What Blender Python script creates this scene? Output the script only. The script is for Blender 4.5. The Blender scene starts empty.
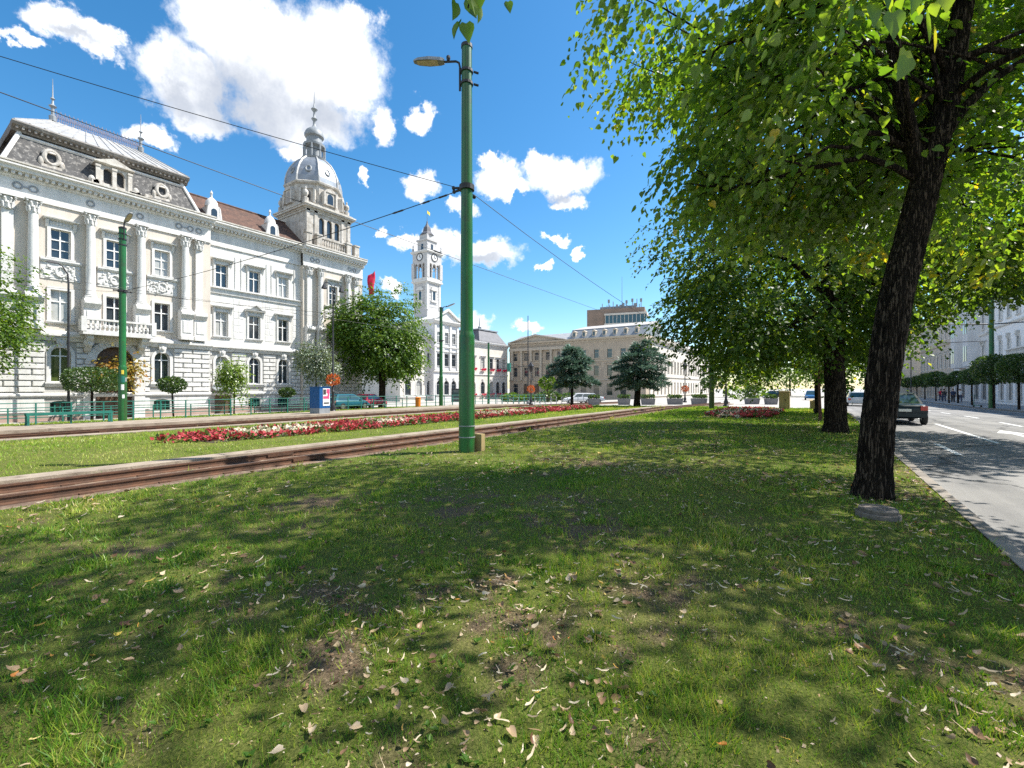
import bpy, bmesh, math, random
import numpy as np
from mathutils import Vector, Matrix

# World frame: +X runs along the boulevard (u), +Y runs left across it (v), Z up, metres.
S = bpy.context.scene
COL = S.collection
PI = math.pi
YAW = math.radians(34.4)
SY, CY = math.sin(YAW), math.cos(YAW)
F = 450.0
SUNV = Vector((0.59, -0.51, 1.0)).normalized()
rng = np.random.default_rng(7)
random.seed(11)


def at(x, Y):
    """a point at distance Y in front of the viewpoint, in the direction of picture column x -> (u, v)"""
    X = (x - 512) / F * Y
    return SY * X + CY * Y, -CY * X + SY * Y


# ------------------------------------------------------------------ terrain height
GV = [(-2000, 0), (11.5, 0), (22, -.12), (34, -.36), (43, -.67), (3000, -.67)]
GU = [(-3000, 0), (36, 0), (60, -.28), (100, -.4), (5000, -.4)]


def pl(t, x):
    for (a, za), (b, zb) in zip(t, t[1:]):
        if x <= b:
            return za + (zb - za) * (x - a) / (b - a)
    return t[-1][1]


def G(u, v):
    return pl(GV, v) + pl(GU, u)


def tag(o, label=None, cat=None, group=None, kind=None):
    if label: o['label'] = label
    if cat: o['category'] = cat
    if group: o['group'] = group
    if kind: o['kind'] = kind
    return o


def empty(name, loc, rz=0, label=None, cat=None, group=None):
    o = bpy.data.objects.new(name, None)
    COL.objects.link(o)
    o.location = loc
    o.rotation_euler = (0, 0, rz)
    o.empty_display_size = .2
    return tag(o, label, cat, group)


def children(o):
    return [c for c in bpy.data.objects if c.parent is o]


def copy_tree(o, parent=None, kids=None):
    c = o.copy()
    COL.objects.link(c)
    if parent is not None:
        c.parent = parent
    for ch in children(o):
        copy_tree(ch, c)
    return c


# ------------------------------------------------------------------ mesh collector
class MB:
    def __init__(s):
        s.v, s.f = [], []

    def poly(s, pts):
        n = len(s.v)
        s.v += [tuple(p) for p in pts]
        s.f.append(tuple(range(n, n + len(pts))))

    def box(s, x0, x1, y0, y1, z0, z1):
        n = len(s.v)
        s.v += [(x0, y0, z0), (x1, y0, z0), (x1, y1, z0), (x0, y1, z0), (x0, y0, z1), (x1, y0, z1), (x1, y1, z1), (x0, y1, z1)]
        s.f += [tuple(n + i for i in q) for q in ((3, 2, 1, 0), (4, 5, 6, 7), (0, 1, 5, 4), (1, 2, 6, 5), (2, 3, 7, 6), (3, 0, 4, 7))]

    def frustum(s, x0, x1, y0, y1, z0, X0, X1, Y0, Y1, z1):
        n = len(s.v)
        s.v += [(x0, y0, z0), (x1, y0, z0), (x1, y1, z0), (x0, y1, z0), (X0, Y0, z1), (X1, Y0, z1), (X1, Y1, z1), (X0, Y1, z1)]
        s.f += [tuple(n + i for i in q) for q in ((3, 2, 1, 0), (4, 5, 6, 7), (0, 1, 5, 4), (1, 2, 6, 5), (2, 3, 7, 6), (3, 0, 4, 7))]

    def bblock(s, x0, x1, z0, z1, y, d, b):
        """chamfered block standing out by d from the plane y (facing -y)"""
        n = len(s.v)
        s.v += [(x0, y, z0), (x1, y, z0), (x1, y, z1), (x0, y, z1), (x0 + b, y - d, z0 + b), (x1 - b, y - d, z0 + b), (x1 - b, y - d, z1 - b), (x0 + b, y - d, z1 - b)]
        s.f += [tuple(n + i for i in q) for q in ((4, 5, 6, 7), (0, 1, 5, 4), (1, 2, 6, 5), (2, 3, 7, 6), (3, 0, 4, 7))]

    def prism(s, pts, y0, y1):
        """polygon in x,z swept along y"""
        n, k = len(s.v), len(pts)
        s.v += [(x, y0, z) for x, z in pts] + [(x, y1, z) for x, z in pts]
        s.f += [tuple(range(n, n + k)), tuple(range(n + 2 * k - 1, n + k - 1, -1))]
        s.f += [(n + i, n + (i + 1) % k, n + k + (i + 1) % k, n + k + i) for i in range(k)]

    def profile(s, prof, x0, x1, mit0=0, mit1=0):
        """moulding: profile points (y, z) swept along x (closed at the ends); mit: ends grow with -y"""
        n, k = len(s.v), len(prof)
        s.v += [(x0 + mit0 * y, y, z) for y, z in prof] + [(x1 - mit1 * y, y, z) for y, z in prof]
        s.f += [tuple(range(n, n + k)), tuple(range(n + 2 * k - 1, n + k - 1, -1))]
        s.f += [(n + i, n + (i + 1) % k, n + k + (i + 1) % k, n + k + i) for i in range(k)]

    def tube(s, pts, radii, n=8, caps=True):
        pts = [Vector(p) for p in pts]
        if not hasattr(radii, '__len__'):
            radii = [radii] * len(pts)
        base = len(s.v)
        t0 = (pts[1] - pts[0]).normalized()
        a = t0.orthogonal().normalized()
        for i, p in enumerate(pts):
            t = (pts[min(i + 1, len(pts) - 1)] - pts[max(i - 1, 0)])
            t = t.normalized() if t.length > 1e-9 else t0
            a = (a - t * a.dot(t)).normalized()
            b = t.cross(a)
            for k in range(n):
                q = 2 * PI * k / n
                s.v.append(tuple(p + (a * math.cos(q) + b * math.sin(q)) * radii[i]))
        for i in range(len(pts) - 1):
            for k in range(n):
                s.f.append((base + i * n + k, base + i * n + (k + 1) % n, base + (i + 1) * n + (k + 1) % n, base + (i + 1) * n + k))
        if caps:
            s.f.append(tuple(base + k for k in reversed(range(n))))
            m = base + (len(pts) - 1) * n
            s.f.append(tuple(m + k for k in range(n)))

    def lathe(s, prof, c=(0, 0, 0), n=16, rot=0, sx=1, sy=1):
        base = len(s.v)
        for r, z in prof:
            for k in range(n):
                q = 2 * PI * k / n + rot
                s.v.append((c[0] + sx * r * math.cos(q), c[1] + sy * r * math.sin(q), c[2] + z))
        for i in range(len(prof) - 1):
            for k in range(n):
                s.f.append((base + i * n + k, base + i * n + (k + 1) % n, base + (i + 1) * n + (k + 1) % n, base + (i + 1) * n + k))
        s.f.append(tuple(base + k for k in reversed(range(n))))
        m = base + (len(prof) - 1) * n
        s.f.append(tuple(m + k for k in range(n)))

    def ball(s, c, rx, ry=None, rz=None, n=10, m=6):
        ry = ry or rx
        rz = rz or rx
        s.lathe([(math.sin(PI * i / m) * 1 + 1e-4, 0) for i in range(m + 1)], c, n) if False else None
        base = len(s.v)
        for i in range(m + 1):
            th = PI * i / m
            for k in range(n):
                q = 2 * PI * k / n
                s.v.append((c[0] + rx * math.sin(th) * math.cos(q), c[1] + ry * math.sin(th) * math.sin(q), c[2] + rz * math.cos(th)))
        for i in range(m):
            for k in range(n):
                s.f.append((base + i * n + k, base + (i + 1) * n + k, base + (i + 1) * n + (k + 1) % n, base + i * n + (k + 1) % n))

    def build(s, name, mat, parent=None, smooth=False, loc=None, rz=0):
        me = bpy.data.meshes.new(name)
        me.from_pydata(s.v, [], s.f)
        me.update()
        if smooth:
            me.polygons.foreach_set('use_smooth', [True] * len(me.polygons))
            if smooth != 'all':
                try:
                    me.set_sharp_from_angle(angle=math.radians(40))
                except Exception:
                    pass
        for m in (mat if isinstance(mat, (list, tuple)) else [mat]):
            me.materials.append(m)
        o = bpy.data.objects.new(name, me)
        COL.objects.link(o)
        if parent: o.parent = parent
        if loc is not None: o.location = loc
        if rz: o.rotation_euler = (0, 0, rz)
        return o


def np_mesh(name, verts, faces_k, mat, parent=None, attrs=None, smooth=False):
    """verts (N,3); faces_k list of (M,k) index arrays"""
    me = bpy.data.meshes.new(name)
    me.vertices.add(len(verts))
    me.vertices.foreach_set('co', np.ascontiguousarray(verts, dtype=np.float32).ravel())
    loops = np.concatenate([f.ravel() for f in faces_k]).astype(np.int32)
    tot = np.concatenate([np.full(len(f), f.shape[1]) for f in faces_k]).astype(np.int32)
    start = (np.cumsum(tot) - tot).astype(np.int32)
    me.loops.add(len(loops))
    me.loops.foreach_set('vertex_index', loops)
    me.polygons.add(len(tot))
    me.polygons.foreach_set('loop_start', start)
    me.polygons.foreach_set('loop_total', tot)
    if smooth:
        me.polygons.foreach_set('use_smooth', np.ones(len(tot), dtype=bool))
    me.update(calc_edges=True)
    for k, a in (attrs or {}).items():
        at_ = me.attributes.new(k, 'FLOAT', 'POINT')
        at_.data.foreach_set('value', np.ascontiguousarray(a, dtype=np.float32))
    me.materials.append(mat)
    o = bpy.data.objects.new(name, me)
    COL.objects.link(o)
    if parent: o.parent = parent
    return o


# ------------------------------------------------------------------ materials
def nodes_of(name):
    m = bpy.data.materials.new(name)
    m.use_nodes = True
    nt = m.node_tree
    nt.nodes.clear()
    out = nt.nodes.new('ShaderNodeOutputMaterial')
    return m, nt, out


def N(nt, kind, **kw):
    n = nt.nodes.new(kind)
    for k, v in kw.items():
        if hasattr(n, k) and k not in n.inputs:
            setattr(n, k, v)
        else:
            n.inputs[k].default_value = v
    return n


def L(nt, a, b):
    nt.links.new(a, b)


def c4(c):
    return (c[0], c[1], c[2], 1)


def ramp(nt, fac, stops):
    r = nt.nodes.new('ShaderNodeValToRGB')
    e = r.color_ramp.elements
    while len(e) < len(stops):
        e.new(.5)
    for el, (p, c) in zip(e, stops):
        el.position = p
        el.color = c4(c)
    L(nt, fac, r.inputs[0])
    return r.outputs[0]


def mat(name, c1, c2=None, scale=3.0, rough=.8, bump=0.0, bscale=40.0, metal=0.0, detail=5, c3=None, s3=14.0, lo=.35, hi=.65, spec=.4, stain=None, coat=0):
    """a principled surface, two or three tones mixed by noise, with noise bump; stain adds vertical streaks"""
    m, nt, out = nodes_of(name)
    p = N(nt, 'ShaderNodeBsdfPrincipled', Roughness=rough, Metallic=metal)
    p.inputs['Specular IOR Level'].default_value = spec
    if coat: p.inputs['Coat Weight'].default_value = coat
    tc = N(nt, 'ShaderNodeTexCoord')
    c2 = c2 or tuple(x * .8 for x in c1)
    no = N(nt, 'ShaderNodeTexNoise', Scale=scale, Detail=detail, Roughness=.6)
    L(nt, tc.outputs['Object'], no.inputs['Vector'])
    col = ramp(nt, no.outputs['Fac'], [(lo, c1), (hi, c2)])
    if c3:
        n3 = N(nt, 'ShaderNodeTexNoise', Scale=s3, Detail=6, Roughness=.7)
        L(nt, tc.outputs['Object'], n3.inputs['Vector'])
        f3 = ramp(nt, n3.outputs['Fac'], [(.52, (0, 0, 0)), (.68, (1, 1, 1))])
        mx = N(nt, 'ShaderNodeMixRGB', blend_type='MIX')
        L(nt, f3, mx.inputs[0]); L(nt, col, mx.inputs[1]); mx.inputs[2].default_value = c4(c3)
        col = mx.outputs[0]
    if stain:
        mp = N(nt, 'ShaderNodeMapping'); mp.inputs['Scale'].default_value = (2.2, 2.2, .16)
        L(nt, tc.outputs['Object'], mp.inputs[0])
        ns = N(nt, 'ShaderNodeTexNoise', Scale=1.6, Detail=6, Roughness=.65)
        L(nt, mp.outputs[0], ns.inputs['Vector'])
        fs = ramp(nt, ns.outputs['Fac'], [(.47, (0, 0, 0)), (.72, (1, 1, 1))])
        ms = N(nt, 'ShaderNodeMixRGB', blend_type='MIX')
        L(nt, fs, ms.inputs[0]); L(nt, col, ms.inputs[1]); ms.inputs[2].default_value = c4(stain)
        col = ms.outputs[0]
    L(nt, col, p.inputs['Base Color'])
    if bump:
        nb = N(nt, 'ShaderNodeTexNoise', Scale=bscale, Detail=6, Roughness=.65)
        L(nt, tc.outputs['Object'], nb.inputs['Vector'])
        b = N(nt, 'ShaderNodeBump', Strength=bump, Distance=.02)
        L(nt, nb.outputs['Fac'], b.inputs['Height'])
        L(nt, b.outputs[0], p.inputs['Normal'])
    L(nt, p.outputs[0], out.inputs[0])
    return m


def leaf_mat(name, stops, trans=.4, tcol=None, gloss=.06, under=None):
    """thin leaves: diffuse + translucent + a little gloss; tone by the per-leaf attribute 'rnd'"""
    m, nt, out = nodes_of(name)
    a = N(nt, 'ShaderNodeAttribute', attribute_name='rnd')
    col = ramp(nt, a.outputs['Fac'], stops)
    d = N(nt, 'ShaderNodeBsdfDiffuse')
    if under:   # paler, greyer undersides
        ge = N(nt, 'ShaderNodeNewGeometry')
        un = N(nt, 'ShaderNodeMixRGB', blend_type='MIX')
        L(nt, ge.outputs['Backfacing'], un.inputs[0]); L(nt, col, un.inputs[1])
        pa = N(nt, 'ShaderNodeMixRGB', blend_type='ADD'); pa.inputs[0].default_value = 1
        L(nt, col, pa.inputs[1]); pa.inputs[2].default_value = c4(under)
        L(nt, pa.outputs[0], un.inputs[2]); L(nt, un.outputs[0], d.inputs[0])
    else:
        L(nt, col, d.inputs[0])
    t = N(nt, 'ShaderNodeBsdfTranslucent')
    mu = N(nt, 'ShaderNodeMixRGB', blend_type='MULTIPLY'); mu.inputs[0].default_value = 1
    mu.inputs[2].default_value = c4(tcol or (2.6, 2.3, .9))
    L(nt, col, mu.inputs[1]); L(nt, mu.outputs[0], t.inputs[0])
    mx = N(nt, 'ShaderNodeMixShader'); mx.inputs[0].default_value = trans
    L(nt, d.outputs[0], mx.inputs[1]); L(nt, t.outputs[0], mx.inputs[2])
    g = N(nt, 'ShaderNodeBsdfGlossy', Roughness=.42)
    g.inputs[0].default_value = (1, 1, 1, 1)
    m2 = N(nt, 'ShaderNodeMixShader'); m2.inputs[0].default_value = gloss
    L(nt, mx.outputs[0], m2.inputs[1]); L(nt, g.outputs[0], m2.inputs[2])
    L(nt, m2.outputs[0], out.inputs[0])
    return m


M = {}
M['stucco'] = mat('white_stucco', (.66, .65, .63), (.58, .57, .54), 1.2, .85, .25, 60, stain=(.46, .44, .405))
M['trim'] = mat('white_trim', (.67, .66, .64), (.58, .57, .55), 2.5, .8, .3, 30, stain=(.49, .475, .45))
M['peach'] = mat('peach_stucco', (.60, .545, .475), (.55, .495, .43), 1.0, .85, .2, 50, stain=(.5, .44, .38))
M['weathered'] = mat('weathered_stucco', (.56, .53, .49), (.38, .355, .32), 1.4, .9, .5, 25, c3=(.20, .165, .125), s3=2.6, stain=(.3, .27, .23))
M['cornice'] = mat('weathered_cornice', (.52, .49, .44), (.38, .35, .31), 2.0, .9, .5, 25, c3=(.66, .64, .6), s3=3.5)
M['slate'] = mat('weathered_slate', (.088, .086, .085), (.05, .049, .049), 2.4, .85, .8, 30, c3=(.29, .275, .255), s3=5)
M['tile'] = mat('clay_tile', (.11, .058, .042), (.065, .04, .032), 2.0, .9, .6, 30, c3=(.17, .10, .07), s3=5)
M['zinc'] = mat('pale_zinc', (.48, .47, .45), (.36, .36, .36), 1.6, .5, .15, 20, metal=.3, c3=(.30, .28, .27), s3=2.4)
M['dome'] = mat('dome_zinc', (.30, .33, .37), (.21, .235, .27), 1.5, .45, .1, 20, metal=.35, c3=(.24, .24, .25), s3=2.0)
M['iron'] = mat('dark_iron', (.025, .026, .03), (.05, .05, .055), 5, .5, metal=.4)
M['rustiron'] = mat('cresting_iron', (.14, .16, .26), (.22, .2, .24), 5, .7)
M['glass'] = mat('window_glass', (.018, .026, .034), (.03, .04, .05), 1, .06, spec=.9)
M['curtain'] = mat('curtained_glass', (.34, .34, .32), (.42, .42, .4), 2, .12, spec=.8)
M['greenglass'] = mat('green_blind_glass', (.05, .075, .02), (.08, .10, .03), 2, .1, spec=.8)
M['woodframe'] = mat('white_wood', (.78, .78, .77), (.70, .70, .69), 4, .5)
M['door'] = mat('brown_door_wood', (.16, .10, .065), (.09, .055, .035), 3, .55, .3, 30)
M['pinkstone'] = mat('pink_plinth_stone', (.42, .29, .24), (.33, .24, .2), 1.8, .9, .5, 25)
M['green'] = mat('green_paint', (.014, .135, .03), (.011, .105, .025), 3, .32, .06, 25, spec=.5, c3=(.03, .06, .025), s3=1.4, stain=(.035, .045, .02))
M['olive'] = mat('olive_paint', (.05, .075, .018), (.035, .055, .014), 3, .4, .1, 25)
M['teal'] = mat('teal_fence_paint', (.02, .16, .12), (.015, .12, .095), 3, .45, .1, 40)
M['concrete'] = mat('pale_concrete', (.34, .28, .215), (.23, .185, .14), 1.6, .95, .5, 30, c3=(.15, .115, .085), s3=2.2)
M['kerb'] = mat('kerb_stone', (.27, .235, .20), (.18, .16, .14), 1.5, .95, .6, 30, c3=(.13, .11, .09), s3=4)
M['bed'] = mat('track_bed', (.20, .13, .085), (.095, .065, .048), 2.6, .95, 1.0, 26, c3=(.33, .26, .185), s3=9)
M['rail'] = mat('rusty_rail', (.15, .075, .045), (.085, .05, .035), 5, .6, .3, 40, metal=.3)
M['railtop'] = M['rail']
M['asphalt'] = mat('asphalt', (.27, .26, .25), (.22, .213, .208), .5, .9, .5, 90, c3=(.165, .16, .158), s3=1.1)
M['paint'] = mat('road_paint', (.75, .75, .73), (.55, .55, .54), 6, .7, .2, 60)
M['paving'] = mat('plaza_paving', (.40, .375, .34), (.32, .30, .275), .8, .9, .3, 50)
M['pavement'] = mat('pavement_slabs', (.36, .34, .32), (.28, .27, .26), 1.2, .9, .3, 50)
M['bark'] = None


def asphalt_mat():
    m, nt, out = nodes_of('worn_asphalt')
    p = N(nt, 'ShaderNodeBsdfPrincipled', Roughness=.88)
    p.inputs['Specular IOR Level'].default_value = .35
    tc = N(nt, 'ShaderNodeTexCoord')
    fine = N(nt, 'ShaderNodeTexNoise', Scale=70, Detail=5, Roughness=.8); L(nt, tc.outputs['Object'], fine.inputs['Vector'])
    mp = N(nt, 'ShaderNodeMapping'); mp.inputs['Scale'].default_value = (.05, 1.3, 1); L(nt, tc.outputs['Object'], mp.inputs[0])
    lane = N(nt, 'ShaderNodeTexNoise', Scale=1.0, Detail=4, Roughness=.6); L(nt, mp.outputs[0], lane.inputs['Vector'])
    blot = N(nt, 'ShaderNodeTexNoise', Scale=.55, Detail=7, Roughness=.7); L(nt, tc.outputs['Object'], blot.inputs['Vector'])
    c1 = ramp(nt, lane.outputs['Fac'], [(.35, (.15, .148, .146)), (.65, (.25, .243, .236))])
    c2 = ramp(nt, blot.outputs['Fac'], [(.35, (.72, .72, .73)), (.6, (1.05, 1.04, 1.02))])
    m1 = N(nt, 'ShaderNodeMixRGB', blend_type='MULTIPLY'); m1.inputs[0].default_value = 1; L(nt, c1, m1.inputs[1]); L(nt, c2, m1.inputs[2])
    c3 = ramp(nt, fine.outputs['Fac'], [(.3, (.62, .62, .62)), (.7, (1.3, 1.29, 1.27))])
    m2 = N(nt, 'ShaderNodeMixRGB', blend_type='MULTIPLY'); m2.inputs[0].default_value = 1; L(nt, m1.outputs[0], m2.inputs[1]); L(nt, c3, m2.inputs[2])
    # cracks and tar seams
    wv = N(nt, 'ShaderNodeVectorMath', operation='MULTIPLY_ADD'); L(nt, blot.outputs['Color'], wv.inputs[0]); wv.inputs[1].default_value = (1.6, 1.6, 0); L(nt, tc.outputs['Object'], wv.inputs[2])
    vo = N(nt, 'ShaderNodeTexVoronoi', feature='DISTANCE_TO_EDGE', Scale=.24); L(nt, wv.outputs[0], vo.inputs['Vector'])
    cr = ramp(nt, vo.outputs['Distance'], [(0, (1, 1, 1)), (.006, (.8, .8, .8)), (.011, (0, 0, 0))])
    m3 = N(nt, 'ShaderNodeMixRGB'); L(nt, cr, m3.inputs[0]); L(nt, m2.outputs[0], m3.inputs[1]); m3.inputs[2].default_value = (.05, .05, .05, 1)
    L(nt, m3.outputs[0], p.inputs['Base Color'])
    b = N(nt, 'ShaderNodeBump', Strength=.5, Distance=.01); L(nt, fine.outputs['Fac'], b.inputs['Height']); L(nt, b.outputs[0], p.inputs['Normal'])
    L(nt, p.outputs[0], out.inputs[0])
    return m


M['asphalt'] = asphalt_mat()
M['manhole'] = mat('old_manhole_concrete', (.22, .185, .16), (.14, .12, .105), 9, .95, .8, 60, c3=(.09, .075, .06), s3=16)
M['towerstone'] = mat('tower_stone', (.52, .51, .50), (.44, .43, .43), 1.2, .9, .3, 30, c3=(.34, .33, .33), s3=3)
M['darkcornice'] = mat('sooty_cornice', (.22, .20, .18), (.15, .14, .13), 2.0, .9, .5, 25, c3=(.4, .38, .35), s3=4)
M['joint'] = mat('grimy_joint_stone', (.44, .43, .41), (.36, .35, .33), 1.5, .9, .4, 30)
M['beige'] = mat('beige_stone', (.46, .385, .30), (.39, .33, .26), .7, .9, .3, 30, stain=(.30, .25, .20))
M['beigetrim'] = mat('beige_trim', (.48, .42, .34), (.41, .36, .29), 1.5, .9, .3, 30)
M['cream'] = mat('cream_stone', (.62, .58, .52), (.54, .5, .45), .8, .9, .3, 30)
M['brownrender'] = mat('brown_render', (.28, .2, .155), (.22, .165, .13), .4, .9, .3, 20)
M['greyrender'] = mat('grey_render', (.62, .62, .63), (.54, .54, .55), .7, .9, .2, 30, stain=(.46, .46, .47))
M['whiterender'] = mat('cool_white_render', (.80, .80, .81), (.72, .72, .73), .8, .9, .2, 30)
M['sandrender'] = mat('sand_render', (.5, .43, .37), (.43, .37, .32), .8, .9, .3, 30)
M['shop'] = mat('shop_window', (.03, .035, .04), (.16, .15, .14), .8, .1, spec=.8)
M['rooflight'] = mat('light_roof', (.46, .44, .42), (.38, .36, .35), 1, .7, .2, 20)
M['darkroof'] = mat('dark_roof', (.13, .13, .145), (.09, .09, .10), 1.5, .6, .3, 20)
M['rubber'] = mat('tyre_rubber', (.02, .02, .02), (.03, .03, .03), 8, .85)
M['carglass'] = mat('car_glass', (.02, .05, .055), (.03, .06, .065), 1, .05, spec=1)
M['lamp_red'] = mat('tail_light_red', (.5, .02, .015), (.35, .012, .01), 9, .2, spec=.8)
M['plate'] = mat('number_plate', (.75, .75, .72), (.65, .65, .62), 9, .5)
M['chrome'] = mat('bright_metal', (.55, .55, .56), (.45, .45, .46), 6, .3, metal=.9)
M['lens'] = mat('lamp_lens', (.55, .48, .36), (.42, .36, .27), 12, .25)
M['blue'] = mat('kiosk_blue', (.010, .085, .26), (.008, .07, .21), 3, .4)
M['greymetal'] = mat('grey_metal', (.26, .28, .3), (.2, .215, .23), 3, .5, .1, 30)
M['white'] = mat('poster_white', (.78, .78, .77), (.7, .7, .7), 3, .6)
M['magenta'] = mat('poster_magenta', (.62, .06, .17), (.5, .04, .14), 5, .6)
M['black'] = mat('poster_black', (.03, .03, .035), (.05, .05, .05), 5, .6)
M['orange'] = mat('orange_plastic', (.72, .22, .02), (.6, .17, .02), 3, .5)
M['flagred'] = mat('crimson_cloth', (.62, .012, .06), (.5, .01, .05), 3, .8)
M['soil'] = mat('soil', (.10, .07, .05), (.06, .045, .03), 6, .95, .8, 30)
M['planter'] = mat('planter_concrete', (.20, .20, .21), (.15, .15, .16), 3, .9, .4, 30)
M['tan'] = mat('tan_cabinet', (.40, .30, .15), (.33, .25, .12), 2, .7)
M['wire'] = mat('cable_black', (.02, .02, .022), (.03, .03, .03), 5, .6)
M['brown_trunk'] = mat('reddish_stem_bark', (.15, .07, .05), (.09, .045, .035), 6, .9, .6, 40)
M['sticker'] = mat('yellow_sticker', (.7, .55, .06), (.6, .45, .05), 6, .6)


def bark_mat():
    m, nt, out = nodes_of('linden_bark')
    p = N(nt, 'ShaderNodeBsdfPrincipled', Roughness=.95)
    p.inputs['Specular IOR Level'].default_value = .15
    tc = N(nt, 'ShaderNodeTexCoord')
    mp = N(nt, 'ShaderNodeMapping'); mp.inputs['Scale'].default_value = (1, 1, .05)
    L(nt, tc.outputs['Object'], mp.inputs[0])
    v = N(nt, 'ShaderNodeTexVoronoi', feature='DISTANCE_TO_EDGE', Scale=34)
    nz = N(nt, 'ShaderNodeTexNoise', Scale=22, Detail=7, Roughness=.7)
    wv = N(nt, 'ShaderNodeVectorMath', operation='MULTIPLY_ADD')
    L(nt, nz.outputs['Color'], wv.inputs[0]); wv.inputs[1].default_value = (.11, .11, .05); L(nt, mp.outputs[0], wv.inputs[2])
    L(nt, mp.outputs[0], nz.inputs['Vector'])
    L(nt, wv.outputs[0], v.inputs['Vector'])
    h = N(nt, 'ShaderNodeMath', operation='MULTIPLY_ADD')
    L(nt, nz.outputs['Fac'], h.inputs[0]); h.inputs[1].default_value = .35; 
    r = ramp(nt, v.outputs['Distance'], [(0, (0, 0, 0)), (.22, (1, 1, 1))])
    L(nt, r, h.inputs[2])
    col = ramp(nt, h.outputs[0], [(.1, (.010, .007, .006)), (.65, (.029, .021, .015)), (1.2, (.08, .06, .044))])
    L(nt, col, p.inputs['Base Color'])
    b = N(nt, 'ShaderNodeBump', Strength=1, Distance=.05)
    L(nt, h.outputs[0], b.inputs['Height']); L(nt, b.outputs[0], p.inputs['Normal'])
    L(nt, p.outputs[0], out.inputs[0])
    return m


M['bark'] = bark_mat()
LIN = [(0, (.032, .082, .012)), (.4, (.072, .148, .018)), (.75, (.125, .20, .024)), (.95, (.20, .25, .03)), (1, (.42, .32, .03))]
M['linden'] = leaf_mat('linden_leaves', LIN, .50, (2.5, 2.35, .7), .03, (.085, .09, .045))
M['linden_deep'] = leaf_mat('linden_leaves_deep', [(0, (.022, .060, .011)), (.5, (.050, .108, .015)), (.9, (.10, .165, .018)), (1, (.17, .2, .022))], .46, (2.6, 2.2, .75), .025)
M['crown_far'] = leaf_mat('park_tree_leaves', [(0, (.024, .06, .009)), (.5, (.06, .125, .015)), (1, (.13, .20, .026))], .35, None, .02)
M['spruce'] = leaf_mat('spruce_needles', [(0, (.035, .078, .052)), (.5, (.09, .16, .12)), (1, (.21, .31, .255))], .15, (1.3, 1.3, 1.1), .03)
M['topiary'] = leaf_mat('topiary_leaves', [(0, (.018, .05, .010)), (.5, (.04, .09, .015)), (1, (.08, .14, .02))], .25)
M['grey_leaf'] = leaf_mat('silvery_leaves', [(0, (.05, .08, .045)), (.5, (.10, .14, .08)), (1, (.2, .25, .16))], .25)
M['yellow_leaf'] = leaf_mat('yellowing_leaves', [(0, (.12, .13, .015)), (.5, (.28, .22, .02)), (1, (.45, .2, .03))], .35, (1.6, 1.4, .7))
M['lime_leaf'] = leaf_mat('lime_green_leaves', [(0, (.06, .13, .01)), (.5, (.12, .2, .014)), (1, (.2, .28, .03))], .4)
M['grass'] = leaf_mat('grass_blades', [(0, (.030, .090, .012)), (.3, (.10, .225, .023)), (.55, (.20, .315, .032)), (.8, (.35, .36, .07)), (.92, (.40, .32, .13)), (1, (.52, .43, .25))], .3, (1.8, 1.7, .8), .02)
M['grass_sunlit'] = leaf_mat('sunny_grass_blades', [(0, (.055, .13, .012)), (.35, (.14, .27, .025)), (.7, (.27, .38, .045)), (1, (.46, .46, .15))], .35, (1.8, 1.7, .8), .02)  # brighter copy of the grass tones, sunlight put into the colour
M['dryleaf'] = leaf_mat('fallen_leaves', [(0, (.12, .06, .035)), (.3, (.26, .16, .09)), (.6, (.40, .30, .19)), (.9, (.60, .51, .38)), (.95, (.5, .38, .07)), (1, (.5, .17, .05))], .15, (1.2, 1.1, .9), .02)
M['weed'] = leaf_mat('lawn_weeds', [(0, (.03, .075, .012)), (.5, (.06, .13, .018)), (1, (.11, .18, .03))], .25, None, .008)
M['redflower'] = leaf_mat('bed_flowers', [(0, (.05, .10, .02)), (.12, (.10, .15, .03)), (.13, (.30, .025, .03)), (.58, (.50, .09, .10)), (.60, (.60, .28, .27)), (.72, (.64, .46, .38)), (.73, (.60, .54, .36)), (1, (.68, .62, .48))], .2, (1.2, 1.1, 1), .02)
M['basketflower'] = leaf_mat('basket_flowers', [(0, (.06, .11, .02)), (.25, (.5, .12, .03)), (1, (.75, .2, .05))], .2, (1.2, 1.1, 1), .02)


# ------------------------------------------------------------------ value noise (numpy)
def vnoise(x, y, scale, seed):
    r = np.random.default_rng(seed).random((256, 256))
    x = np.asarray(x) / scale + 512.37
    y = np.asarray(y) / scale + 512.71
    xi, yi = np.floor(x).astype(int), np.floor(y).astype(int)
    fx, fy = x - xi, y - yi
    fx, fy = fx * fx * (3 - 2 * fx), fy * fy * (3 - 2 * fy)
    a, b = r[xi % 256, yi % 256], r[(xi + 1) % 256, yi % 256]
    c, d = r[xi % 256, (yi + 1) % 256], r[(xi + 1) % 256, (yi + 1) % 256]
    return (a * (1 - fx) + b * fx) * (1 - fy) + (c * (1 - fx) + d * fx) * fy


def fbm(x, y, scale, seed, o=4):
    t, w, s = 0, 1, 0
    for k in range(o):
        t = t + w * vnoise(x, y, scale / 2 ** k, seed + k)
        s += w
        w *= .55
    return t / s


def sstep(a, b, x):
    t = np.clip((x - a) / (b - a), 0, 1)
    return t * t * (3 - 2 * t)


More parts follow.
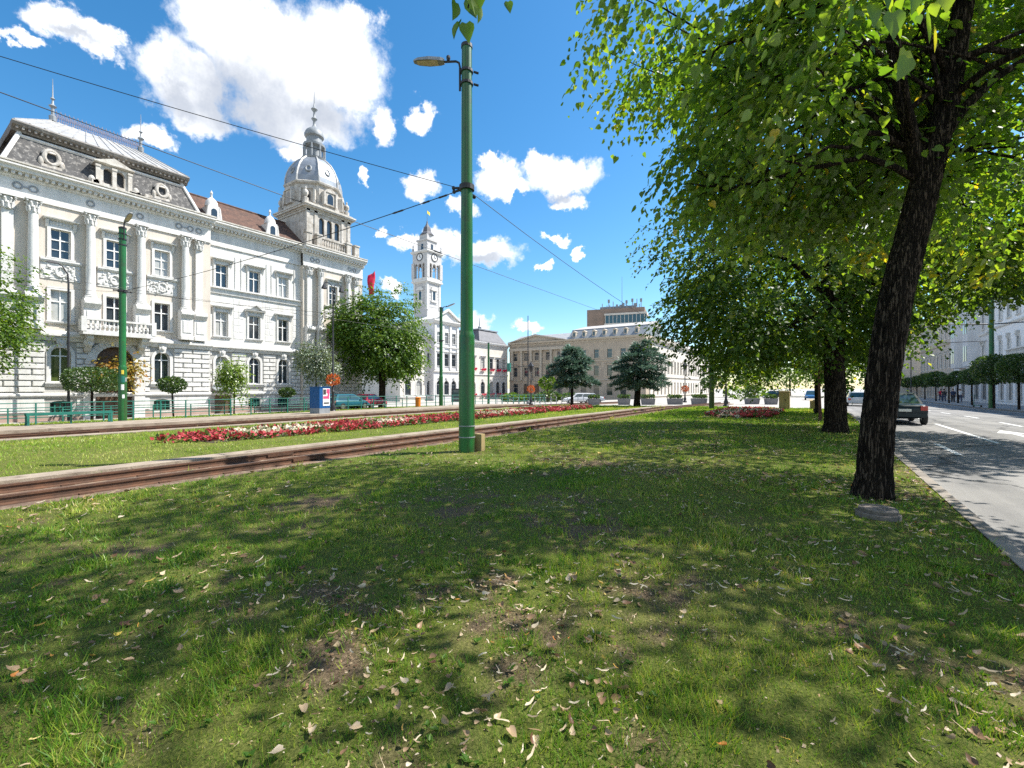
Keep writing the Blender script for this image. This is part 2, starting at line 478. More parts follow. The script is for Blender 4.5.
def dirt_at(u, v):
    near = np.exp(-((u - 1.8) ** 2 + (v - 2.2) ** 2) / 14.0)
    n = fbm(u, v, 1.3, 21) * .52 + fbm(u, v, .26, 41, 3) * .48
    base = .75 * np.exp(-((u - 8.25) ** 2 + (v + .62) ** 2) / .22) + .75 * np.exp(-((u - 19.5) ** 2 + (v + .45) ** 2) / .3) + .5 * np.exp(-((u - 8.42) ** 2 + (v - 7.1) ** 2) / .10)
    return np.clip(.9 * sstep(.55, .74, n + .15 * near - .045) + base * (.5 + n), 0, .95)


def dry_at(u, v):
    return fbm(u, v, 1.9, 61)


# ------------------------------------------------------------------ ground sheets
UB = [a for a, _ in GU[1:-1]]
VB = [a for a, _ in GV[1:-1]]


def lines(a, b, br, step=None):
    s = {a, b} | {x for x in br if a < x < b}
    if step:
        n = int((b - a) / step)
        s |= {a + i * step for i in range(1, n + 1) if a + i * step < b - 1e-4}
    s = sorted(s)
    return [x for i, x in enumerate(s) if i == 0 or x - s[i - 1] > 1e-4]


def sheet(name, u0, u1, v0, v1, dz, m, skirt=.3, step=None, label=None, cat=None, kind='structure'):
    us, vs = lines(u0, u1, UB, step), lines(v0, v1, VB, step)
    b = MB()
    nu, nv = len(us), len(vs)
    b.v = [(u, v, G(u, v) + dz) for u in us for v in vs]
    b.f = [(i * nv + j, (i + 1) * nv + j, (i + 1) * nv + j + 1, i * nv + j + 1) for i in range(nu - 1) for j in range(nv - 1)]
    if skirt:
        ring = [i * nv for i in range(nu)] + [(nu - 1) * nv + j for j in range(1, nv)] + [i * nv + nv - 1 for i in range(nu - 2, -1, -1)] + [j for j in range(nv - 2, 0, -1)]
        n = len(b.v)
        b.v += [(b.v[i][0], b.v[i][1], b.v[i][2] - skirt) for i in ring]
        k = len(ring)
        b.f += [(ring[i], n + i, n + (i + 1) % k, ring[(i + 1) % k]) for i in range(k)]
    o = b.build(name, m)
    return tag(o, label, cat, None, kind)


def lawn_mat():
    m, nt, out = nodes_of('lawn_turf')
    p = N(nt, 'ShaderNodeBsdfPrincipled', Roughness=.95)
    p.inputs['Specular IOR Level'].default_value = .1
    tc = N(nt, 'ShaderNodeTexCoord')
    n1 = N(nt, 'ShaderNodeTexNoise', Scale=55, Detail=6, Roughness=.75)
    L(nt, tc.outputs['Object'], n1.inputs['Vector'])
    n2 = N(nt, 'ShaderNodeTexNoise', Scale=.9, Detail=6, Roughness=.65)
    L(nt, tc.outputs['Object'], n2.inputs['Vector'])
    fine = ramp(nt, n1.outputs['Fac'], [(.3, (.035, .048, .012)), (.5, (.10, .125, .025)), (.7, (.22, .23, .06))])
    dryc = ramp(nt, n1.outputs['Fac'], [(.3, (.10, .09, .03)), (.7, (.30, .25, .10))])
    f2 = ramp(nt, n2.outputs['Fac'], [(.48, (0, 0, 0)), (.75, (.7, .7, .7))])
    mx = N(nt, 'ShaderNodeMixRGB'); L(nt, f2, mx.inputs[0]); L(nt, fine, mx.inputs[1]); L(nt, dryc, mx.inputs[2])
    soil = ramp(nt, n1.outputs['Fac'], [(.3, (.055, .036, .024)), (.5, (.135, .092, .062)), (.7, (.30, .22, .155))])
    a = N(nt, 'ShaderNodeAttribute', attribute_name='dirt')
    m2 = N(nt, 'ShaderNodeMixRGB'); L(nt, a.outputs['Fac'], m2.inputs[0]); L(nt, mx.outputs[0], m2.inputs[1]); L(nt, soil, m2.inputs[2])
    L(nt, m2.outputs[0], p.inputs['Base Color'])
    b = N(nt, 'ShaderNodeBump', Strength=.9, Distance=.03)
    L(nt, n1.outputs['Fac'], b.inputs['Height']); L(nt, b.outputs[0], p.inputs['Normal'])
    L(nt, p.outputs[0], out.inputs[0])
    return m


M['lawn'] = lawn_mat()
sheet('ground', -300, 1600, -900, 1800, -.15, M['paving'], 0, label='pale paved ground and square stretching to the horizon', cat='ground')
sheet('road', -60, 400, -12.3, -1.56, -.128, M['asphalt'], 0, label='grey asphalt road with white lane markings beside the lawn', cat='road')


def lawn(name, u0, u1, v0, v1, dense, label):
    us = lines(u0, u1, UB, 1.0)
    if dense:
        us = sorted(set([u for u in us if u < dense[0] or u > dense[1]] + list(np.arange(dense[0], dense[1], .08).round(4))))
        vs = sorted(set(list(np.arange(v0, v1, .08).round(4)) + [v1]))
    else:
        vs = lines(v0, v1, VB, .7)
    U, V = np.meshgrid(np.array(us), np.array(vs), indexing='ij')
    Z = np.vectorize(G)(U, V)
    d = dirt_at(U, V) if dense else np.zeros_like(U)
    edge = np.minimum(np.minimum(V - v0, v1 - V), 1) > .05
    if dense:
        Z = Z + edge * ((fbm(U, V, .35, 5) - .5) * .035 - d * .012)
    nu, nv = U.shape
    i = np.arange(nu * nv).reshape(nu, nv)
    f = np.stack([i[:-1, :-1], i[1:, :-1], i[1:, 1:], i[:-1, 1:]], -1).reshape(-1, 4)
    P = np.stack([U, V, Z], -1).reshape(-1, 3)
    # skirt
    ring = np.concatenate([i[:, 0], i[-1, 1:], i[-2::-1, -1], i[0, -2:0:-1]])
    k = len(ring)
    Q = P[ring].copy(); Q[:, 2] -= .3
    n = len(P)
    idx = np.arange(k); nx = (idx + 1) % k
    sk = np.stack([ring, n + idx, n + nx, ring[nx]], -1)
    at_ = np.concatenate([d.ravel(), np.ones(k)])
    o = np_mesh(name, np.concatenate([P, Q]), [f, sk], M['lawn'], attrs={'dirt': at_}, smooth=True)
    return tag(o, label, 'lawn', None, 'structure')


lawn('lawn', -40, 42, -1.42, 8.6, (-1.5, 12), 'shaded mown lawn strip with bare soil patches under the linden trees')
lawn('lawn', -40, 40, 11.3, 21.0, None, 'sunny grass median between the two tram tracks')
lawn('lawn', -40, 36, 30.0, 37.4, None, 'narrow sunny grass strip around the green platform fence')

# kerbs
sheet('kerb', -60, 300, -1.56, -1.42, .012, M['kerb'], .3, label='worn brown kerb between lawn and road', cat='kerb')
sheet('kerb', -60, 300, -12.5, -12.3, .0, M['kerb'], .3, label='kerb of the far pavement across the road', cat='kerb')
sheet('pavement', -60, 300, -17.6, -12.5, -.006, M['pavement'], .3, label='shaded pavement in front of the white town houses', cat='pavement')
sheet('pavement', -40, 36, 37.4, 43.2, -.0, M['pavement'], .3, label='pavement along the foot of the white palace', cat='pavement')
# near track
sheet('track_bed', -60, 60, 8.6, 10.8, -.07, M['bed'], .25, label='rust brown bed of the near tram track', cat='track bed')
sheet('kerb', -60, 41, 10.8, 11.3, .06, M['concrete'], .3, step=2.5, label='stained concrete kerb along the near tram track', cat='kerb')
# far track
sheet('kerb', -60, 41, 21.0, 21.7, .03, M['concrete'], .3, label='concrete edge between flower lawn and far tram track', cat='kerb')
sheet('track_bed', -60, 60, 21.7, 25.4, -.10, M['bed'], .25, label='brown bed of the far tram track by the platform', cat='track bed')
sheet('platform', -40, 40, 25.4, 30.0, .12, M['concrete'], .5, label='low pale concrete tram platform', cat='platform')


def rail(v, label):
    b = MB()
    prof = [(-.07, -.08), (.07, -.08), (.07, -.06), (.018, -.04), (.018, .02), (.036, .03), (.036, .062), (-.036, .062), (-.036, .03), (-.018, .02), (-.018, -.04), (-.07, -.06)]
    us = lines(-50, 62, UB)
    n0 = 0
    k = len(prof)
    for i, u in enumerate(us):
        b.v += [(u, v + y, G(u, v) + z) for y, z in prof]
        if i:
            o = (i - 1) * k
            b.f += [(o + j, o + k + j, o + k + (j + 1) % k, o + (j + 1) % k) for j in range(k)]
    b.f += [tuple(range(k)), tuple(range((len(us) - 1) * k, len(us) * k))]
    o = b.build('tram_rail', M['rail'])
    tag(o, label, 'rail', 'rails of the tram tracks')
    first = None
    for k in range(48):
        u = -8 + k * 1.0
        if first is None:
            c = MB(); c.box(-.08, .08, -.12, .12, -.078, -.05)
            first = c.build('rail_clip', M['rail'], o, loc=(u, v, G(u, v)))
        else:
            q = first.copy(); COL.objects.link(q); q.parent = o; q.location = (u, v, G(u, v))
    for u in (-3.2, 5.6, 14.4, 23.2, 32.0):
        c = MB(); c.box(-.3, .3, -.062, -.02, -.03, .024)
        c.build('fishplate', M['rail'], o, loc=(u, v, G(u, v)))


rail(9.35, 'rusty tram rail nearest the shaded lawn')
rail(10.4, 'rusty tram rail against the stained concrete kerb')
rail(22.9, 'tram rail beyond the flower bed, next to its concrete edge')
rail(24.0, 'tram rail just below the platform edge')

# road markings
def marking(u0, u1, v, w=.14):
    return (u0, u1, v - w / 2, v + w / 2)

mk = MB()
def strip(u0, u1, v0, v1, dz=-.122):
    us = lines(u0, u1, UB)
    for a, b_ in zip(us, us[1:]):
        mk.poly([(a, v0, G(a, v0) + dz), (b_, v0, G(b_, v0) + dz), (b_, v1, G(b_, v1) + dz), (a, v1, G(a, v1) + dz)])
strip(19.5, 28.5, -4.52, -4.38)
for k in range(8):
    strip(31 + 7 * k, 34.5 + 7 * k, -4.52, -4.38)
for k in range(-2, 14):
    strip(2.6 + 6.5 * k, 5.6 + 6.5 * k, -7.3, -7.16)
    strip(4 + 6.5 * k, 7 + 6.5 * k, -10.0, -9.86)
strip(15.6, 18.4, -2.95, -2.81)
strip(-50, 120, -12.05, -11.93)
for u, v in ((24, -5.85), (24.4, -8.6)):
    z = G(u, v) - .122
    strip(u - 2.6, u, v - .09, v + .09)
    mk.poly([(u, v - .42, z), (u + 1.5, v, z), (u, v + .42, z)])
tag(mk.build('road_markings', M['paint']), 'white lane lines and arrows painted on the road', 'road markings', None, 'structure')
# ------------------------------------------------------------------ building kit (local frame: x along the facade, y into the building, z up)
def arch_pts(x0, x1, z1, rise, n=10):
    """points from the left springing over the crown to the right springing; rise = half width gives a semicircle"""
    hw, xc = (x1 - x0) / 2, (x0 + x1) / 2
    return [(xc - hw * math.cos(PI * k / n), z1 - rise + rise * math.sin(PI * k / n)) for k in range(n + 1)]


def wall(b, x0, x1, z0, z1, ops=(), y=0.0, d=.3):
    """a wall face with recessed openings (x0, x1, z0, z1, rise)"""
    xs = sorted({x0, x1} | {t for o in ops for t in o[:2]})
    zs = sorted({z0, z1} | {t for o in ops for t in o[2:4]})
    xs = [t for t in xs if x0 <= t <= x1]
    zs = [t for t in zs if z0 <= t <= z1]
    for a, c in zip(xs, xs[1:]):
        for e, g in zip(zs, zs[1:]):
            mx, mz = (a + c) / 2, (e + g) / 2
            if any(o[0] < mx < o[1] and o[2] < mz < o[3] for o in ops):
                continue
            b.poly([(a, y, e), (c, y, e), (c, y, g), (a, y, g)])
    for o in ops:
        ox0, ox1, oz0, oz1 = o[:4]
        r = o[4] if len(o) > 4 else 0
        zt = oz1 - r
        b.poly([(ox0, y, oz0), (ox0, y + d, oz0), (ox0, y + d, zt), (ox0, y, zt)])
        b.poly([(ox1, y, oz0), (ox1, y + d, oz0), (ox1, y + d, zt), (ox1, y, zt)])
        b.poly([(ox0, y, oz0), (ox1, y, oz0), (ox1, y + d, oz0), (ox0, y + d, oz0)])
        if r:
            p = arch_pts(ox0, ox1, oz1, r)
            for (ax, az), (bx, bz) in zip(p, p[1:]):
                b.poly([(ax, y, az), (bx, y, bz), (bx, y + d, bz), (ax, y + d, az)])
                cx = ox0 if (ax + bx) / 2 < (ox0 + ox1) / 2 else ox1
                b.poly([(ax, y, az), (bx, y, bz), (cx, y, oz1)])
        else:
            b.poly([(ox0, y, oz1), (ox1, y, oz1), (ox1, y + d, oz1), (ox0, y + d, oz1)])


def pane_mb(w, h, rise=0, y=.24):
    b = MB()
    if rise:
        p = arch_pts(-w / 2, w / 2, h, rise)
        b.poly([(-w / 2, y, 0), (w / 2, y, 0)] + [(x, y, z) for x, z in reversed(p)])
    else:
        b.poly([(-w / 2, y, 0), (w / 2, y, 0), (w / 2, y, h), (-w / 2, y, h)])
    return b


def frame_mb(w, h, rise=0, y=.16, t=.06, tr=.64, cols=2, low=None):
    b = MB()
    y1 = y + .06
    zt = h - rise
    b.box(-w / 2, -w / 2 + t, y, y1, 0, zt)
    b.box(w / 2 - t, w / 2, y, y1, 0, zt)
    b.box(-w / 2 + t, w / 2 - t, y, y1, 0, t)
    if rise:
        po, pi_ = arch_pts(-w / 2, w / 2, h, rise), arch_pts(-w / 2 + t, w / 2 - t, h - t, rise - t * .9)
        for k in range(len(po) - 1):
            q = [po[k], po[k + 1], pi_[k + 1], pi_[k]]
            b.prism(q, y, y1)
    else:
        b.box(-w / 2 + t, w / 2 - t, y, y1, h - t, h)
    for c in range(1, cols):
        x = -w / 2 + w * c / cols
        b.box(x - t * .6, x + t * .6, y - .012, y1 - .002, t, h - t)
    b.box(-w / 2 + t, w / 2 - t, y - .02, y1 - .01, h * tr - t * .6, h * tr + t * .6)
    if low:
        b.box(-w / 2 + t, w / 2 - t, y - .016, y1 - .012, h * low - .02, h * low + .02)
    return b


def surround_mb(w, h, kind, rise=0):
    """stone surround; kind: hood, pediment, plain, arch, carved, none"""
    b = MB()
    t = .17
    if kind == 'none':
        b.box(-w / 2 - .08, w / 2 + .08, -.06, .02, -.1, 0)
        return b
    if kind == 'arch':
        po, pi_ = arch_pts(-w / 2 - .2, w / 2 + .2, h + .2, w / 2 + .2, 12), arch_pts(-w / 2, w / 2, h, w / 2, 12)
        for k in range(12):
            b.prism([po[k], po[k + 1], pi_[k + 1], pi_[k]], -.07, .02)
        b.box(-w / 2 - .2, -w / 2, -.07, .02, 0, h - w / 2)
        b.box(w / 2, w / 2 + .2, -.07, .02, 0, h - w / 2)
        b.prism([(-.15, h - .08), (.15, h - .08), (.27, h + .52), (-.27, h + .52)], -.22, -.01)
        b.box(-.32, .32, -.27, -.01, h + .521, h + .6)
        b.ball((0, -.24, h + .26), .14, .1, .19)
        b.profile([(.02, -.32), (-.10, -.32), (-.22, -.10), (-.22, 0), (.02, 0)], -w / 2 - .28, w / 2 + .28)
        return b
    b.box(-w / 2 - t, -w / 2, -.07, .02, 0, h + t)
    b.box(w / 2, w / 2 + t, -.07, .02, 0, h + t)
    b.box(-w / 2, w / 2, -.07, .02, h, h + t)
    b.profile([(.02, -.16), (-.10, -.16), (-.16, -.06), (-.16, 0), (.02, 0)], -w / 2 - t - .06, w / 2 + t + .06)
    if kind in ('hood', 'pediment', 'carved'):
        z = h + t + (.34 if kind == 'carved' else .14)
        b.box(-w / 2 - t, w / 2 + t, -.05, .02, h + t + .002, z)
        if kind == 'carved':
            for k in range(7):
                b.ball((-w / 2 + w * k / 6, -.06, h + t + .17 + .05 * (k % 2)), .09, .05, .1, 6, 4)
        b.profile([(.02, z), (-.12, z), (-.34, z + .1), (-.36, z + .17), (-.02, z + .22), (.02, z + .22)], -w / 2 - t - .2, w / 2 + t + .2)
        for sx in (-1, 1):
            x = sx * (w / 2 + t + .02)
            b.profile([(.02, z - .5), (-.06, z - .48), (-.24, z - .06), (-.24, z - .002), (.02, z - .002)], x - .08, x + .08)
        if kind == 'pediment':
            W = w / 2 + t + .2
            b.prism([(-W, z + .222), (W, z + .222), (0, z + .72)], -.16, .02)
            for sx in (-1, 1):
                b.prism([(sx * (W + .02), z + .225), (sx * (W - .34), z + .225), (0, z + .63), (0, z + .80)], -.38, -.162)
    return b


class Win:
    """a window built once: surround (part) > frame, pane (sub-parts); set() places copies"""
    def __init__(s, w, h, kind='plain', rise=0, cols=2, tr=.64, trim='trim', frame='woodframe', low=None, fy=.16):
        s.w, s.h, s.kind, s.rise = w, h, kind, rise
        s.sur = surround_mb(w, h, kind, rise)
        s.fr = frame_mb(w, h, rise, cols=cols, tr=tr, low=low, y=fy)
        s.pn = pane_mb(w, h, rise, y=fy + .05)
        s.trim, s.frame = trim, frame
        s.first = None
        s.panes = {}

    def op(s, x, z):
        return (x - s.w / 2, x + s.w / 2, z, z + s.h, s.rise)

    def set(s, parent, x, z, y=0, rz=0, glass='glass', loc=None):
        loc = loc if loc is not None else (x, y, z)
        if s.first is None:
            a = s.sur.build('window', M[s.trim], parent, loc=loc, rz=rz)
            f = s.fr.build('frame', M[s.frame], a)
            p = s.pn.build('pane', M[glass], a)
            s.first = (a, f)
            s.panes[glass] = p
            return a
        a = s.first[0].copy(); COL.objects.link(a); a.parent = parent; a.location = loc; a.rotation_euler = (0, 0, rz)
        f = s.first[1].copy(); COL.objects.link(f); f.parent = a
        if glass in s.panes:
            p = s.panes[glass].copy(); COL.objects.link(p); p.parent = a
        else:
            p = s.pn.build('pane', M[glass], a)
            s.panes[glass] = p
        return a


def gl(k):
    return ('glass', 'glass', 'curtain', 'glass', 'glass', 'glass', 'curtain', 'glass')[(k * 5 + k // 3) % 8]


def entablature(b, x0, x1, zb, yf=0, frieze=1.4, proj=.8, ends=True):
    """architrave, frieze, dentils and cornice along x"""
    b.box(x0, x1, yf - .10, yf + .02, zb, zb + .28)
    b.box(x0, x1, yf - .05, yf + .02, zb + .282, zb + frieze - .2)
    zc = zb + frieze - .2
    m = proj if ends else 0
    b.profile([(yf + .02, zc), (yf - .12, zc), (yf - .2, zc + .12), (yf - .2, zc + .3), (yf - proj * .75, zc + .36), (yf - proj * .8, zc + .52), (yf - proj, zc + .62), (yf - proj, zc + .72), (yf + .02, zc + .80)], x0 - (.12 if ends else 0), x1 + (.12 if ends else 0))
    n = int((x1 - x0) / .3)
    for k in range(n):
        x = x0 + (k + .5) * (x1 - x0) / n
        b.box(x - .08, x + .08, yf - .48, yf - .19, zc + .16, zc + .34)
    return zc + .8


def column(b, x, y, z0, z1, r=.27, n=14):
    H = z1 - z0
    b.box(x - r * 1.35, x + r * 1.35, y - r * 1.35, y + r * 1.35, z0, z0 + .12)
    b.lathe([(r * 1.3, z0 + .12), (r * 1.34, z0 + .2), (r * 1.1, z0 + .26), (r * 1.15, z0 + .32), (r, z0 + .38), (r, z0 + H * .35), (r * .86, z1)], (x, y, 0), n)


def capital(b, x, y, z0, z1, r=.24):
    """corinthian: bell, two rings of leaves, corner volutes, abacus"""
    h = z1 - z0
    b.lathe([(r * 1.02, z0), (r * 1.08, z0 + h * .06), (r * .95, z0 + h * .1), (r * 1.0, z0 + h * .5), (r * 1.3, z0 + h * .85)], (x, y, 0), 12)
    for ring, (zz, hh, ro) in enumerate(((z0 + h * .08, h * .38, 1.3), (z0 + h * .4, h * .36, 1.5))):
        for k in range(8):
            q = 2 * PI * (k + .5 * ring) / 8
            c, s = math.cos(q), math.sin(q)
            p0 = Vector((x + c * r, y + s * r, zz))
            p1 = Vector((x + c * r * 1.15, y + s * r * 1.15, zz + hh * .7))
            p2 = Vector((x + c * r * ro, y + s * r * ro, zz + hh))
            b.tube([p0, p1, p2, p2 + Vector((c * .03, s * .03, -hh * .25))], [r * .28, r * .3, r * .22, r * .1], 5)
    for sx in (-1, 1):
        for sy in (-1, 1):
            b.ball((x + sx * r * 1.3, y + sy * r * 1.3, z0 + h * .8), r * .3, n=7, m=4)
    b.box(x - r * 1.65, x + r * 1.65, y - r * 1.65, y + r * 1.65, z1 - h * .12, z1)


def blocks(b, x0, x1, z0, z1, ops, y=0, ch=.36, bl=1.15, d=.07, gap=.035):
    """rusticated courses, cut round the openings"""
    n = max(1, round((z1 - z0) / ch))
    ch = (z1 - z0) / n
    for r in range(n):
        za, zb = z0 + r * ch, z0 + (r + 1) * ch
        cuts = sorted((o[0] - .24, o[1] + .24) for o in ops if o[2] - .33 < zb and (o[3] + .22) > za)
        segs, x = [], x0
        for a, c in cuts:
            if a > x: segs.append((x, a))
            x = max(x, c)
        if x < x1: segs.append((x, x1))
        for a, c in segs:
            m = max(1, round((c - a) / bl))
            off = .5 if r % 2 else 0
            xs = [a] + [a + (c - a) * (k + off) / m for k in range(1 if not off else 0, m)] + [c]
            for p, q in zip(xs, xs[1:]):
                if q - p > .15:
                    b.bblock(p + gap / 2, q - gap / 2, za + gap / 2, zb - gap / 2, y, d, .03)


def balustrade(b, x0, x1, y, z0, h=.95, sp=.24, r=.075):
    b.box(x0, x1, y - .12, y + .12, z0, z0 + .12)
    b.box(x0, x1, y - .14, y + .14, z0 + h - .13, z0 + h)
    n = max(1, int((x1 - x0) / sp))
    for k in range(n):
        x = x0 + (k + .5) * (x1 - x0) / n
        b.lathe([(r * .8, z0 + .12), (r * .6, z0 + .2), (r * 1.15, z0 + .36), (r * .55, z0 + h * .62), (r * .9, z0 + h - .13)], (x, y, 0), 7)


# ================================================================== the white palace
def palace():
    B = -.67
    R = empty('palace', (0, 43, 0), 0, 'long white neoclassical palace with grey mansard roof, columns and a domed corner tower', 'palace')
    top = Win(.98, 1.95, 'carved', low=.3)
    topm = Win(.98, 1.95, 'hood')
    mid = Win(1.0, 2.12, 'plain')
    midh = Win(1.0, 2.12, 'hood')
    midp = Win(1.0, 2.12, 'pediment')
    gr = Win(1.0, 2.4, 'arch', rise=.5, tr=.74)
    cel = Win(1.05, .9, 'none', rise=.18, cols=4, tr=.5, frame='teal', trim='stucco')
    ZG, Z1, Z2 = 1.95, 6.05, 10.32
    # --- sections: (x0, x1, projection)
    pav = (4.6, 17.0, .45)
    tow = (25.25, 32.3, .45)
    secs = [(-9.0, 4.6, 0, [-6.9, -4.2, -1.4, 1.4, 3.5][0:0] + [-7.2, -4.4, -1.6, 1.2, 3.4]), (pav[0], pav[1], pav[2], [7.9, 10.75, 13.6]), (17.0, 25.25, 0, [18.05, 20.8, 23.5]), (tow[0], tow[1], tow[2], [28.6])]
    cor, band = MB(), MB()
    k = 0
    for si, (x0, x1, pr, wx) in enumerate(secs):
        y = -pr
        wl, rust, gw = MB(), MB(), MB()
        pch = wl
        ops, gops = [], []
        isp = si in (1, 3)
        for x in wx:
            k += 1
            t2 = top if isp else topm
            t1 = mid if isp else (midp if abs(x - 20.8) < .1 or abs(x + 1.6) < .1 else midh)
            o2, o1 = t2.op(x, Z2), t1.op(x, Z1)
            t2.set(R, x, Z2, y, glass=gl(k))
            t1.set(R, x, Z1, y, glass=gl(k + 5))
            ops += [o2, o1]
            if abs(x - 10.75) < .2:
                og = (x - 1.05, x + 1.05, B, 4.55, 1.05)
            else:
                og = gr.op(x, ZG)
                gr.set(R, x, ZG, y, glass='greenglass' if abs(x - 7.9) < .1 else gl(k + 2))
                if abs(x - 18.05) > .3:
                    cel.set(R, x, -.22, y, glass='glass')
                    ops.append(cel.op(x, -.22))
            gops.append(og)
            if abs(x - 18.05) < .3:
                od = (x - .55, x + .75, B, 1.0, 0)
                gops.append(od)
        if isp:
            wall(pch, x0, x1, 5.4, 13.8, [o for o in ops if o[2] > 5], y)
        else:
            wall(wl, x0, x1, 5.4, 13.8, [o for o in ops if o[2] > 5], y)
        wall(gw, x0, x1, B, 5.4, gops + [o for o in ops if o[2] < 5], y)
        wl.poly([(x0, y, B), (x0, 0.5, B), (x0, 0.5, 13.8), (x0, y, 13.8)])
        wl.poly([(x1, y, B), (x1, 0.5, B), (x1, 0.5, 13.8), (x1, y, 13.8)])
        blocks(rust, x0 + .04, x1 - .04, 1.26, 4.72, gops, y, d=.10, gap=.06, ch=.38)
        blocks(rust, x0 + .04, x1 - .04, -.1, .9, gops + [(o[0], o[1], o[2], o[3]) for o in ops if o[2] < 5], y, d=.05, gap=.03, ch=1.0, bl=3)
        if not isp:
            # fine grooves of the upper storeys: long shallow courses
            blocks(rust, x0 + .04, x1 - .04, 5.9, 9.5, [(o[0] - .2, o[1] + .2, o[2], o[3] + .95) for o in ops if 5 < o[2] < 8], y, ch=.6, bl=12, d=.02, gap=.03)
            band.profile([(.02, 9.72), (-.10, 9.72), (-.14, 9.9), (-.14, 10.08), (-.30, 10.16), (-.30, 10.24), (.02, 10.27)], x0, x1)
            for x in wx:
                for s in (-1, 1):
                    band.box(x + s * 1.12 - .05, x + s * 1.12 + .05, -.05, .02, 10.3, 13.2)
        # string course over the ground floor, plinth ledge
        band.profile([(y + .02, 4.74), (y - .12, 4.74), (y - .22, 5.0), (y - .38, 5.06), (y - .38, 5.22), (y - .1, 5.42), (y + .02, 5.42)], x0 - .05, x1 + .05)
        band.profile([(y + .02, .92), (y - .1, .92), (y - .16, 1.02), (y - .16, 1.14), (y - .02, 1.22), (y + .02, 1.22)], x0 - .03, x1 + .03)
        entablature(cor, x0, x1, 13.8, y, 1.4, .78, ends=isp)
        wl.build('wall', M['peach' if isp else 'stucco'], R)
        gw.build('ground_floor_wall', M['joint'], R)
        rust.build('rustication', M['trim'], R)
    # body behind the facade
    body = MB()
    body.box(-8.9, 32.2, .52, 14, B, 15.4)
    body.build('wall_body', M['stucco'], R)
    # entablature: clean frieze, the weathered cornice above
    cor.build('cornice', M['trim'], R)
    band.build('string_course', M['trim'], R)
    for x0, x1, pr, wx in secs:
        segs, x = [], x0
        for a, c in sorted([(q - .6, q + .8) for q in wx if abs(q - 18.05) < .3] + [(q - 1.3, q + 1.3) for q in wx if abs(q - 10.75) < .2]):
            segs.append((x, a)); x = c
        segs.append((x, x1))
        for a, c in segs:
            pl_ = MB(); pl_.box(a, c, -pr - .06, -pr + .02, B, B + .52); pl_.build('plinth', M['pinkstone'], R)
    # weathered top strip of the cornice
    cw = MB()
    for x0, x1, pr, wx in secs:
        cw.profile([(-pr + .3, 15.82), (-pr - .74, 15.76), (-pr - .80, 15.80), (-pr - .80, 15.90), (-pr + .3, 15.98)], x0 - .14, x1 + .14)
    cw.build('gutter', M['cornice'], R)
    # columns, pedestals
    def col(x, y, zb=7.75, square=False):
        b = MB()
        if square:
            b.box(-.26, .26, -.12, .2, zb, 12.9)
            b.box(-.32, .32, -.18, .2, zb - .001, zb + .25)
        else:
            column(b, 0, 0, zb, 12.9)
        o = b.build('column', M['trim'], R, smooth=True, loc=(x, y, 0))
        c = MB()
        if square:
            capital(c, 0, 0, 12.9, 13.8, .25)
        else:
            capital(c, 0, 0, 12.9, 13.8)
        c.build('capital', M['trim'], o, smooth=True)
        p = MB()
        p.profile([(.3, 5.42), (-.42, 5.42), (-.42, 5.7), (-.34, 5.74), (-.34, 7.1), (-.42, 7.2), (-.58, 7.42), (-.58, 7.56), (-.42, 7.74), (.3, 7.74)], -.44, .44)
        p.bblock(-.3, .3, 5.95, 6.95, -.34, .04, .03)
        p.build('pedestal', M['trim'], o)
    for x in (6.55, 9.35, 12.2, 15.05):
        col(x, -.80)
    for x in (5.45, 16.1):
        col(x, -.52, square=True)
    for x in (26.95, 30.2):
        col(x, -.80)
    for x in (25.85, 31.4):
        col(x, -.52, square=True)
    # wreaths on the frieze, relief panels under the top windows
    wr = MB()
    for x in (5.9, 6.6, 9.4, 12.2, 14.7, 15.5, 16.1, 26.2, 26.8, 30.6, 31.2):
        wr.tube([(x + .2 * math.cos(t * PI / 5), -.52, 14.55 + .2 * math.sin(t * PI / 5)) for t in range(11)], .05, 6)
    for x in (6.25, 15.1, 26.5, 30.9):
        wr.box(x - .16, x + .16, -.55, -.5, 14.5, 14.6)
    wr.build('wreath_relief', M['greymetal'], R)
    rr = random.Random(5)
    for x, y in ((7.9, -.45), (10.75, -.45), (13.6, -.45), (28.6, -.45)):
        b = MB()
        b.box(-.98, .98, -.05, .01, 8.85, 10.0)
        b.profile([(.01, 9.98), (-.14, 9.98), (-.22, 10.1), (-.22, 10.2), (.01, 10.24)], -1.0, 1.0)
        for q in range(46):
            px, pz = rr.uniform(-.9, .9), rr.uniform(8.95, 9.85)
            b.ball((px, -.05, pz), rr.uniform(.04, .12), rr.uniform(.05, .11), rr.uniform(.04, .13), 6, 4)
        b.tube([(.26 * math.cos(t * PI / 6), -.09, 9.42 + .34 * math.sin(t * PI / 6)) for t in range(13)], .06, 6)
        b.build('relief_panel', M['trim'], R, loc=(x, y, 0))
    # portal and balcony
    d = MB()
    d.box(9.7, 11.8, -.02, .05, B, 3.45)
    p = arch_pts(9.7, 11.8, 4.55, 1.05)
    d.prism([(9.7, 3.452), (11.8, 3.452)] + list(reversed(p))[1:-1], -.02, .05)
    for x in (10.05, 10.85):
        d.box(x, x + .62, -.06, -.021, -.3, 1.2)
        d.box(x, x + .62, -.06, -.021, 1.45, 3.1)
    d.build('entrance_door', M['door'], R)
    vs = MB()
    po, pi_ = arch_pts(9.7 - .55, 11.8 + .55, 5.0, 1.6, 14), arch_pts(9.7, 11.8, 4.55, 1.05, 14)
    for q in range(14):
        a, b_, c, e = po[q], po[q + 1], pi_[q + 1], pi_[q]
        g = .02
        vs.prism([(a[0] + g, a[1]), (b_[0] - g, b_[1]), (c[0] - g * .5, c[1]), (e[0] + g * .5, e[1])], -.58, -.44)
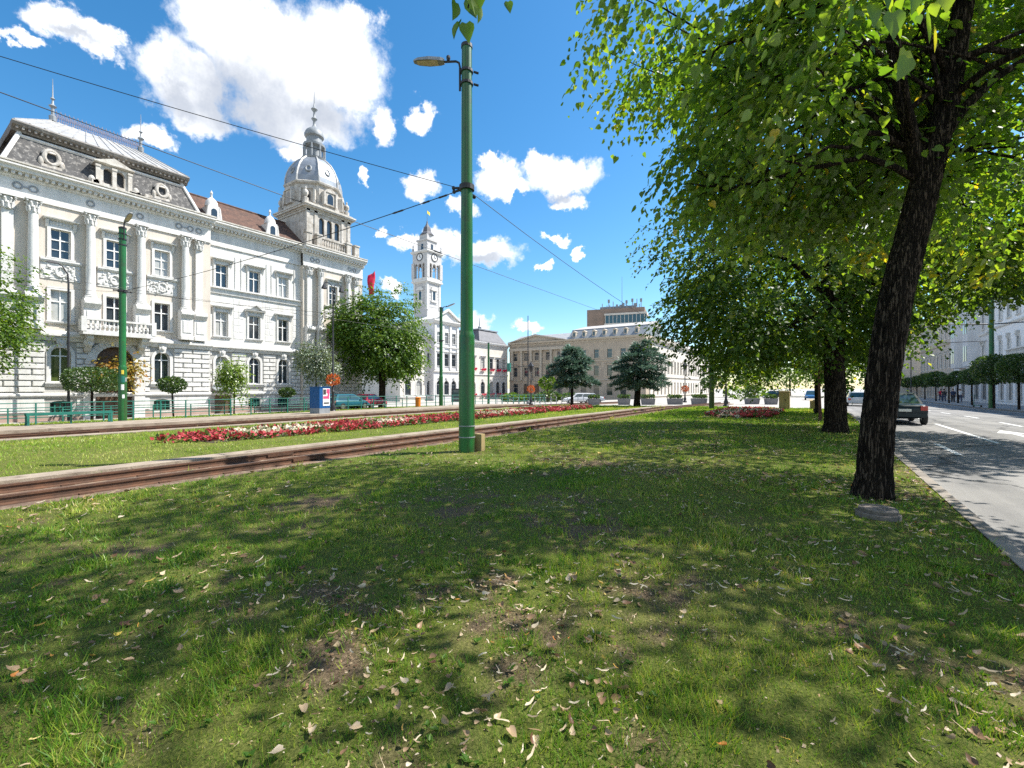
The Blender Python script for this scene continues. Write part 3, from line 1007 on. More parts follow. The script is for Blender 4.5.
    for x in (9.0, 11.86):
        vs.box(x, x + .64, -.56, -.44, B, 3.2)
    vs.build('portal_surround', M['trim'], R)
    bl = MB()
    bl.box(8.75, 12.75, -1.75, -.5, 5.24, 5.44)
    for x in (9.1, 12.1):
        bl.profile([(-.5, 4.1), (-.75, 4.15), (-1.5, 5.0), (-1.5, 5.238), (-.5, 5.238)], x - .17 + .1, x + .17 + .1)
        bl.ball((x + .1, -1.0, 4.7), .28, .3, .3)
    bo = bl.build('balcony', M['trim'], R)
    bb = MB()
    balustrade(bb, 8.8, 12.7, -1.62, 5.442, .92)
    for x in (8.8, 12.7):
        bb.box(x - .14, x + .14, -1.77, -1.47, 5.443, 6.45)
        bb.box(x - .1, x + .1, -1.46, -.85, 5.5, 6.3)
    bb.build('balustrade', M['trim'], bo)
    # side door with hood
    sd = MB()
    sd.box(17.5, 18.8, .12, .2, B, 1.0)
    sd.build('side_door', M['door'], R)
    sh = MB()
    sh.profile([(0, 1.55), (-1.0, 1.3), (-1.05, 1.36), (0, 1.66)], 17.2, 19.1)
    sh.box(17.3, 17.36, -.9, -.1, 1.28, 1.31)
    sh.build('door_canopy', M['greymetal'], R)
    # cables and brackets near the pavilion edge
    # ---- mansard of the pavilion
    x0, x1 = 5.15, 16.35
    ms = MB()
    ms.frustum(x0, x1, -.3, 9, 15.85, x0 + 1.0, x1 - 1.0, .85, 8, 18.55)
    mo = ms.build('mansard_roof', M['slate'], R)
    rb = MB()
    for xa, xb in ((x0 + .03, x0 + 1.03), (x1 - .03, x1 - 1.03)):
        rb.tube([(xa, -.33, 15.9), (xb, .82, 18.56)], .13, 6)
        rb.tube([(xa, 4, 15.9), (xb, 4, 18.56)], .05, 6)
    rb.profile([(.95, 18.15), (.72, 18.1), (.60, 18.25), (.62, 18.34), (.95, 18.36)], x0 + .95, x1 - .95)
    rb.build('hip_moulding', M['trim'], mo)
    cn = MB()
    cn.profile([(1.0, 18.5), (.72, 18.5), (.62, 18.68), (.28, 18.8), (.2, 18.96), (.27, 19.08), (1.0, 19.12)], x0 + .62, x1 - .62)
    for xx, s in ((x0 + 1.05, -1), (x1 - 1.05, 1)):
        cn.box(min(xx, xx + s * .42), max(xx, xx + s * .42), 1.0, 8.3, 18.5, 19.08)
    n = 34
    for q in range(n):
        x = x0 + .7 + (q + .5) * (x1 - x0 - 1.4) / n
        cn.box(x - .06, x + .06, .36, .72, 18.6, 18.82)
    cn.build('upper_cornice', M['darkcornice'], mo)
    tp = MB()
    tp.frustum(x0 + .66, x1 - .66, .3, 8.2, 19.09, 8.3, 13.5, 4.0, 5.4, 21.4)
    for q in range(15):   # standing seams
        t = q / 14
        tp.tube([(x0 + .72 + t * (x1 - x0 - 1.44), .31, 19.12), (8.3 + t * 5.2, 4.0, 21.42)], .04, 4)
    tp.build('zinc_roof', M['zinc'], mo)
    cr = MB()
    for q in range(44):
        x = 8.4 + q * .118
        hgt = .62 + .22 * (q % 2)
        cr.tube([(x, 4.0, 21.4), (x + .04, 4.0, 21.4 + hgt * .5), (x - .03, 4.0, 21.4 + hgt)], .03, 4)
        cr.tube([(x + .09 * math.cos(t * PI / 3), 4.0, 21.75 + .09 * math.sin(t * PI / 3)) for t in range(7)], .026, 4)
    cr.box(8.3, 13.5, 3.98, 4.02, 21.5, 21.54)
    cr.box(8.3, 13.5, 3.98, 4.02, 21.9, 21.93)
    cr.build('roof_cresting', M['rustiron'], mo)
    for x in (8.3, 13.55):
        f = MB()
        f.lathe([(.2, 21.35), (.22, 21.7), (.1, 21.8), (.1, 22.3), (.24, 22.45), (.08, 22.6), (.05, 22.9), (.14, 23.0), (.04, 23.15), (.012, 24.5)], (x, 4.0, 0), 8)
        f.build('finial', M['greymetal'], mo, smooth=True)
    # double-arched dormer
    dm = MB()
    ops = [(10.16, 10.66, 16.4, 17.5, .25), (10.86, 11.36, 16.4, 17.5, .25)]
    wall(dm, 9.85, 11.67, 16.2, 17.7, ops, -.22, .3)
    dm.box(9.86, 11.66, .1, 1.1, 16.2, 17.7)
    for x in (9.85, 10.76, 11.67):
        dm.box(x - .12, x + .12, -.34, -.225, 16.2, 17.45)
        dm.box(x - .15, x + .15, -.38, -.225, 17.45, 17.6)
    dm.profile([(1.1, 17.7), (-.3, 17.7), (-.46, 17.78), (-.46, 17.86), (1.1, 17.88)], 9.62, 11.9)
    dm.prism([(9.7, 17.882), (11.82, 17.882), (10.76, 18.32)], -.4, .9)
    dm.box(9.2, 12.3, -.42, .2, 15.95, 16.2)
    for x in (9.5, 12.0):
        dm.ball((x, -.3, 16.35), .2, .2, .34)
    do = dm.build('dormer', M['cornice'], mo)
    for o in ops:
        dp = MB()
        q = arch_pts(o[0], o[1], o[3], .25)
        dp.poly([(o[0], .06, o[2]), (o[1], .06, o[2])] + [(x, .06, z) for x, z in reversed(q)])
        dp.build('pane', M['black'], do)
    pr_ = MB()
    rr = random.Random(9)
    for q in range(30):
        x = rr.uniform(9.0, 14.2)
        pr_.box(x, x + rr.uniform(.2, .6), -.62, -.2, 15.93, 15.95 + rr.uniform(.08, .5) * (1 if x < 12.6 else .5))
    pr_.build('crumbling_parapet', M['weathered'], mo)
    # oval lucarnes
    for x in (7.55, 13.75):
        lu = MB()
        lu.tube([(x + .36 * math.cos(t * PI / 8), .02, 17.15 + .46 * math.sin(t * PI / 8)) for t in range(17)], .13, 7)
        lu.box(x - .5, x + .5, -.05, .5, 16.35, 16.62)
        lu.lathe([(.5, 17.4), (.42, 17.62), (.2, 17.8), (.02, 17.86)], (x, .35, 0), 10)
        lu.ball((x - .5, .05, 16.8), .16, .14, .3)
        lu.ball((x + .5, .05, 16.8), .16, .14, .3)
        lo_ = lu.build('lucarne', M['weathered'], mo, smooth=True)
        lp = MB()
        lp.prism([(x + .36 * math.cos(t * PI / 8), 17.15 + .46 * math.sin(t * PI / 8)) for t in range(16)], .06, .5)
        lp.build('pane', M['black'], lo_)
    # ---- tiled roofs of the wings
    for xa, xb in ((-9.1, 5.2), (16.2, 26.4)):
        t = MB()
        prof = [(-.2, 15.86), (3.8, 19.0), (8.5, 15.86)]
        t.profile(prof, xa, xb)
        to = t.build('tiled_roof', M['tile'], R)
        rd = MB()
        rd.tube([(xa, 3.8, 19.02), (xb, 3.8, 19.02)], .12, 6)
        rd.build('ridge_tiles', M['tile'], to)
    for x in (17.55, 22.6):
        dd = MB()
        dd.box(x - .42, x + .42, .2, 2.2, 15.9, 17.3)
        dd.lathe([(.52, 17.3), (.5, 17.42), (.44, 17.75), (.26, 18.0), (.1, 18.12), (.07, 18.4), (.12, 18.5), (.02, 18.75)], (x, .75, 0), 12)
        dd.box(x - .5, x + .5, .1, .3, 15.9, 16.05)
        for s in (-1, 1):
            dd.tube([(x + s * .55, .3, 16.0), (x + s * .5, .25, 16.6), (x + s * .44, .22, 17.2)], [.14, .1, .06], 6)
        do = dd.build('dormer', M['trim'], R, smooth=True)
        pp = MB()
        q = arch_pts(x - .23, x + .23, 17.05, .23)
        pp.poly([(x - .23, .18, 16.2), (x + .23, .18, 16.2)] + [(a, .18, z) for a, z in reversed(q)])
        pp.build('pane', M['glass'], do)
    # ---- corner tower
    cx, cy = 28.3, 2.5
    T = MB()
    tx0, tx1, ty0, ty1 = 25.75, 30.9, -.2, 5.0
    ops = [(x - .3, x + .3, 17.35, 19.2, .3) for x in (27.45, 28.35, 29.25)]
    wall(T, tx0, tx1, 15.9, 20.0, ops, ty0)
    T.box(tx0 + .004, tx1 - .004, ty0 + .32, ty1, 15.9, 20.0)
    T.poly([(tx0, ty0, 15.9), (tx0, ty0 + .4, 15.9), (tx0, ty0 + .4, 20), (tx0, ty0, 20)])
    for x in (25.75, 26.6, 29.75, 30.5):
        T.box(x, x + .36, ty0 - .08, ty0 - .002, 15.9, 19.9)
    to = T.build('tower_stage', M['weathered'], R)
    for x in (27.45, 28.35, 29.25):
        wv = MB()
        q = arch_pts(x - .3, x + .3, 19.2, .3)
        wv.poly([(x - .3, ty0 + .2, 17.35), (x + .3, ty0 + .2, 17.35)] + [(a, ty0 + .2, z) for a, z in reversed(q)])
        wo = wv.build('pane', M['glass'], to)
    tb = MB()
    balustrade(tb, 27.0, 29.9, -.75, 15.98, 1.0, .28, .09)
    for x in (25.6, 26.7, 30.2, 31.2):
        tb.box(x - .28, x + .28, -1.0, -.45, 15.95, 17.05)
        tb.box(x - .34, x + .34, -1.06, -.4, 17.051, 17.2)
    tb.build('balustrade', M['weathered'], to)
    tc = MB()
    zc = 19.75
    for inset, za, zb in ((-.08, 19.55, 19.75), (-.18, 19.751, 19.9), (-.38, 19.901, 20.08), (-.45, 20.081, 20.22), (-.2, 20.221, 20.4)):
        tc.box(tx0 + inset, tx1 - inset, ty0 + inset, ty1 - inset, za, zb)
    tc.build('tower_cornice', M['cornice'], to)
    # octagon with dormer windows
    oc = MB()
    oc.lathe([(2.95, 20.38), (2.95, 20.7), (2.8, 20.75), (2.76, 22.6), (3.0, 22.75), (3.05, 22.92), (2.85, 23.05)], (cx, cy, 0), 8, PI / 8)
    od = oc.build('octagon_stage', M['weathered'], to)
    for k in range(8):
        q = PI / 4 * k
        w = MB()
        w.box(-.6, .6, -.28, .2, 20.7, 22.05)
        w.prism([(-.68, 22.05), (.68, 22.05), (.48, 22.32), (0, 22.5), (-.48, 22.32)], -.36, .2)
        w.box(-.76, -.58, -.4, .1, 20.65, 22.05); w.box(.58, .76, -.4, .1, 20.65, 22.05)
        o = w.build('dormer', M['weathered'], od, rz=q + PI / 2, loc=(cx + 2.65 * math.cos(q), cy + 2.65 * math.sin(q), 0))
        ap = arch_pts(-.34, .34, 21.9, .34)
        p = MB(); p.poly([(x, -.285, z) for x, z in [(-.34, 20.85), (.34, 20.85)] + list(reversed(ap))])
        p.build('pane', M['glass'], od, rz=q + PI / 2, loc=(cx + 2.65 * math.cos(q), cy + 2.65 * math.sin(q), 0))
    for sx in (-1, 1):
        for sy in (-1, 1):
            ur = MB(); ur.lathe([(.28, 20.38), (.28, 20.9), (.12, 21.0), (.28, 21.35), (.24, 21.6), (.06, 21.8), (.1, 21.9), (.02, 22.1)], (cx + sx * 2.4, cy + sy * 2.35, 0), 8)
            ur.build('corner_urn', M['weathered'], to, smooth=True)
    # dome with ribs
    prof = [(2.85, 23.0), (2.82, 23.6), (2.68, 24.2), (2.42, 24.85), (2.0, 25.5), (1.55, 25.95), (1.2, 26.2)]
    dmm = MB()
    dmm.lathe(prof, (cx, cy, 0), 8, PI / 8)
    dob = dmm.build('dome', M['dome'], to)
    for k in range(8):
        q = PI / 8 + PI / 4 * k
        rib = MB()
        rib.tube([(cx + r * math.cos(q), cy + r * math.sin(q), z) for r, z in prof], .11, 6)
        rib.build('dome_rib', M['zinc'], dob)
        q = PI / 4 * k
        c = (cx + 2.42 * math.cos(q), cy + 2.42 * math.sin(q), 24.35)
        u = Vector((-math.sin(q), math.cos(q), 0))
        oe = MB()
        oe.tube([Vector(c) + u * .26 * math.cos(t * PI / 6) + Vector((-.12 * math.cos(q) * math.sin(t * PI / 6), -.12 * math.sin(q) * math.sin(t * PI / 6), .32 * math.sin(t * PI / 6))) for t in range(13)], .11, 6)
        oe.build('bulls_eye', M['greymetal'], dob)
    la = MB()
    la.lathe([(1.25, 26.15), (1.32, 26.35), (1.05, 26.45), (.78, 26.5), (.76, 27.6), (1.12, 27.75), (1.15, 27.95), (.82, 28.1), (.78, 28.7), (1.0, 28.85), (1.02, 29.1), (.9, 29.4), (.6, 29.7), (.3, 29.9), (.14, 30.2), (.13, 30.6), (.32, 30.85), (.12, 31.1), (.1, 31.6), (.34, 31.9), (.1, 32.2), (.05, 32.6), (.02, 33.9)], (cx, cy, 0), 12)
    for k in range(8):
        q = PI / 4 * k
        la.tube([(cx + 1.08 * math.cos(q), cy + 1.08 * math.sin(q), z) for z in (26.4, 27.75)], .1, 6)
    la.build('lantern', M['greymetal'], dob, smooth=True)
    # flag on the corner
    fp = empty('flag', (32.6, 42.0, 13.4), 0, 'crimson flag hanging limp from the palace corner above the big tree', 'flag')
    b = MB(); b.tube([(0, 0, 0), (.5, -.6, 1.35)], .03, 6); b.build('flag_pole', M['greymetal'], fp)
    b = MB()
    n = 9
    for i in range(n):
        for j in range(5):
            t, s = i / (n - 1), j / 4
            b.v.append((.5 - .55 * s + .10 * math.sin(6 * t + 3 * s), -.6 + .5 * s + .06 * math.sin(9 * s + 2 * t), 1.3 - 2.6 * t * (1 - .1 * s) - .5 * s))
    b.f = [(i * 5 + j, i * 5 + j + 1, (i + 1) * 5 + j + 1, (i + 1) * 5 + j) for i in range(n - 1) for j in range(4)]
    o = b.build('flag_cloth', M['flagred'], fp, smooth='all')
    o.modifiers.new('thick', 'SOLIDIFY').thickness = .01


palace()


# ================================================================== generic facades
def block(name, label, cat, org, rz, L_, D_, H, wallm, floors, xs, trim='trim', glassf=gl, extra=None, roof=None, base=None, cornice=(.5, .55), group=None, pil=None, pilz=None):
    """floors: list of (z, Win); xs: window centres along x (per floor list or shared)"""
    R = empty(name, org, rz, label, cat, group)
    b = MB()
    ops = []
    kk = 0
    for fi, (z, w) in enumerate(floors):
        X = xs[fi] if isinstance(xs[0], (list, tuple)) else xs
        for x in X:
            kk += 1
            ops.append(w.op(x, z))
            w.set(R, x, z, 0, glass=glassf(kk + fi * 3))
    wall(b, 0, L_, 0, H, ops, 0, .3)
    b.poly([(0, 0, 0), (0, D_, 0), (0, D_, H), (0, 0, H)])
    b.poly([(L_, 0, 0), (L_, D_, 0), (L_, D_, H), (L_, 0, H)])
    b.poly([(0, D_, 0), (L_, D_, 0), (L_, D_, H), (0, D_, H)])
    b.poly([(0, 0, H), (L_, 0, H), (L_, D_, H), (0, D_, H)])
    b.build('wall', M[wallm], R)
    c = MB()
    p, h = cornice
    c.profile([(.02, H - h), (-.1, H - h), (-.15, H - h * .6), (-p * .8, H - h * .45), (-p, H - .08), (-p, H + .02), (.02, H + .1)], -.08, L_ + .08)
    n = int(L_ / .6)
    for k in range(n):
        x = (k + .5) * L_ / n
        c.box(x - .1, x + .1, -p * .7, -.12, H - h * .55, H - h * .42 + .02)
    for zb in (base or ()):
        c.profile([(.02, zb - .15), (-.1, zb - .15), (-.2, zb), (-.2, zb + .12), (.02, zb + .18)], -.03, L_ + .03)
    c.build('cornice', M[trim], R)
    if pil:
        q = MB()
        for x in pil:
            q.box(x - .3, x + .3, -.18, .01, pilz[0], pilz[1])
            q.box(x - .4, x + .4, -.26, .01, pilz[1] - .6, pilz[1])
            q.box(x - .38, x + .38, -.24, .01, pilz[0], pilz[0] + .35)
        q.build('pilaster', M[trim], R)
    return R


def city_hall():
    z0 = G(85, 67.5) - .15
    V0 = 67.5
    w1 = Win(1.4, 2.6, 'hood', cols=1, frame='greymetal')
    w0 = Win(1.6, 3.0, 'arch', rise=.8, tr=.7, cols=1, frame='greymetal')
    # right wing
    R = block('city_hall', 'pale grey city hall with a tall clock tower, gabled centre and red window flower boxes', 'city hall', (60, V0, z0), 0, 36.5, 14, 12.6 - z0, 'cream',
              [(1.3, w0), (7.4, w1)], [[2, 5, 8, 16.8, 19.6, 22.4, 26.0, 29.4, 32.2, 34.8]] * 2, base=(5.9, .9), cornice=(.7, .9))
    # central block
    c = MB()
    cops = []
    w2 = Win(1.2, 2.3, 'plain')
    y = -1.2
    for x in (9.6, 11.9, 14.2):
        for z, w in ((1.3, w0), (7.4, w1), (12.3, w2)):
            cops.append(w.op(x, z)); w.set(R, x, z, y, glass='glass')
    wall(c, 8, 15.8, 0, 17.0, cops, y)
    c.box(8.01, 15.79, y + .32, 12, 0, 17.0)
    c.poly([(8, y, 0), (8, y + .4, 0), (8, y + .4, 17), (8, y, 17)])
    c.poly([(15.8, y, 0), (15.8, y + .4, 0), (15.8, y + .4, 17), (15.8, y, 17)])
    c.build('centre_wall', M['greyrender'], R)
    g = MB()
    g.profile([(y + .02, 16.2), (y - .3, 16.3), (y - .7, 16.8), (y - .7, 17.05), (12, 17.1)], 7.6, 16.2)
    g.prism([(7.7, 17.12), (16.1, 17.12), (11.9, 19.3)], y - .3, 6)
    g.prism([(7.3, 17.11), (7.9, 17.11), (11.9, 19.2), (15.9, 17.11), (16.5, 17.11), (11.9, 19.7)], y - .7, y - .301)
    for x in (8.4, 10.75, 13.05, 15.4):
        g.box(x - .28, x + .28, y - .22, y - .002, 6.6, 16.2)
    for z in (6.2, 11.4):
        g.profile([(y + .02, z - .2), (y - .3, z), (y - .3, z + .2), (y + .02, z + .25)], 7.9, 15.9)
    g.build('gable', M['trim'], R)
    # right pavilion mansard
    m = MB()
    m.frustum(25.0, 36.6, .2, 11, 12.72 - z0, 27.2, 34.6, 2.2, 9, 16.0 - z0)
    mo = m.build('mansard_roof', M['darkroof'], R)
    m = MB(); m.box(26.9, 34.9, 1.9, 9.3, 16.0 - z0, 16.3 - z0)
    m.lathe([(.35, 16.3 - z0), (.5, 16.8 - z0), (.15, 17.2 - z0), (.12, 18 - z0), (.02, 19.6 - z0)], (28.6, 3, 0), 8)
    m.build('roof_crown', M['greymetal'], mo)
    m = MB(); m.profile([(0, 12.72 - z0), (5, 15 - z0), (10, 12.72 - z0)], 15.9, 25.2); m.build('roof', M['darkroof'], R)
    # flower boxes
    fb = None
    for x in (16.8, 19.6, 22.4, 26.0, 29.4, 32.2, 34.8):
        for z in (1.05, 7.15):
            if fb is None:
                b = MB(); b.box(-.75, .75, -.5, -.24, -.1, .12)
                rr = random.Random(2)
                for q in range(26):
                    b.ball((rr.uniform(-.75, .75), rr.uniform(-.62, -.2), rr.uniform(-.3, .32)), rr.uniform(.09, .16), n=6, m=4)
                fb = b.build('flower_box', M['flagred'], R, loc=(x, 0, z))
            else:
                o = fb.copy(); COL.objects.link(o); o.location = (x, 0, z)
    # clock tower
    cx, cy, hw = 11.5, 4.2, 2.7
    t = MB()
    t.box(cx - hw, cx + hw, cy - hw, cy + hw, 12, 26.6)
    for zz in np.arange(19, 26, .9):
        t.box(cx - hw - .04, cx + hw + .04, cy - hw - .04, cy + hw + .04, zz, zz + .78)
    for i in range(4):
        pass
    to = t.build('clock_tower', M['towerstone'], R)
    b = MB()
    for e, za, zb in ((.25, 26.6, 26.95), (.6, 26.951, 27.4), (.45, 27.401, 28.2)):
        b.box(cx - hw - e, cx + hw + e, cy - hw - e, cy + hw + e, za, zb)
    for sx in (-1, 0, 1):
        pass
    b.build('tower_balcony', M['trim'], to)
    # belfry: corner piers, columns, arches
    b = MB()
    z1, z2 = 28.2, 33.2
    for sx in (-1, 1):
        for sy in (-1, 1):
            b.box(cx + sx * hw - .55, cx + sx * hw + .55, cy + sy * hw - .55, cy + sy * hw + .55, z1, z2)
    for s in (-1, 1):
        for k in (-.85, .85):
            b.lathe([(.26, z1), (.2, z1 + .3), (.2, z2 - 1.2), (.3, z2 - .9)], (cx + k, cy + s * hw, 0), 8)
            b.lathe([(.26, z1), (.2, z1 + .3), (.2, z2 - 1.2), (.3, z2 - .9)], (cx + s * hw, cy + k, 0), 8)
    for rot in range(4):
        w = MB()
        wall(w, -hw - .3, hw + .3, z2 - 1.6, z2 + 3.4, [(k - .62, k + .62, z2 - 1.6, z2 - .35, .62) for k in (-1.55, 0, 1.55)], -hw - .3, .5)
        mt = Matrix.Translation((cx, cy, 0)) @ Matrix.Rotation(rot * PI / 2, 4, 'Z')
        n = len(b.v)
        b.v += [tuple(mt @ Vector(p)) for p in w.v]
        b.f += [tuple(n + i for i in f) for f in w.f]
    b.box(cx - hw - .2, cx + hw + .2, cy - hw - .2, cy + hw + .2, z2 + .2, z2 + 3.2)
    b.build('belfry', M['towerstone'], to)
    b = MB(); b.box(cx - 1.1, cx + 1.1, cy - 1.1, cy + 1.1, z1, z2); b.build('belfry_core', M['darkroof'], to)
    b = MB()
    for e, za, zb in ((.6, z2 + 3.0, z2 + 3.3), (.8, z2 + 3.301, z2 + 3.7)):
        b.box(cx - hw - e, cx + hw + e, cy - hw - e, cy + hw + e, za, zb)
    b.build('belfry_cornice', M['trim'], to)
    for rot in range(4):
        q = rot * PI / 2
        c = Matrix.Translation((cx, cy, 0)) @ Matrix.Rotation(q, 4, 'Z')
        d = MB()
        d.v = []
        pts = [c @ Vector((1.15 * math.cos(a * PI / 12), -hw - .36, 34.9 + 1.15 * math.sin(a * PI / 12))) for a in range(24)]
        d.poly(pts)
        co = d.build('clock_face', M['white'], to)
        r_ = MB(); r_.tube(pts + [pts[0], pts[1]], .14, 6)
        up = c @ Vector((0, -hw - .42, 35.7)); ce = c @ Vector((0, -hw - .42, 34.9)); ri = c @ Vector((.5, -hw - .42, 34.7))
        r_.tube([ce, up], .07, 4); r_.tube([ce, ri], .09, 4)
        r_.build('clock_hands', M['iron'], co)
    b = MB()
    b.box(cx - 2.0, cx + 2.0, cy - 2.0, cy + 2.0, 36.9, 40.4)
    b.box(cx - 2.3, cx + 2.3, cy - 2.3, cy + 2.3, 40.401, 40.9)
    b.box(cx - 1.6, cx + 1.6, cy - 1.6, cy + 1.6, 40.901, 42.6)
    for sx in (-1, 1):
        for sy in (-1, 1):
            b.lathe([(.35, 36.9), (.35, 38.0), (.1, 38.2), (.26, 38.6), (.02, 39.6)], (cx + sx * 2.9, cy + sy * 2.9, 0), 6)
    b.build('tower_top', M['towerstone'], to)
    b = MB()
    b.lathe([(2.1, 42.6), (2.0, 43.0), (1.3, 43.8), (1.0, 45.2), (.5, 46.0), (.25, 46.6), (.2, 47.0), (.05, 47.6), (.04, 51.0)], (cx, cy, 0), 8)
    b.build('spire', M['darkroof'], to)
    b = MB()
    for i in range(5):
        for j in range(3):
            b.v.append((cx + .05 + i * .3, cy + .06 * math.sin(i * 2), 50.9 - j * .5 - .1 * i))
    b.f = [(i * 3 + j, i * 3 + j + 1, (i + 1) * 3 + j + 1, (i + 1) * 3 + j) for i in range(4) for j in range(2)]
    b.build('tower_flag', M['sticker'], to)
    for rot in (0, 1, 3):
        mt = Matrix.Translation((cx, cy, 0)) @ Matrix.Rotation(rot * PI / 2, 4, 'Z')
        for nm, mm, boxes in (('window', 'glass', [(-.55, .55, -hw - .09, -hw - .045, 21.4, 24.0)]), ('window_hood', 'trim', [(-.95, -.56, -hw - .2, -hw - .04, 21.2, 24.2), (.56, .95, -hw - .2, -hw - .04, 21.2, 24.2), (-1.3, 1.3, -hw - .45, -hw - .04, 24.3, 24.9), (-.9, .9, -hw - .4, -hw - .04, 24.91, 25.4), (-1.2, 1.2, -hw - .4, -hw - .04, 20.6, 21.1)])):
            w = MB()
            for q in boxes: w.box(*q)
            w.v = [tuple(mt @ Vector(p)) for p in w.v]
            w.build(nm, M[mm], to)
        w = MB(); w.box(-.4, .4, -2.06, -2.0, 37.6, 39.4)
        w.v = [tuple(mt @ Vector(p)) for p in w.v]
        w.build('window', M['glass'], to)
        for x in (-hw + .2, hw - .2):
            w = MB(); w.box(x - .3, x + .3, -hw - .16, -hw - .03, 18, 26.6)
            w.v = [tuple(mt @ Vector(p)) for p in w.v]
            w.build('pilaster', M['trim'], to)
    # scale the tower top down a little so that it meets its real height
    to.scale = (.74, .74, .68)
    to.location = (cx * .26, cy * .26, 7.4)


city_hall()


def courthouse():
    z0 = G(97, 50) - .15
    w1 = Win(1.25, 2.4, 'hood', cols=1, frame='beigetrim', trim='beigetrim')
    w2 = Win(1.25, 2.0, 'plain', cols=1, frame='beigetrim', trim='beigetrim')
    w0 = Win(1.4, 2.7, 'none', cols=1, frame='beigetrim', trim='beigetrim')
    LL = 36.0
    xs = [1.9 + 3.22 * k for k in range(11)]
    R = block('courthouse', 'long beige stone courthouse with pediment and mansard closing the end of the square', 'courthouse', (97, 67.2, z0), -PI / 2, LL, 30, 13.2 - z0, 'beige',
              [(1.1, w0), (5.6, w1), (9.7, w2)], xs, trim='beigetrim', base=(4.6, 9.1), cornice=(.8, .9), glassf=lambda k: 'glass')
    # pediment bay with half columns
    p = MB()
    for k in range(6):
        x = 1.0 + 2.9 * k
        p.lathe([(.42, 4.8), (.36, 5.1), (.33, 11.6), (.48, 12.2)], (x, -.3, 0), 10)
    p.box(.3, 16.2, -.75, -.01, 12.2, 12.9)
    H = 13.2 - z0
    p.prism([(.2, H + .12), (16.4, H + .12), (8.3, H + 1.5)], -.35, 3)
    p.prism([(-.2, H + .11), (.9, H + .11), (8.3, H + 1.4), (15.7, H + .11), (16.8, H + .11), (8.3, H + 1.85)], -.85, -.351)
    p.build('pediment', M['beigetrim'], R)
    m = MB()
    m.profile([(.3, H + .12), (2.6, H + 2.5), (8, H + 3.4), (13, H + .12)], 17.0, LL - .2)
    mo = m.build('mansard_roof', M['greymetal'], R)
    m = MB(); m.profile([(.3, H + .12), (6, H + 2.4), (13, H + .12)], -.2, 17); m.build('tiled_roof', M['zinc'], R)
    m = MB()
    m.frustum(17, LL - .1, 2.5, 14, H + 2.52, 18, LL - .1, 8, 9, H + 3.9)
    m.build('upper_roof', M['rooflight'], mo)
    d0 = None
    for k in range(7):
        x = 18.4 + 2.55 * k
        if d0 is None:
            b = MB(); b.box(-.42, .42, .7, 2.2, H + .5, H + 1.7); b.prism([(-.5, H + 1.7), (.5, H + 1.7), (0, H + 2.05)], .6, 2.4)
            d0 = b.build('dormer', M['beigetrim'], mo, loc=(x, 0, 0))
            b = MB(); b.poly([(-.26, .69, H + .7), (.26, .69, H + .7), (.26, .69, H + 1.55), (-.26, .69, H + 1.55)]); p0 = b.build('pane', M['glass'], d0)
        else:
            o = d0.copy(); COL.objects.link(o); o.location = (x, 0, 0); q = p0.copy(); COL.objects.link(q); q.parent = o
    # blue-grey entrance awnings are only hinted: ground floor doors
    b = MB()
    for x in (5.2, 8.3, 11.4):
        b.box(x - .7, x + .7, -.05, .1, 0, 3.4)
    b.build('entrance_door', M['door'], R)
    # side wing along the boulevard, brightly lit
    ws1 = Win(1.2, 2.9, 'plain', cols=1, frame='greymetal', trim='cream')
    ws0 = Win(1.2, 3.0, 'none', cols=1, frame='greymetal', trim='cream')
    xs = [2.4 + 3.0 * k for k in range(24)]
    Q = block('side_street_building', 'bright cream stone building running along the boulevard beyond the spruces', 'building', (99.5, 31.0, z0), 0, 74, 12, 12.6 - z0, 'cream',
              [(1.2, ws0), (6.6, ws1)], xs, trim='cream', base=(5.4, .9), cornice=(.7, .9))
    b = MB(); b.profile([(.3, 12.6 - z0 + .12), (5, 15.6 - z0), (10, 12.6 - z0 + .12)], 0, 74); b.build('roof', M['rooflight'], Q)


courthouse()


def high_rise():
    z0 = -.7
    u, v = at(587, 195)
    # seen corner on: brown blank flank left, glazed upper storeys right
    R = empty('high_rise', (u, v, z0), -PI / 2 + .25, 'brown high-rise block with glazed top storey and roof antennas behind the courthouse', 'high-rise')
    W, D, H = 24.0, 20.0, 36.0
    b = MB(); b.box(0, W, 0, D, 0, H); b.build('wall', M['brownrender'], R)
    b = MB(); b.box(8, W + .6, -.9, 12, H - 6.4, H - 3.0); g = b.build('window_band', M['carglass'], R)
    b = MB()
    for x in np.arange(8, 26, 1.6):
        b.box(x - .1, x + .1, -1.0, -.91, H - 6.4, H - 3.0)
    b.box(7.6, W + 1, -1.3, 12.5, H - 7.4, H - 6.41); b.box(7.6, W + 1, -1.3, 12.5, H - 2.99, H - 2.2)
    b.box(12, W + .8, -1.3, 10, H - 13, H - 9.8)
    b.box(18, W + .7, -.8, 11, H - 22, H - 13.01)
    b.build('balcony', M['cream'], R)
    b = MB()
    for k in range(4):
        b.box(9.0, 12.2, -.06, .01, H - 12.2 - 4 * k, H - 9.9 - 4 * k)
    b.build('window', M['glass'], R)
    b = MB()
    rr = random.Random(4)
    b.box(5, 20, 4, 14, H, H + 1.6)
    for k in range(16):
        x = rr.uniform(5, 24)
        h = rr.uniform(1.5, 4.5)
        b.box(x - .15, x + .15, 2, 2.3, H, H + h)
        if k % 2: b.box(x - .45, x + .45, 1.6, 2.0, H + h - 1.4, H + h)
    b.tube([(14.5, 3, H), (14.5, 3, H + 14)], [.14, .06], 5)
    b.build('antenna', M['greymetal'], R)


high_rise()


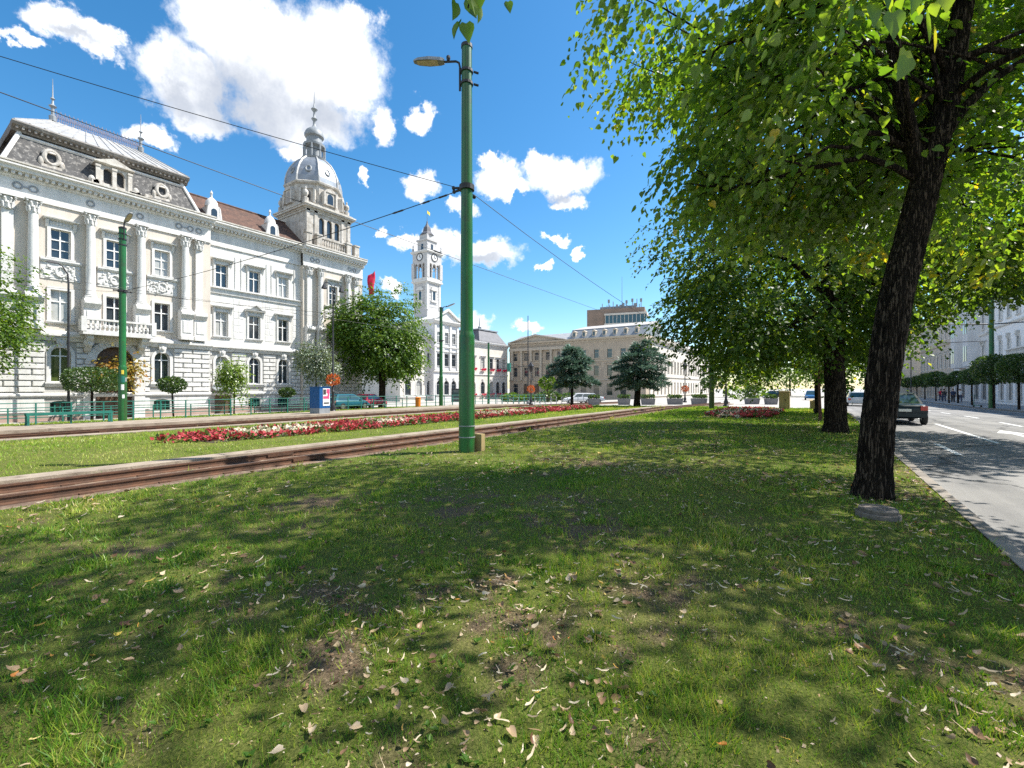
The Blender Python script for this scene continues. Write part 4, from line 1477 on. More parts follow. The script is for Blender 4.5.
# ---- right-hand street front (faces the boulevard from the other side, in shade)
def street_right():
    zb = 0.0
    wA = Win(1.0, 2.3, 'hood'); wB = Win(.85, 1.9, 'arch', rise=.42, tr=.74); wC = Win(1.0, 2.4, 'plain'); wS = Win(2.2, 2.9, 'none', cols=2, tr=.8, frame='greymetal')
    wD = Win(.9, 2.0, 'carved'); wS2 = Win(2.0, 2.8, 'none', cols=2, tr=.8, frame='woodframe')
    V0 = -17.6
    # rz = pi: local x runs towards -u, local y towards -v
    z = G(45, V0) - .02
    R = block('town_house', 'white town house with tall pilasters and a long dark balcony rail', 'town house', (48.5, V0, z), PI, 22.5, 14, 15.5, 'whiterender',
              [(.5, wS), (5.6, wC), (10.6, wD)], [1.9 + 3.1 * k for k in range(7)], base=(4.4,), pil=[.4 + 3.1 * k for k in range(8)], pilz=(5.2, 14.4), glassf=lambda k: 'shop' if k < 8 else gl(k))
    b = MB(); b.box(.5, 22, -1.1, .01, 4.75, 4.95); bo = b.build('balcony', M['greymetal'], R)
    b = MB()
    b.box(.5, 22, -1.1, -1.05, 5.8, 5.86)
    for x in np.arange(.55, 22, .16):
        b.box(x - .02, x + .02, -1.09, -1.06, 4.95, 5.8)
    b.build('balcony_rail', M['iron'], bo)
    b = MB(); b.profile([(.3, 15.62), (5, 19), (10, 15.62)], 0, 22.5); b.build('roof', M['tile'], R)
    R = block('town_house', 'long pale grey town house with rows of small arched windows and a central balcony', 'town house', (81, V0, G(70, V0) - .02), PI, 32.4, 14, 14.6, 'whiterender',
              [(.4, wS2), (5.6, wB), (9.9, wC)], [1.7 + 2.9 * k for k in range(11)], base=(4.3, 9.2), glassf=lambda k: 'shop' if k < 12 else gl(k))
    b = MB(); b.box(11.5, 20.5, -1.3, .01, 4.9, 5.1)
    b.prism([(12, 4.88), (20, 4.88), (19.4, 4.3), (12.6, 4.3)], -.8, -.01); bo = b.build('balcony', M['trim'], R)
    b = MB(); balustrade(b, 11.5, 20.5, -1.2, 5.102, .9, .3, .07); b.build('balustrade', M['trim'], bo)
    b = MB(); b.profile([(.3, 14.72), (5, 18), (10, 14.72)], 0, 32.4); b.build('roof', M['darkroof'], R)
    R = block('town_house', 'tall grey town house with stacked bay windows', 'town house', (99, V0, G(90, V0) - .02), PI, 17.9, 14, 17.5, 'greyrender',
              [(.4, wS), (5.2, wA), (9.6, wA), (13.6, wD)], [[2, 5.4, 12.4, 15.8]] * 4, base=(4.3, 8.9, 13.0), glassf=lambda k: 'shop' if k < 5 else gl(k))
    for x in (5.4, 12.4):
        b = MB()
        b.prism([(0, 0)], 0, 0) if False else None
        for za, zc in ((4.9, 8.4), (8.41, 12.8)):
            b.v += []
            n = len(b.v)
            pts = [(x - 2.0, 0), (x - 1.3, -1.1), (x + 1.3, -1.1), (x + 2.0, 0)]
            b.v += [(px, py, za) for px, py in pts] + [(px, py, zc) for px, py in pts]
            b.f += [tuple(n + i for i in q) for q in ((0, 1, 5, 4), (1, 2, 6, 5), (2, 3, 7, 6), (4, 5, 6, 7), (3, 2, 1, 0))]
        bo = b.build('bay_window', M['greyrender'], R)
        for za in (5.6, 9.4):
            for k in (-.75, .35):
                b = MB()
                b.box(x + k - .1, x + k + .5, -1.14, -1.09, za, za + 2.1)
                b.build('pane', M['glass'], bo)
    b = MB(); b.frustum(0, 17.9, .2, 13, 17.6, 1, 16.9, 3, 10, 21); b.build('roof', M['darkroof'], R)
    R = block('town_house', 'distant sand coloured town house with a gabled top', 'town house', (128, V0, G(110, V0) - .02), PI, 28.8, 14, 15.0, 'sandrender',
              [(.4, wS2), (5.4, wA), (10.2, wD)], [1.8 + 3.1 * k for k in range(9)], trim='beigetrim', base=(4.4, 9.4), glassf=lambda k: 'shop' if k < 10 else gl(k))
    b = MB(); b.prism([(20, 15.1), (28.8, 15.1), (24.4, 19.5)], -.1, 6); b.build('gable', M['sandrender'], R)
    b = MB(); b.profile([(.3, 15.12), (5, 18.4), (10, 15.12)], 0, 28.8); b.build('roof', M['tile'], R)
    R = block('town_house', 'plain cream town house closing the street in the distance', 'town house', (210, -13.4, G(150, V0) - .2), PI, 78, 14, 14.0, 'cream',
              [(.4, wS2), (5.4, wA), (10.0, wA)], [2.5 + 4.2 * k for k in range(18)], base=(4.4,), trim='cream')
    b = MB(); b.profile([(.3, 14.12), (5, 17.4), (10, 14.12)], 0, 78); b.build('roof', M['tile'], R)


street_right()
# ================================================================== foliage
LEAF6 = (np.array([(0, 0, 0), (.40, .30, .05), (.36, .62, .02), (0, 1.0, -.10), (-.36, .62, .02), (-.40, .30, .05), (0, .45, -.06)], float),
         [np.array([(0, 1, 6), (1, 2, 6), (2, 3, 6), (3, 4, 6), (4, 5, 6), (5, 0, 6)])])
HEART = (np.array([(0, .05, 0), (.22, -.06, .02), (.43, .16, .05), (.42, .42, .05), (.25, .74, 0), (0, 1.1, -.14), (-.25, .74, 0), (-.42, .42, .05), (-.43, .16, .05), (-.22, -.06, .02), (0, .42, -.07)], float),
         [np.array([(i, (i + 1) % 10, 10) for i in range(10)])])
LEAF4 = (np.array([(0, 0, 0), (.38, .45, .06), (0, 1, -.05), (-.38, .45, .06)], float), [np.array([(0, 1, 2), (0, 2, 3)])])
NEEDLE = (np.array([(0, 0, 0), (.13, .5, .05), (0, 1, 0), (-.13, .5, .05)], float), [np.array([(0, 1, 2), (0, 2, 3)])])
BLADE = (np.array([(-.5, 0, 0), (.5, 0, 0), (0, 1, 0)], float), [np.array([(0, 1, 2)])])


def unit(a):
    return a / np.maximum(np.linalg.norm(a, axis=-1, keepdims=True), 1e-9)


def scatter(name, pos, adir, nrm, size, m, tmpl=LEAF4, parent=None, width=None, rnd=None, r=rng):
    """many copies of one small leaf in a single mesh: axis adir, face normal nrm"""
    T, faces = tmpl
    n, k = len(pos), len(T)
    a = unit(adir)
    nn = unit(nrm - a * (nrm * a).sum(-1, keepdims=True))
    s = np.cross(a, nn)
    w = size if width is None else width
    V = pos[:, None, :] + s[:, None, :] * (T[None, :, 0, None] * np.reshape(w, (-1, 1, 1))) + a[:, None, :] * (T[None, :, 1, None] * np.reshape(size, (-1, 1, 1))) + nn[:, None, :] * (T[None, :, 2, None] * np.reshape(w, (-1, 1, 1)))
    F_ = [(f[None] + (np.arange(n) * k)[:, None, None]).reshape(-1, f.shape[1]) for f in faces]
    if rnd is None: rnd = r.random(n)
    return np_mesh(name, V.reshape(-1, 3), F_, m, parent, {'rnd': np.repeat(rnd, k)})


def lump(d, seed, amp):
    """low-frequency swelling of a crown by direction"""
    q = np.arctan2(d[:, 1], d[:, 0])
    ph = np.random.default_rng(seed).random(6) * 6.28
    e = d[:, 2]
    return 1 + amp * (np.sin(2 * q + ph[0] + 2 * e) * .4 + np.sin(3 * q + ph[1] - 3 * e) * .35 + np.sin(5 * q + ph[2] + 5 * e) * .3 + np.sin(7 * q + ph[3] - 6 * e) * .2)


def sprays(blobs, n, seed, amp=.25, rmin=.45, lower=-.8):
    """twig starts + outward directions in a union of lumpy ellipsoids: blobs = [(c, (rx,ry,rz), weight)]"""
    r = np.random.default_rng(seed)
    W = np.array([b[2] for b in blobs], float); W /= W.sum()
    P, D = [], []
    for i, (c, rad, w) in enumerate(blobs):
        k = int(n * W[i])
        d = unit(r.normal(size=(k * 2, 3)))
        d = d[d[:, 2] > lower][:k]
        t = rmin + (1 - rmin) * r.random(len(d)) ** .6
        rr = lump(d, seed + i, amp) * t
        P.append(np.array(c) + d * np.array(rad) * rr[:, None])
        D.append(unit(d * np.array([1, 1, .45])))
    return np.concatenate(P), np.concatenate(D)


def spray_leaves(P, D, per, size, length, seed, droop=.5, flat=.35):
    """leaves set along drooping twigs"""
    r = np.random.default_rng(seed)
    n = len(P)
    az = r.normal(scale=.7, size=n)
    D = unit(np.stack([D[:, 0] * np.cos(az) - D[:, 1] * np.sin(az), D[:, 0] * np.sin(az) + D[:, 1] * np.cos(az), D[:, 2] - droop * (.4 + r.random(n))], -1))
    up = np.array([0, 0, 1.0])
    side = unit(np.cross(D, up + r.normal(scale=.05, size=(n, 3))))
    t = (np.arange(per) + .5) / per
    L_ = length * (.6 + .8 * r.random(n))
    tt = np.repeat(t[None], n, 0) + r.normal(scale=.04, size=(n, per))
    sg = np.where(np.arange(per) % 2 == 0, 1.0, -1.0)
    sp = (.10 + .16 * r.random((n, per))) * length / .7
    pos = P[:, None] + D[:, None] * (tt * L_[:, None])[..., None] + side[:, None] * (sg[None] * sp)[..., None]
    pos[..., 2] -= (tt ** 2) * L_[:, None] * .35 * droop * 2 + .04 * r.random((n, per))
    ax = D[:, None] * .45 + side[:, None] * (sg[None, :, None] * .7) + np.array([0, 0, -.55]) * (.4 + r.random((n, per, 1))) + r.normal(scale=.28, size=(n, per, 3))
    nr = up + r.normal(scale=flat, size=(n, per, 3)) + D[:, None] * .3
    sz = size * (.5 + .9 * r.random((n, per)))
    base = r.random(n)
    rnd = np.clip(.7 * np.repeat(base[:, None], per, 1) + .42 * r.random((n, per)) - .06, 0, 1)
    return pos.reshape(-1, 3), ax.reshape(-1, 3), nr.reshape(-1, 3), sz.ravel(), rnd.ravel()


def curve(p0, p1, sag, k, r, wob):
    p0, p1 = np.array(p0, float), np.array(p1, float)
    t = np.linspace(0, 1, k)[:, None]
    p = p0 * (1 - t) + p1 * t
    p[:, 2] += sag * 4 * (t * (1 - t))[:, 0]
    w = np.cumsum(r.normal(scale=wob, size=(k, 3)), 0)
    w -= t * w[-1]
    return p + w * (np.sin(PI * t))


def tree(label, loc, trunk, limbs_from, blobs, n, per, size, length, seed, m, barkm='bark', rad=None, tmpl=LEAF4, amp=.25, rmin=.45, droop=.5, group=None, nlimb=9, name='linden_tree', cat='tree', lower=-.8, extra_sprays=None, ntwig=160, thin=1.0, fork=None, roots=True, holes=.16, clear=None, leaves=None, furrow=0, thin_top=None, hfreq=1.5):
    """trunk: [(x,y,z,r)] rel. to loc; limbs leave the trunk above z=limbs_from"""
    r = np.random.default_rng(seed)
    R = empty(name, loc, 0, label, cat, group)
    b = MB()
    tp = np.array(trunk, float)
    # smooth resample
    zz = np.linspace(0, len(tp) - 1, len(tp) * 4)
    tr = np.stack([np.interp(zz, range(len(tp)), tp[:, k]) for k in range(4)], -1)
    nside = 14
    base = len(b.v)
    for i, (x, y, z, ra) in enumerate(tr):
        for k in range(nside):
            q = 2 * PI * k / nside
            fl = 1 + (.2 * max(0, 1 - z / .5) if roots else 0) * (.5 + .5 * math.sin(5 * q + seed)) + .06 * math.sin(3 * q + z * 2 + seed) + .04 * math.sin(7 * q - z * 3)
            b.v.append((x + ra * fl * math.cos(q), y + ra * fl * math.sin(q), z - (.08 if i == 0 else 0)))
    if furrow:
        nside = 84
        zz = np.linspace(0, len(tp) - 1, 170)
        tr = np.stack([np.interp(zz, range(len(tp)), tp[:, k]) for k in range(4)], -1)
        Q, I = np.meshgrid(2 * PI * np.arange(nside) / nside, np.arange(len(tr)))
        zz = tr[I, 2]; ra = tr[I, 3]
        nz = fbm(np.cos(Q) * .22 + .10 * zz + 3, np.sin(Q) * .22 + .05 * zz + 5, .030, 11, 3)
        n2 = fbm(np.cos(Q) * .22 + .4 * zz, np.sin(Q) * .22 - .3 * zz, .07, 31, 3)
        fl = 1 + .22 * np.clip(1 - zz / .45, 0, 1) ** 1.5 * (.55 + .45 * np.sin(5 * Q + seed)) + .05 * np.sin(3 * Q + zz * 1.3 + seed)
        rr = ra * fl + furrow * ((1 - np.abs(2 * nz - 1) * 2.2) + .5 * (n2 - .5))
        b.v = [tuple(p) for p in np.stack([tr[I, 0] + rr * np.cos(Q), tr[I, 1] + rr * np.sin(Q), zz - .08 * (I == 0)], -1).reshape(-1, 3)]
    for i in range(len(tr) - 1):
        for k in range(nside):
            b.f.append((base + i * nside + k, base + i * nside + (k + 1) % nside, base + (i + 1) * nside + (k + 1) % nside, base + (i + 1) * nside + k))
    stems = [tr]
    for fk in (fork or []):
        fk = np.array(fk, float)
        z2 = np.linspace(0, len(fk) - 1, len(fk) * 3)
        ft = np.stack([np.interp(z2, range(len(fk)), fk[:, k]) for k in range(4)], -1)
        b.tube(ft[:, :3], ft[:, 3], 10)
        stems.append(ft)
    P, D = sprays(blobs, n, seed + 3, amp, rmin, lower)
    ph = r.random(6) * 6.28
    fz = hfreq * thin ** -.5
    val = np.sin(P[:, 0] * fz + ph[0] + .8 * np.sin(P[:, 1] * fz)) + np.sin(P[:, 1] * fz + ph[1] + .8 * np.sin(P[:, 2] * fz * 1.4)) + np.sin(P[:, 2] * fz * 1.4 + ph[2] + .8 * np.sin(P[:, 0] * fz))
    ok = val > np.quantile(val, holes)
    if clear is not None: ok &= ~clear(P)
    if thin_top: ok &= ~((P[:, 2] > thin_top[0]) & (r.random(len(P)) < thin_top[1]))
    P, D = P[ok], D[ok]
    if extra_sprays is not None:
        P = np.concatenate([P, extra_sprays[0]]); D = np.concatenate([D, extra_sprays[1]])
    # limbs reach towards far points of the crown, twigs leave the limbs for some sprays
    skel = []
    allst = np.concatenate([s[s[:, 2] > limbs_from] for s in stems]) if any((s[:, 2] > limbs_from).any() for s in stems) else tr[-1:]
    order = r.permutation(len(P))
    far = []
    for j in order:
        if all(np.linalg.norm(P[j] - P[f]) > 1.1 * thin for f in far):
            far.append(j)
        if len(far) >= nlimb: break
    for j in far:
        e = P[j]
        cand = allst[allst[:, 2] < e[2] + .5]
        if not len(cand): cand = allst[:1]
        s = cand[r.integers(max(1, len(cand) // 2), len(cand) + 1) - 1] if len(cand) > 1 else cand[0]
        c = curve(s[:3], e, .12 * np.linalg.norm(e - s[:3]), 8, r, .10 * thin)
        r0 = min(s[3] * .42, .11 * thin + .02 * np.linalg.norm(e - s[:3]))
        b.tube(c, np.linspace(r0, .018, 8), 6)
        skel.append(c[2:])
    sk = np.concatenate(skel) if skel else allst[:, :3]
    for j in order[:ntwig]:
        d = np.linalg.norm(sk - P[j], axis=1)
        s = sk[d.argmin()]
        b.tube(curve(s, P[j] + D[j] * length * .6, .05, 5, r, .03), np.linspace(.022, .006, 5) * thin, 4)
    t = b.build('trunk', M[barkm], R, smooth='all')
    pos, ax, nr, sz, rnd = spray_leaves(P, D, per, size, length, seed + 9, droop)
    if leaves is not None:
        pos, ax, nr, sz, rnd = (np.concatenate([p, q]) for p, q in zip((pos, ax, nr, sz, rnd), leaves))
    scatter('crown', pos, ax, nr, sz, m, tmpl, R, rnd=rnd)
    return R


RX = np.array([SY, -CY, 0])   # the viewer's right on the ground


def lean(pts):
    return [(RX[0] * x + SY * 0, RX[1] * x, z, r) for x, z, r in pts]


# near leafy sprays hanging into the picture's top edge: places on the overhanging branch
def hang(x, y, Y, k, spread, seed):
    r = np.random.default_rng(seed)
    u, v = at(x, Y)
    z = 1.55 + (388 - y) / F * Y
    P = np.array([u, v, z]) + r.normal(scale=spread, size=(k, 3))
    D = unit(r.normal(size=(k, 3)) * [1, 1, .3])
    return P, D


def big_leaves(lst, Y, org, seed):
    """large nearby leaves hanging from the twig that reaches over the lawn"""
    r = np.random.default_rng(seed)
    P, A_, N_, S_, R_ = [], [], [], [], []
    for x, y, s, tone, dx in lst:
        u, v = at(x, Y + r.normal(scale=.06))
        P.append(np.array([u, v, 1.55 + (388 - y) / F * Y]) - org)
        A_.append(RX * dx + [0, 0, -1.0])
        N_.append(-np.array([SY * 0 + CY, SY, 0]) + r.normal(scale=.55, size=3))
        S_.append(s); R_.append(tone)
    return np.array(P), np.array(A_), np.array(N_), np.array(S_), np.array(R_)


def yellow_bough(base):
    """a low bough of the leaning tree with its backlit glow put into yellower leaf tones"""
    out = [base]
    for k, (x, y, Y, n, sp) in enumerate([(860, 262, 8.6, 6, .28), (905, 248, 8.4, 4, .3), (955, 256, 8.2, 5, .3)]):
        P, D = hang(x, y, Y, n, sp, 60 + k)
        q = spray_leaves(P - np.array([8.25, -.62, 0]), D, 13, .11, .5, 80 + k, .5)
        out.append((q[0], q[1], q[2], q[3], np.clip(.82 + .2 * q[4], 0, 1)))  # yellow tone stands in for sun shining through the leaves
    return [np.concatenate(z) for z in zip(*out)]


T1 = np.array([8.25, -.62, 0])
ex = [hang(850, -22, 4.0, 4, .2, 2), hang(760, -40, 4.9, 12, .4, 5)]
exP = np.concatenate([e[0] for e in ex]) - T1
exD = np.concatenate([e[1] for e in ex])
trunk1 = lean([(0, 0, .215), (.02, .35, .195), (.06, .9, .182), (.16, 1.7, .182), (.33, 2.8, .185), (.5, 3.5, .18), (.67, 4.2, .175), (.88, 5.0, .148), (1.05, 5.6, .13), (1.3, 7.0, .105), (1.6, 9.0, .08)])
fork1 = [lean([(.72, 4.3, .115), (.60, 5.0, .10), (.42, 5.7, .085), (.26, 6.8, .08), (.2, 8.4, .05)]),
         lean([(.85, 4.9, .09), (1.25, 5.5, .07), (1.75, 6.0, .055), (2.6, 6.5, .03)])]
tree('large leaning linden tree with a dark furrowed trunk beside the manhole cover', T1, trunk1, 4.2,
     [((.3, -.1, 9.0), (4.5, 4.1, 3.7), 1.0), ((.8, -.7, 6.1), (3.6, 3.0, 2.4), .65), ((0.2, .7, 6.2), (2.9, 2.2, 2.2), .4)],
     6300, 15, .098, .72, 101, M['linden'], tmpl=HEART, amp=.2, rmin=.5, droop=.55, group='lindens along the kerb', nlimb=22, ntwig=420, extra_sprays=(exP, exD), fork=fork1, lower=-.75, furrow=.022, thin_top=(8.4, .5), holes=.27, hfreq=1.25,
     clear=lambda P: (P[:, 0] < .5) & (np.abs(P[:, 1] + .62 * np.clip((P[:, 2] - .9) / 3.3, 0, 2.2) * .8 - P[:, 0] * .075) < 1.1) & (P[:, 2] < 9.0),
     leaves=yellow_bough(big_leaves([(893, 18, .15, .5, .1), (906, 42, .15, .9, -.2), (926, 8, .17, .7, .3), (934, 36, .13, .97, .2), (908, 58, .14, .6, -.4), (872, 10, .13, .55, .2), (852, 2, .12, .4, -.2), (882, -6, .14, .3, .4), (915, -14, .16, .5, .0), (946, -4, .14, .8, .1), (842, 16, .11, .5, -.1)], 2.9, T1, 5)))
T2 = np.array([19.5, -.45, 0])
trunk2 = [(0, 0, 0, .36), (0, 0, .5, .32), (.05, 0, 1.6, .30), (.05, .05, 3, .29), (.1, .1, 4.2, .27), (.1, .2, 6, .24), (.1, .2, 8.5, .15), (0, .2, 10.5, .07)]
tree('stout dark linden with low hanging boughs, second along the kerb beyond the leaning one', T2, trunk2, 2.6,
     [((0, .2, 8.3), (5.6, 5.5, 4.6), 1.0), ((0, 1.9, 4.7), (4.8, 3.5, 2.5), .7), ((2.4, -4.4, 6.9), (4.6, 3.6, 2.2), .85)],
     5000, 24, .15, .85, 202, M['linden_deep'], amp=.24, rmin=.5, droop=.42, group='lindens along the kerb', nlimb=20, ntwig=260, lower=-.9, furrow=.018, thin_top=(8.0, .62), holes=.2)
T3 = np.array([31.8, .1, 0])
tree('slim dark linden third along the kerb, beside the tan letter box', T3, [(0, 0, 0, .19), (0, 0, .4, .16), (.05, .05, 2.5, .15), (.05, .1, 5, .11), (0, 0, 8, .05)], 2.2,
     [((0, 0, 6.2), (4.4, 4.8, 4.0), 1.0), ((-.5, 1.6, 3.8), (3.7, 3.4, 1.6), .5), ((2.2, -4.2, 8.0), (4, 3.4, 2.4), .4)], 2200, 13, .2, 1.0, 303, M['linden'], amp=.25, droop=.6, group='lindens along the kerb', nlimb=14, ntwig=120, lower=-.9)
T0 = np.array([-5.2, -.9, 0])
ex = [hang(520, -260, 2.9, 2, .10, 14)]
exP = np.concatenate([e[0] for e in ex]) - T0
exD = np.concatenate([e[1] for e in ex])
RT0 = tree('linden whose overhanging twig of big leaves dangles in front of the tall pole top', T0, [(0, 0, 0, .34), (0, 0, .4, .28), (0, .05, 2.5, .25), (.2, .1, 4.5, .2), (.3, .1, 7, .12), (.3, .1, 9, .06)], 3.4,
     [((.2, .4, 8.4), (4.6, 4.6, 3.8), 1.0)], 650, 12, .13, .75, 404, M['linden'], tmpl=HEART, amp=.25, group='lindens along the kerb', nlimb=16, ntwig=120, extra_sprays=(exP, exD), lower=-.6, leaves=big_leaves([(456, -8, .095, .15, -.1), (459, 12, .095, .1, -.4), (466, 20, .10, .3, .15), (472, 6, .09, .75, .3), (478, -12, .12, .6, .1), (482, -6, .11, .3, -.1), (495, -12, .12, .2, .1), (508, -10, .06, .2, .2), (470, -14, .12, .2, .2)], 2.5, T0, 6))


tw = MB()
b0 = [at(468, 2.5) + (1.55 + (388 - 8) / F * 2.5,), at(474, 2.5) + (1.55 + (388 + 20) / F * 2.5,), at(490, 2.6) + (1.55 + (388 + 90) / F * 2.6,), (.3, 1.2, 5.6), (-2.0, .2, 6.6), (-4.9, -.8, 6.4)]
tw.tube([np.array(p) - T0 for p in b0], [.004, .006, .01, .02, .035, .06], 6)
tw.build('bough', M['bark'], RT0)


# further trees
def far_tree(label, x, Y, H, W, seed, m='crown_far', n=420, per=12, size=.26, zb=None, trunk_r=.28, group=None, bot=.28, uv=None, name='park_tree', length=None, amp=.28, barkm='bark', droop=.45):
    u, v = uv if uv else at(x, Y)
    z0 = (G(u, v) - .15) if zb is None else zb
    hc = H * (1 + bot) / 2
    rz = H * (1 - bot) / 2
    r = random.Random(seed)
    bl = [((0, 0, hc), (W * .46, W * .46, rz), 1.0)]
    for k in range(4):
        q = r.uniform(0, 6.28)
        bl.append(((W * .24 * math.cos(q), W * .24 * math.sin(q), hc + r.uniform(-.5, .45) * rz), (W * .3, W * .3, rz * .5), .4))
    return tree(label, (u, v, z0), [(0, 0, 0, trunk_r), (0, 0, .4, trunk_r * .85), (.05, .03, H * .3, trunk_r * .75), (.0, .05, H * .6, trunk_r * .45), (0, 0, H * .85, trunk_r * .15)], H * .2, bl, n, per, size, length or size * 4.5, seed, M[m], amp=amp, group=group, nlimb=9, ntwig=60, name=name, lower=-.95, barkm=barkm, thin=max(.4, W / 9), droop=droop)


far_tree('big round green tree standing in front of the palace corner tower', 382, 47, 12.8, 9.6, 31, n=3600, per=13, size=.24, length=.9, trunk_r=.42, bot=.22)
far_tree('tree whose leafy branches reach in at the left edge before the palace columns', -104, 22.5, 11.4, 9.0, 32, n=5200, size=.15, length=.8, bot=.18, droop=.3)
far_tree('small silvery tree between the blue kiosk and the palace wall', 316, 37, 6.0, 3.0, 33, 'grey_leaf', 700, 10, .14, trunk_r=.07, bot=.42)
far_tree('small yellowing tree in front of the palace entrance arch', 119, 32.5, 5.2, 2.0, 34, 'yellow_leaf', 130, 10, .2, trunk_r=.07, bot=.5)
far_tree('slender bright green young tree leaning in front of the palace side door', 234, 34.2, 4.4, 1.7, 35, 'lime_leaf', 420, 10, .15, trunk_r=.06, bot=.3)
far_tree('bright lime green tree glimpsed far across the square beneath the lindens', 748, 105, 9, 9, 36, 'lime_leaf', 200, 8, .6, bot=.15)
for k, (x, Y, H, W, lab) in enumerate([(790, 120, 13, 12, 'dark green tree far along the road, left of the parked cars'), (826, 105, 12, 11, 'full green tree far down the street seen between two linden trunks'), (880, 130, 14, 13, 'tall tree at the far end of the road'), (902, 115, 8, 6, 'small tree before the sand coloured town house')]):
    far_tree(lab, x, Y, H, W, 50 + k, 'linden_deep', 260, 8, .6, bot=.15, group='trees at the far end of the road')
far_tree('thin reddish stemmed young linden between the second and third trees of the kerb row', 0, 0, 4.4, 1.6, 37, 'linden', 90, 8, .16, trunk_r=.075, uv=(25.6, .0), zb=0, bot=.5, barkm='brown_trunk')


def spruce(label, x, Y, H, W, seed, layers, tr, leanx=0):
    u, v = at(x, Y)
    r = np.random.default_rng(seed)
    R = empty('blue_spruce', (u, v, G(u, v) - .02), 0, label, 'spruce', 'blue spruces on the median')
    b = MB()
    b.tube([(leanx * RX[0] * 0, 0, -.1), (0, 0, .5), (RX[0] * leanx * .4, RX[1] * leanx * .4, H * .35), (RX[0] * leanx, RX[1] * leanx, H * .93)], [tr * 1.25, tr, tr * .8, .03], 10)
    pos, ax, nr, sz, rn = [], [], [], [], []
    for (zf, wf, nb) in layers:
        q0 = r.random() * 6.28
        for k in range(nb):
            q = q0 + 6.28 * k / nb + r.normal(scale=.22)
            Lb = W / 2 * wf * (.55 + .7 * r.random())
            z = H * zf + r.normal(scale=.17)
            d = np.array([math.cos(q), math.sin(q), 0])
            s = np.array([-d[1], d[0], 0])
            o = RX * leanx * zf
            b.tube([tuple(o + [0, 0, z - .1]), tuple(o + d * Lb * .5 + [0, 0, z + .05]), tuple(o + d * Lb + [0, 0, z - .02])], [.035, .022, .008], 4)
            m_ = int(150 * Lb / 1.5) + 30
            t = r.random(m_) ** .6
            spread = (.20 + .30 * (1 - t)) * Lb * .62
            p = o + d * (t * Lb)[:, None] + s * (r.normal(size=m_) * spread * .62)[:, None] + np.stack([0 * t, 0 * t, z + .12 * np.sin(t * 3) + r.normal(scale=.05, size=m_) - .10 * t ** 2 * Lb], -1)
            pos.append(p)
            ax.append(d * .8 + s * (np.sign(((p - o) @ s)) * .6)[:, None] + r.normal(scale=.4, size=(m_, 3)) + [0, 0, .15])
            nr.append(np.array([0, 0, 1.0]) + r.normal(scale=.4, size=(m_, 3)))
            sz.append(.24 + .2 * r.random(m_))
            rn.append(np.clip(.25 + .35 * t * (.5 + r.random()) + .3 * r.random(m_) + .12 * (p[:, 2] - z) / .1, 0, 1))
    b.build('trunk', M['bark'], R, smooth='all')
    scatter('crown', np.concatenate(pos), np.concatenate(ax), np.concatenate(nr), np.concatenate(sz), M['spruce'], NEEDLE, R, rnd=np.concatenate(rn))


spruce('left blue spruce with straight trunk at the end of the red flower bed', 572, 38.7, 5.1, 3.9, 5,
       [(.35, .9, 6), (.42, 1.1, 7), (.50, 1.05, 7), (.58, .98, 7), (.66, 1.02, 8), (.74, .92, 8), (.82, .85, 7), (.90, .62, 6), (.96, .34, 5)], .13)
spruce('larger ragged right blue spruce on a thick leaning trunk beside the track', 637, 38.7, 5.6, 4.9, 8,
       [(.30, .95, 6), (.37, 1.12, 7), (.45, 1.05, 6), (.53, .8, 6), (.61, 1.0, 7), (.69, .95, 7), (.78, .82, 7), (.87, .62, 6), (.95, .36, 5)], .27, .3)


# topiary: clipped crowns on thin stems
def topiary(label, u, v, z0, zc, rx, ry, rz, seed, box=.0, stem=.05, m='topiary', n=None, size=.12, group=None, leanx=0):
    r = np.random.default_rng(seed)
    R = empty('topiary_tree', (u, v, z0), 0, label, 'clipped tree', group)
    b = MB()
    b.tube([(leanx * .6, 0, -.05), (leanx * .2, .02, zc * .5), (0, 0, zc)], [stem * 1.2, stem, stem], 7)
    for k in range(7):
        d = unit(r.normal(size=3) * [1, 1, .4])
        b.tube([(0, 0, zc - rz * .6), tuple(d * [rx * .7, ry * .7, rz * .7] + [0, 0, zc])], [stem * .6, stem * .2], 4)
    b.build('trunk', M['bark'], R)
    n = n or int(2100 * (rx + ry) * rz / (size / .12) ** 2) + 250
    d = unit(r.normal(size=(n, 3)))
    if box:
        e = 1 / np.maximum(np.abs(d).max(1), 1e-6)
        d = d * ((1 - box) + box * e)[:, None]
    rr = (.80 + .22 * r.random(n)) * lump(unit(d), seed, .05)
    P = d * rr[:, None] * [rx, ry, rz] + [0, 0, zc]
    inner = r.random(n) < .25
    P[inner] = (P[inner] - [0, 0, zc]) * (.4 + .5 * r.random((inner.sum(), 1))) + [0, 0, zc]
    scatter('crown', P, unit(d) + r.normal(scale=.55, size=(n, 3)) + [0, 0, .2], d + r.normal(scale=.6, size=(n, 3)), size * (.7 + .6 * r.random(n)), M[m], LEAF4, R)


def tz(u, v, y, Y):
    return 1.55 + (388 - y) / F * Y


def top_px(label, x, ytop, ybot, wpx, Y, seed, **k):
    u, v = at(x, Y)
    z0 = k.pop('z0', G(u, v))
    za, zb = 1.55 + (388 - ytop) / F * Y, 1.55 + (388 - ybot) / F * Y
    topiary(label, u, v, z0, (za + zb) / 2 - z0, wpx / F * Y / 2, wpx / F * Y / 2, (za - zb) / 2, seed, **k)


